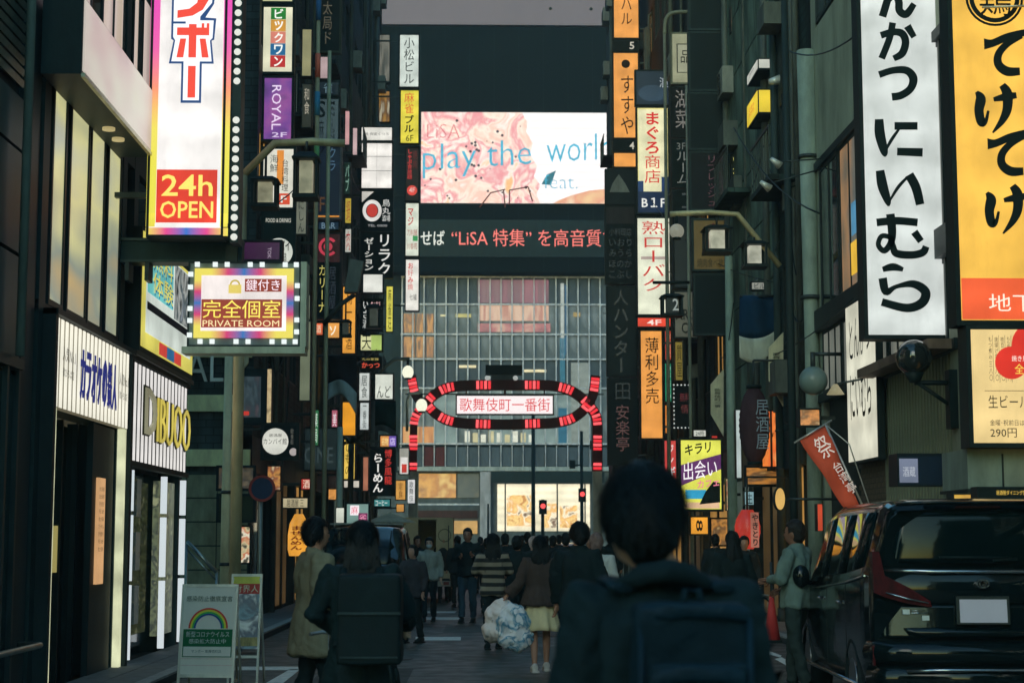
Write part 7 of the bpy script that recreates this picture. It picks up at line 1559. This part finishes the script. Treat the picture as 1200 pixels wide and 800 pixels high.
# small truck with open box doors seen from behind
tx = at(485, 650, 44).x; TR = thing('box_truck', 'small cream box truck with both rear doors open and round marks on them', 'truck', (tx, 44, 0))
cm = mat((150, 144, 116), .5, vary=.2, kind='cream_paint'); s44 = 44 / FPX
L_, R_ = at(446, 650, 44).x, at(531, 650, 44).x; zt_ = at(0, 606, 44).z; zb_ = .62
MB().box(L_ + .02, L_ + .08, 44, 47.2, zb_, zt_).box(R_ - .08, R_ - .02, 44, 47.2, zb_, zt_).box(L_ + .02, R_ - .02, 44, 47.2, zt_ - .06, zt_).box(L_ + .02, R_ - .02, 44, 47.2, zb_, zb_ + .08).box(L_ + .08, R_ - .08, 47.1, 47.2, zb_ + .08, zt_ - .06).build('cargo_box', cm, TR)
def tdoor(x0, x1, yo):
    q = MB().box(x0, x1, 43.9 - yo, 43.95 - yo, zb_, zt_ - .02).build('rear_door', cm, TR)
    MB().ring(f_cam((x0 + x1) / 2, 43.9 - yo, at(0, 627, 44).z), .17, .145, 0, .006).build('round_mark', mat((100, 96, 76), .6, kind='mark_paint'), q)
    MB().tube([((x0 + x1) / 2 + .1, 43.87 - yo, zb_ + .2), ((x0 + x1) / 2 + .1, 43.87 - yo, zt_ - .2)], .012, 6).build('lock_bar', M_metal, q)
tdoor(L_, at(490, 650, 44).x, 0); tdoor(at(511, 650, 44).x, R_, .0)
MB().box(L_ + .15, R_ - .15, 43.95, 48.9, .48, zb_ - .01).build('chassis', M_black, TR)
MB().box(L_ + .05, R_ - .05, 47.3, 48.9, .5, 1.85).build('cab', cm, TR)
MB().box(L_ + .02, R_ - .02, 43.85, 43.95, .42, .56).build('rear_bumper', mat((120, 122, 116), .5, kind='bumper'), TR)
for x in (L_ + .12, R_ - .24): MB().box(x, x + .14, 43.83, 43.86, .46, .54).build('tail_light', mat((120, 30, 30), .3, kind='red_lens'), TR)
for y in (45.2, 48.3):
    for x in (L_ + .14, R_ - .14): MB().tube([(x - .08, y, .28), (x + .08, y, .28)], .28, 20).build('wheel', mat((20, 21, 22), .8, kind='rubber'), TR)
# beige awning / parasol top left of truck
P = thing('parasol', 'pale peaked parasol over the left kerb in front of the truck', 'parasol', (at(455, 620, 41).x, 41, 0)); c_ = at(457, 600, 41)
m = MB(); k8 = 8
for i in range(k8):
    a0, a1 = 6.2832 * i / k8, 6.2832 * (i + 1) / k8; R0 = .62
    m.face([(c_.x + R0 * math.cos(a0), 41 + R0 * math.sin(a0), c_.z - .24), (c_.x + R0 * math.cos(a1), 41 + R0 * math.sin(a1), c_.z - .24), (c_.x, 41, c_.z)])
o = m.build('canopy', mat((150, 148, 128), .7, kind='canvas'), P); s = o.modifiers.new('s', 'SOLIDIFY'); s.thickness = .01
MB().tube([(c_.x, 41, 0), (c_.x, 41, c_.z)], .025).build('pole', M_metal, P)

# ------------------------------------------------------------------ people
def remesh(mb, vox, amp=0, freq=6, zs=.35, smooth=4, name='x', m_=None):
    me = mb.mesh('tmp', None); o = bpy.data.objects.new('tmp', me)
    r = o.modifiers.new('r', 'REMESH'); r.mode = 'VOXEL'; r.voxel_size = vox; r.use_smooth_shade = True
    s = o.modifiers.new('s', 'SMOOTH'); s.iterations = smooth; s.factor = .5
    out = evald(o); bpy.data.objects.remove(o); bpy.data.meshes.remove(me)
    if amp:
        off = random.random() * 50
        for v in out.vertices:
            c = v.co; q = Vector((c.x * freq + off, c.y * freq, c.z * freq * zs)); n1 = mnoise.noise(q); n2 = mnoise.noise(q * 2.7)
            v.co = c + v.normal * (amp * (n1 * 1.4 + n2 * .6))
    out.polygons.foreach_set('use_smooth', [True] * len(out.polygons))
    if m_: out.materials.append(m_)
    out.name = name; out.update(); return out
def mirror_pts(P): return [(-a, b, c) for a, b, c in P]
def person(label, loc, rz, H=1.7, skin=(150, 110, 90), top=(40, 44, 48), legs=(30, 34, 42), hair='short', hair_c=(22, 20, 20), hem=.82, flare=0.0, bulk=1.0, lower='trousers',
           skirt_c=None, skirt_hem=.5, arms=None, stride=.12, vox=.022, shoes=(30, 30, 32), head_turn=0.0, hdx=0.0, mask=False, fingers=True, extra=None, sleeve=1.0, hair_len=1.3, topmat=None, collar=True, legw=1.0, face=False, lean=0, strands=None, group='people walking in the street'):
    s = H / 1.7; r_ = thing('person', label, 'person', (0, 0, 0), group)
    A = {-1: ((-.245, -.03, 1.13), (-.25, .05, .90)), 1: ((.245, -.03, 1.13), (.25, .05, .90))}
    if arms: A.update(arms)
    SH = {k: (k * .175, -.01, 1.385) for k in (-1, 1)}
    sk = mat(skin, .55, vary=.15, kind='skin')
    def leg_pts(k):
        st_ = stride * k
        return [(k * .085, 0, .90), (k * .09, st_ * .45 + .03, .50), (k * .09, st_ - .02, .09)]
    # body: one continuous surface
    b = MB()
    b.tube([(0, 0, .84), (0, 0, .95), (0, 0, 1.08), (0, 0, 1.25), (0, -.005, 1.36), (0, -.01, 1.43)], [.15, .16, .125, .15, .165, .08], 16, ry=[.09, .105, .09, .105, .095, .06], up=(1, 0, 0))
    b.tube([(0, -.01, 1.40), (0, .0, 1.47), (hdx, .01, 1.54)], [.062, .053, .055], 12)
    ct, sn = math.cos(head_turn), math.sin(head_turn)
    hp = lambda x, y, z: (x * ct - y * sn + hdx, x * sn + y * ct + .015, z)
    hm = MB(); hm.ball((0, 0, 1.60), .074, .092, .108, 18, 14); hm.ball((0, .03, 1.545), .052, .058, .065, 14, 10); hm.ball((0, .094, 1.578), .013, .02, .022, 8, 6)
    hm.ball((0, .075, 1.535), .03, .018, .012, 8, 6)
    for k in (-1, 1): hm.ball((k * .076, -.005, 1.585), .012, .02, .032, 8, 6)
    b.v_off = len(b.v); k0 = len(b.v); b.v += [hp(*v) for v in hm.v]; b.f += [[k0 + i for i in f] for f in hm.f]; b.sm += hm.sm
    for k in (-1, 1):
        el, wr_ = Vector(A[k][0]), Vector(A[k][1]); sh = Vector(SH[k])
        b.tube([Vector((k * .10, -.01, 1.38)), sh, sh.lerp(el, .5), el, el.lerp(wr_, .4), wr_], [.05, .052, .043, .037, .036, .024], 10)
        hd = (wr_ - el).normalized(); hn = wr_ + hd * .09
        b.tube([wr_ - hd * .01, wr_ + hd * .04, hn], [.022, .036, .034], 10, ry=[.018, .016, .014])
        L = leg_pts(k); b.tube([Vector(L[0]) + Vector((0, 0, .04)), Vector(L[0]).lerp(Vector(L[1]), .5), L[1], Vector(L[1]).lerp(Vector(L[2]), .35), L[2]], [.088, .074, .052, .052, .033], 12)
        b.tube([(L[2][0], L[2][1] - .03, .05), (L[2][0] * 1.05, L[2][1] + .13, .035)], [.04, .035], 10, ry=[.04, .025])
    me = remesh(b, min(vox, .016) if vox < .03 else .02, 0, smooth=2, name='body', m_=sk)
    if fingers:
        fb = MB()
        for k in (-1, 1):
            el, wr_ = Vector(A[k][0]), Vector(A[k][1]); hd = (wr_ - el).normalized(); sd = hd.cross(Vector((1, 0, 0))).normalized(); nn = hd.cross(sd) * k
            for i, ln in enumerate((.062, .07, .066, .052)):
                b0_ = wr_ + hd * .085 + sd * (.024 - i * .016); q1 = b0_ + hd * ln * .5 - nn * .006; q2 = q1 + hd * ln * .38 - nn * .018; q3 = q2 + hd * ln * .12 - nn * .022
                fb.tube([b0_ - hd * .02, q1, q2, q3], [.0095, .0085, .008, .006], 6)
            t0 = wr_ + hd * .03 + sd * .028; fb.tube([t0 - sd * .01, t0 + sd * .022 + hd * .025, t0 + sd * .028 + hd * .055 - nn * .01], [.012, .010, .008], 6)
        bm = bmesh.new(); bm.from_mesh(me); fm_ = fb.mesh('f', None); bm.from_mesh(fm_); bm.to_mesh(me); bm.free(); bpy.data.meshes.remove(fm_)
        if not me.materials: me.materials.append(sk)
    put(me, 'body', r_)
    if face:
        for k in (-1, 1): MB().ball(hp(k * .03, .083, 1.60), .011, .008, .006, 8, 6).build('eye', mat((24, 18, 16), .2, kind='eye'), r_, True); MB().ball(hp(k * .03, .09, 1.622), .02, .006, .004, 8, 4).build('eyebrow', mat((20, 16, 14), .8, kind='brow'), r_, True)
        if not mask: MB().ball(hp(0, .09, 1.533), .022, .006, .005, 8, 4).build('mouth', mat((120, 60, 55), .5, kind='lips'), r_, True)
    if mask: MB().ball(hp(0, .058, 1.545), .062, .05, .055, 14, 10).build('face_mask', mat((200, 208, 205), .7, kind='mask_cloth'), r_, True)
    # top
    g = bulk; t = MB()
    zs_ = [hem, hem + (1.08 - hem) * .5, 1.08, 1.24, 1.35, 1.42]
    t.tube([(0, 0, z) for z in zs_], [.175 * g + flare, .165 * g + flare * .5, .155 * g, .175 * g, .185 * g, .11 * g], 20, ry=[.135 * g + flare * .8, .13 * g + flare * .4, .12 * g, .13 * g, .12 * g, .085], up=(1, 0, 0))
    if collar: t.tube([(0, -.01, 1.40), (0, -.005, 1.475)], [.085, .078], 14, ry=[.08, .075])
    for k in (-1, 1):
        el, wr_ = Vector(A[k][0]), Vector(A[k][1]); sh = Vector(SH[k])
        t.tube([Vector((k * .10, -.01, 1.36)), sh, sh.lerp(el, .5), el, el.lerp(wr_, .5), el.lerp(wr_, .97)], [.075 * g, .074 * g, .064 * g, .058 * g, .054 * g * sleeve, .046 * g * sleeve], 12)
    tm = topmat or mat(top, .8, vary=.3, scale=5, bump=.3, kind='clothing')
    jk = remesh(t, vox, .019 * g, 8, .45, 2, 'jacket', tm)
    for v in jk.vertices:      # creases run across the sleeves and down from the shoulders
        c = v.co; v.co = c + v.normal * (.007 * abs(math.sin(c.z * 38 + c.x * 22 + 5 * mnoise.noise(c * 6))) * (1 if abs(c.x) > .17 or c.z < 1.0 else .35))
    put(jk, 'jacket', r_)
    # legs
    if lower in ('trousers', 'both'):
        t = MB(); t.tube([(0, 0, .86), (0, 0, .98)], [.155, .14], 16, ry=[.115, .10], up=(1, 0, 0))
        for k in (-1, 1):
            L = leg_pts(k); t.tube([Vector(L[0]) + Vector((0, 0, .02)), Vector(L[0]).lerp(Vector(L[1]), .5), L[1], Vector(L[1]).lerp(Vector(L[2]), .5), Vector(L[2]) + Vector((0, 0, .01))], [.10 * legw, .09 * legw, .07 * legw, .066 * legw, .06 * legw], 12)
        put(remesh(t, vox, .015, 9, .9, 2, 'trousers', mat(legs, .8, vary=.3, scale=5, bump=.3, kind='trouser_cloth')), 'trousers', r_)
    if skirt_c:
        m = MB(); n = 48; rings = 8
        for j in range(rings + 1):
            q = j / rings; z = 1.0 + (skirt_hem - 1.0) * q
            for i in range(n):
                a = 6.2832 * i / n; f = 1 + q * (.10 * math.sin(a * 9 + 1) + .05 * math.sin(a * 5 + q * 3)); m.v.append(((.135 + .12 * q) * f * math.cos(a), (.11 + .10 * q) * f * math.sin(a), z + .01 * q * math.sin(a * 3)))
        for j in range(rings):
            for i in range(n): i2 = (i + 1) % n; m.f.append([j * n + i, (j + 1) * n + i, (j + 1) * n + i2, j * n + i2]); m.sm.append(True)
        o = m.build('skirt', mat(skirt_c, .8, vary=.2, scale=4, kind='skirt_cloth'), r_, True); q = o.modifiers.new('s', 'SOLIDIFY'); q.thickness = .006
    for k in (-1, 1):
        L = leg_pts(k); x, y = L[2][0], L[2][1]
        m = MB(); m.tube([(x, y - .065, .055), (x, y - .02, .065), (x * 1.03, y + .07, .05), (x * 1.05, y + .16, .035), (x * 1.05, y + .19, .03)], [.036, .045, .047, .042, .02], 12, ry=[.045, .055, .045, .032, .02], up=(1, 0, 0)).box(x - .042, x + .05, y - .09, y + .18, .0, .022)
        m.build('shoe', mat(shoes, .5, kind='shoe'), r_, True)
    # hair
    hm = MB(); hm.ball((0, -.018, 1.625), .090, .105, .112, 22, 16); hm.ball((0, -.05, 1.57), .078, .07, .09, 16, 12)
    if hair == 'bowl': hm.ball((0, -.01, 1.61), .098, .112, .10, 20, 14)
    if hair == 'long':
        hm.tube([(0, -.03, 1.66), (0, -.065, 1.52), (0, -.09, 1.42), (0, -.10, hair_len)], [.085, .10, .12, .10], 18, ry=[.075, .06, .055, .04], up=(1, 0, 0))
    if hair == 'bun': hm.ball((0, -.12, 1.66), .04)
    hv = MB(); hv.v = [hp(x, y - .0, z) for x, y, z in hm.v]; hv.f = hm.f; hv.sm = hm.sm
    # keep the face clear
    if hair != 'none':
        hmesh = remesh(hv, .012, .009, 22, .25 if hair == 'long' else .8, 1, 'hair', mat(hair_c, .5, vary=.4, scale=20, bump=.5, kind='hair', cool=.55))
        for v in hmesh.vertices:
            # pull the front of the hair back off the face
            X_ = v.co.x - hdx; x = X_ * ct + (v.co.y - .015) * sn; y = -X_ * sn + (v.co.y - .015) * ct
            if y > .035 and v.co.z < 1.66:
                y2 = .035 + (y - .035) * .15; v.co.x = x * ct - y2 * sn + hdx; v.co.y = x * sn + y2 * ct + .015
        put(hmesh, 'hair', r_)
    if strands: hairy(r_, strands[0], hair_c, turn=head_turn, wd=strands[1], long=hair_len if hair == 'long' else None)
    if extra: extra(r_)
    r_.location = loc; r_.rotation_euler = (lean, 0, rz); r_.scale = (s, s, s); return r_
def P_at(px, d_): return (at(px, 632, d_).x, d_, 0)
R = math.radians
# foreground man from behind
def pack(r_):
    bc = mat((14, 30, 46), .75, vary=.3, scale=6, bump=.3, kind='navy_nylon'); b2 = mat((8, 34, 54), .6, vary=.3, scale=6, bump=.3, kind='blue_nylon')
    m = MB(); m.box(-.09, .175, -.32, -.15, .84, 1.40); put(remesh(m, .012, .008, 8, 1, 9, 'backpack_body', bc), 'backpack_body', r_)
    m = MB(); m.box(-.065, .15, -.37, -.31, .86, 1.27); put(remesh(m, .010, .006, 9, 1, 7, 'backpack_pocket', bc), 'backpack_pocket', r_)
    m = MB(); m.tube([(-.085, -.315, 1.375), (-.02, -.328, 1.385), (.10, -.328, 1.385), (.17, -.315, 1.375)], .020, 8, ry=.008, up=(0, 0, 1)); put(remesh(m, .006, .003, 20, 1, 1, 'top_band', b2), 'top_band', r_)
    m = MB(); m.tube([(-.06, -.365, 1.24), (0, -.38, 1.25), (.09, -.38, 1.25), (.145, -.365, 1.24)], .022, 8, ry=.008, up=(0, 0, 1)); put(remesh(m, .006, .003, 20, 1, 1, 'pocket_band', b2), 'pocket_band', r_)
    for x in (-.08, .165): MB().tube([(x, -.318, .86), (x, -.325, 1.1), (x, -.318, 1.37)], .008, 6, ry=.005).build('piping', b2, r_, True)
    MB().tube([(.02, -.24, 1.39), (.03, -.25, 1.43), (.06, -.25, 1.43), (.07, -.24, 1.39)], .008, 6).build('grab_loop', bc, r_, True)
    for k in (-1, 1): MB().tube([(k * .12 + .02, -.10, 1.43), (k * .125, .03, 1.45), (k * .125, .14, 1.33), (k * .15, .13, 1.1), (k * .17, -.08, .92)], .028, 8, ry=.010, up=(1, 0, 0)).build('strap', bc, r_, True)
def hairy(r_, n=5200, c=(20, 19, 20), z0=1.50, turn=0, wd=.0011, long=None, hdx=0.0):
    m = MB(); rr = random.Random(2); ct, sn = math.cos(turn), math.sin(turn)
    for i in range(n):
        a = rr.uniform(0, 6.2832); t = rr.uniform(-.5, 1); cz = t; rad = math.sqrt(max(0, 1 - cz * cz))
        d0 = Vector((rad * math.cos(a), rad * math.sin(a), cz))
        if d0.y > .35 and d0.z < .45: continue
        p = Vector((d0.x * .094, d0.y * .108 - .02, 1.622 + d0.z * .115))
        flow = Vector((rr.uniform(-.4, .4), rr.uniform(-.4, .4) - .3 * (d0.y < 0), -1.1)); flow = (flow - d0 * flow.dot(d0) * .75).normalized()
        l = rr.uniform(.03, .075); lf = rr.random() ** 3; q = p + flow * l * .5 + d0 * (.008 + .006 * lf); e = p + flow * l + d0 * (.004 + .028 * lf)
        sd = flow.cross(d0).normalized() * wd
        tr = lambda v: (v.x * ct - v.y * sn + hdx, v.x * sn + v.y * ct + .015, v.z)
        m.face([tr(p - sd), tr(p + sd), tr(q + sd), tr(q - sd)]); m.face([tr(q - sd), tr(q + sd), tr(e)])
    tr = lambda v: (v.x * ct - v.y * sn + hdx, v.x * sn + v.y * ct + .015, v.z)
    if long:
        for i in range(n // 2):
            a = rr.uniform(-1, 1); zt = rr.uniform(long + .1, 1.62); w = .085 + .04 * min(1, (1.62 - zt) / .2); p = Vector((a * w * 1.05, -.10 - .055 * math.sqrt(1 - a * a * .9) + .03, zt)); l = rr.uniform(.10, .22)
            q = p + Vector((rr.uniform(-.012, .012), rr.uniform(-.012, .006), -l * .5)); e = p + Vector((rr.uniform(-.03, .03), rr.uniform(-.02, .008), -l)); sd = Vector((wd * 1.3, 0, 0))
            m.face([tr(p - sd), tr(p + sd), tr(q + sd), tr(q - sd)]); m.face([tr(q - sd), tr(q + sd), tr(e)])
    m.build('hair_strands', mat(c, .5, vary=.4, kind='hair', cool=.4), r_, True)['kind'] = 'stuff'
def man_extra(r_):
    pack(r_); hairy(r_, 7000, turn=R(22), hdx=-.052)
    m = MB(); m.tube([(-.13, -.02, 1.42), (-.06, -.10, 1.46), (0, -.125, 1.47), (.06, -.10, 1.46), (.13, -.02, 1.42), (.08, .08, 1.40)], [.02, .028, .03, .028, .02, .015], 12); put(remesh(m, .012, .006, 12, 1, 3, 'hood', mat((26, 30, 34), .85, vary=.3, kind='clothing')), 'hood', r_)
person('man in a dark jacket with a navy backpack seen from behind, closest to the camera', (at(774, 632, 4.35).x, 4.35, 0), 0, 1.76, (170, 125, 100), (24, 28, 32), (24, 26, 30), 'bowl', (18, 17, 18), .80, .03, 1.08,
       vox=.014, head_turn=R(22), hdx=-.052, extra=man_extra, stride=.05, arms={-1: ((-.222, -.02, 1.12), (-.215, .08, .90)), 1: ((.235, -.02, 1.12), (.23, .08, .90))})
# woman astride the bicycle with a big square pack
def sq(r_):
    bm_ = mat((14, 18, 20), .7, vary=.3, scale=6, kind='black_nylon', cool=.7)
    m = MB(); m.box(-.12, .27, -.52, -.16, .86, 1.40); me = remesh(m, .016, .006, 5, 1, 6, 'square_backpack', bm_); put(me, 'square_backpack', r_)
    MB().box(-.115, .265, -.53, -.52, 1.16, 1.175).box(-.1, .25, -.53, -.522, .90, .91).build('reflective_trim', mat((46, 58, 60), .4, kind='trim'), r_, True)
    MB().tube([(.20, -.5, .86), (.22, -.51, .74), (.25, -.5, .72), (.24, -.5, .84)], .012, 6).build('loose_strap', bm_, r_, True)
    for k in (-1, 1): MB().tube([(k * .10, -.17, 1.33), (k * .115, -.1, 1.43), (k * .12, .03, 1.43), (k * .125, .13, 1.3), (k * .15, .08, 1.05), (k * .15, -.16, .95)], .025, 8, ry=.009, up=(1, 0, 0)).build('strap', bm_, r_, True)
person('woman with long black hair and a big square black backpack astride a bicycle', (at(424, 632, 10.8).x, 10.9, 0), 0, 1.69, (170, 135, 112), (18, 22, 26), (20, 24, 28), 'long', (16, 15, 16), .70, .05, 1.15,
       vox=.018, hair_len=1.40, strands=(3600, .0022), arms={-1: ((-.31, -.05, 1.14), (-.13, .12, 1.05)), 1: ((.28, .02, 1.14), (.26, .26, 1.05))}, stride=.10, extra=sq, legw=1.15, collar=True)
# man in beige coat
person('man in a long beige coat walking beside the parked minivan on the left', P_at(370, 14.6), R(-62), 1.76, (150, 108, 86), (108, 102, 80), (24, 27, 32), 'short', (20, 18, 18), .62, .05, 1.18,
       vox=.018, arms={-1: ((-.26, -.02, 1.14), (-.20, .20, 1.05)), 1: ((.26, -.06, 1.12), (.20, .16, 1.00))}, stride=.10, head_turn=R(-10), legw=1.1, face=True, strands=(2200, .0022))
# woman with bags
def bags(r_):
    for lb, cx, cy, cz, sx, sz, cols in (('a', -.50, .02, .66, .22, .27, [(236, 222, 214), (246, 236, 230)]), ('b', -.36, -.10, .58, .23, .30, [(240, 242, 242), (240, 242, 244), (236, 240, 242), (50, 140, 175), (244, 244, 246), (240, 240, 242)])):
        m = MB(); m.ball((cx, cy, cz), sx, .13, sz, 18, 14); m.ball((cx - .04 * (1 if lb == 'a' else -1), cy, cz - .14), sx * 1.0, .14, sz * .6, 16, 12); m.tube([(cx, cy, cz + .1), (-.43, .0, .90)], [.10, .015], 10)
        me = remesh(m, .014, .026, 9, .8, 1, 'carrier_bag', lit_pattern(cols, scale=5 if lb == 'b' else 2, emission=False, kind='printed_plastic', dist=.8))
        put(me, 'bag_part', None).name = 'carrier_bag'; o = [q for q in bpy.data.objects if q.data == me][0]; BAGS.append(o)
BAGS = []
pl_ = P_at(633, 21.2)
person('woman in a brown blouse and pale skirt carrying white plastic bags, seen from behind', pl_, R(4), 1.62, (150, 112, 92), (84, 66, 58), (90, 70, 60), 'long', (18, 16, 17), .84, .06, 1.12, 'none', (226, 200, 156), .52,
       arms={-1: ((-.27, -.04, 1.14), (-.42, .0, .97)), 1: ((.26, -.04, 1.12), (.27, .02, .90))}, stride=.14, vox=.02, shoes=(190, 186, 180), extra=None, sleeve=1.3, hair_len=1.36, strands=(1800, .003))
bags(None)
for i, o in enumerate(BAGS):
    s = 1.62 / 1.7; o.location = pl_; o.rotation_euler = (0, 0, R(4)); o.scale = (s, s, s)
    tag(o, ('plain cream plastic bag hanging at the left of the walking woman', 'white and turquoise printed plastic bag held nearest to the skirt')[i], 'bag', 'plastic bags carried by the woman in brown')
# long hair falling over her shoulders
stripe = bpy.data.materials.new('striped_knit'); stripe.use_nodes = True; n_ = stripe.node_tree; b_ = n_.nodes['Principled BSDF']
tc = n_.nodes.new('ShaderNodeTexCoord'); wv = n_.nodes.new('ShaderNodeTexWave'); wv.bands_direction = 'Z'; wv.inputs['Scale'].default_value = 2.6; wv.inputs['Distortion'].default_value = .8
cr = n_.nodes.new('ShaderNodeValToRGB'); cr.color_ramp.elements[0].color = lin((36, 40, 40)) + [1]; cr.color_ramp.elements[1].color = lin((150, 140, 120)) + [1]; cr.color_ramp.elements[0].position = .35; cr.color_ramp.elements[1].position = .6
n_.links.new(tc.outputs['Object'], wv.inputs['Vector']); n_.links.new(wv.outputs[0], cr.inputs[0]); n_.links.new(cr.outputs[0], b_.inputs['Base Color']); b_.inputs['Roughness'].default_value = .9
person('woman with long dark hair in a striped knit, walking left of the woman in brown', P_at(578, 25.5), R(3), 1.66, (140, 105, 88), (120, 112, 100), (34, 36, 40), 'long', (20, 17, 17), .80, .02, 1.05, topmat=stripe, hair_len=1.22, strands=(1800, .003), arms={-1: ((-.27, .02, 1.16), (-.24, .2, 1.12)), 1: ((.27, .02, 1.16), (.22, .2, 1.12))}, vox=.022)
person('man in a black coat and blue jeans facing the camera', P_at(548, 33.5), R(172), 1.80, (140, 102, 84), (24, 28, 32), (50, 74, 92), 'short', (20, 18, 18), .84, .02, 1.1, face=True, arms={-1: ((-.26, -.02, 1.14), (-.14, .16, 1.22)), 1: ((.26, -.02, 1.14), (.12, .18, 1.2))}, vox=.022)
person('woman in a white face mask and pale grey jacket walking towards the camera', P_at(503, 34), R(178), 1.62, (176, 140, 120), (130, 134, 126), (30, 38, 48), 'short', (24, 20, 20), .84, .03, 1.12, mask=True, face=True, vox=.022)
person('person with bowed dark head standing left of the woman in the mask', P_at(484, 27), R(150), 1.50, (150, 115, 98), (66, 60, 66), (28, 30, 34), 'bowl', (26, 22, 22), .8, .02, 1.1, arms={1: ((.25, .05, 1.14), (.14, .24, 1.2))}, vox=.022)
person('short person in black behind the masked woman beside the truck', P_at(489, 38.5), R(200), 1.66, (140, 105, 90), (26, 30, 32), (26, 28, 32), 'short', (20, 18, 18), .84, .0, 1.1, face=True, vox=.025)
person('dark haired person in black between the striped knit and the brown blouse', P_at(606, 27.5), R(-5), 1.64, (150, 112, 92), (26, 30, 34), (26, 28, 32), 'bowl', (18, 17, 18), .82, .0, 1.1, vox=.022)
person('elderly person with pinkish grey hair ahead of the woman in brown', P_at(625, 31), R(0), 1.63, (170, 135, 118), (44, 48, 52), (30, 32, 36), 'short', (166, 140, 132), .84, .0, 1.1, vox=.022)
person('man with round black hair in dark clothes just left of the backpack man', P_at(678, 18.3), R(-15), 1.76, (165, 122, 98), (22, 26, 30), (24, 26, 30), 'bowl', (17, 16, 17), .82, .02, 1.15, vox=.02, head_turn=R(35), face=True, strands=(2200, .0026))
person('grey haired person with a pale scarf half hidden by the backpack man', P_at(699, 21.5), R(-10), 1.66, (150, 118, 102), (150, 156, 152), (30, 32, 36), 'short', (108, 90, 84), .84, .0, 1.08, vox=.022)
person('person in black with long hair right of the backpack man', P_at(858, 22), R(8), 1.68, (150, 112, 92), (20, 25, 28), (22, 25, 28), 'long', (18, 17, 18), .7, .04, 1.15, vox=.022, hair_len=1.2)
person('person in a pale denim jacket leaning by the front of the black minivan', (3.37, 18.2, 0), R(55), 1.78, (120, 86, 70), (88, 106, 100), (50, 60, 58), 'short', (44, 32, 26), .84, .0, 1.12, vox=.018, face=True, arms={-1: ((-.25, .04, 1.14), (-.14, .22, 1.12)), 1: ((.25, .04, 1.14), (.14, .2, 1.04))}, head_turn=R(10))
for i, (px, dd, H_, rz_, hc, tc_, lb) in enumerate(((520, 44, 1.68, 180, (24, 22, 22), (36, 40, 44), 'dark clad distant person in front of the truck right door'), (536, 41, 1.66, 10, (20, 18, 18), (40, 44, 48), 'distant person just left of the man in blue jeans'), (571, 38, 1.62, 0, (30, 22, 20), (50, 46, 46), 'person half hidden by the striped knit woman'), (592, 36, 1.70, -8, (18, 17, 17), (30, 34, 38), 'dark haired person right of the striped knit woman, further on'), (618, 42, 1.75, 5, (22, 20, 20), (26, 30, 34), 'tall dark figure beyond the pinkish grey haired person'), (648, 38, 1.66, -4, (24, 20, 20), (44, 44, 50), 'dark figure right beside the elderly person, further up the street'), (663, 33, 1.70, 0, (20, 18, 18), (28, 32, 36), 'dark clothed walker left of the man with round black hair'), (690, 36, 1.66, 178, (24, 22, 20), (56, 52, 50), 'person facing the camera between the two nearest black haired heads'), (715, 40, 1.72, 0, (20, 18, 18), (30, 34, 38), 'walker mostly hidden behind the backpack man'), (838, 34, 1.68, 4, (24, 22, 22), (36, 40, 40), 'walker in the distance right of the backpack man under the orange lantern sign'), (872, 30, 1.64, 180, (30, 24, 22), (44, 44, 44), 'person standing by the red paper lantern facing the camera'),
(563, 52, 1.66, 0, (24, 22, 22), (30, 34, 40), 'distant small figure behind the striped knit, farthest left in the far crowd'), (592, 48, 1.72, 180, (30, 26, 24), (60, 56, 54), 'distant person facing the camera left of the tall black traffic pole'),
(640, 56, 1.70, 10, (20, 18, 18), (40, 42, 46), 'distant dark figure near the lit entrance right of the brown blouse woman'), (655, 46, 1.70, 0, (26, 24, 24), (28, 32, 36), 'distant person in black before the crossing taxi'), (574, 60, 1.78, 180, (20, 20, 20), (34, 38, 40), 'tall distant figure beneath the gate left of its centre'),
        (528, 58, 1.70, 180, (24, 22, 22), (70, 60, 56), 'distant figure in brown near the right side of the truck'), (612, 64, 1.74, 0, (22, 20, 20), (36, 40, 44), 'distant dark figure beneath the middle of the gate'))):
    person(lb, P_at(px, dd), R(rz_), H_, (150, 112, 92), tc_, (30, 32, 36), 'short', hc, .82, .02, 1.08, vox=.035, fingers=False, stride=.1)
bpy.data.scenes.remove(TS)

# light haze in the street air
hz = MB().box(-44, 64, -64, 164, -1.4, 54).build('haze', None); hz['kind'] = 'stuff'
hm_ = bpy.data.materials.new('street_haze'); hm_.use_nodes = True; n_ = hm_.node_tree; n_.nodes.clear(); v_ = n_.nodes.new('ShaderNodeVolumePrincipled'); v_.inputs['Color'].default_value = (.80, .97, 1, 1); v_.inputs['Density'].default_value = .0009; v_.inputs['Anisotropy'].default_value = .2
o_ = n_.nodes.new('ShaderNodeOutputMaterial'); n_.links.new(v_.outputs[0], o_.inputs['Volume']); hz.data.materials.append(hm_)
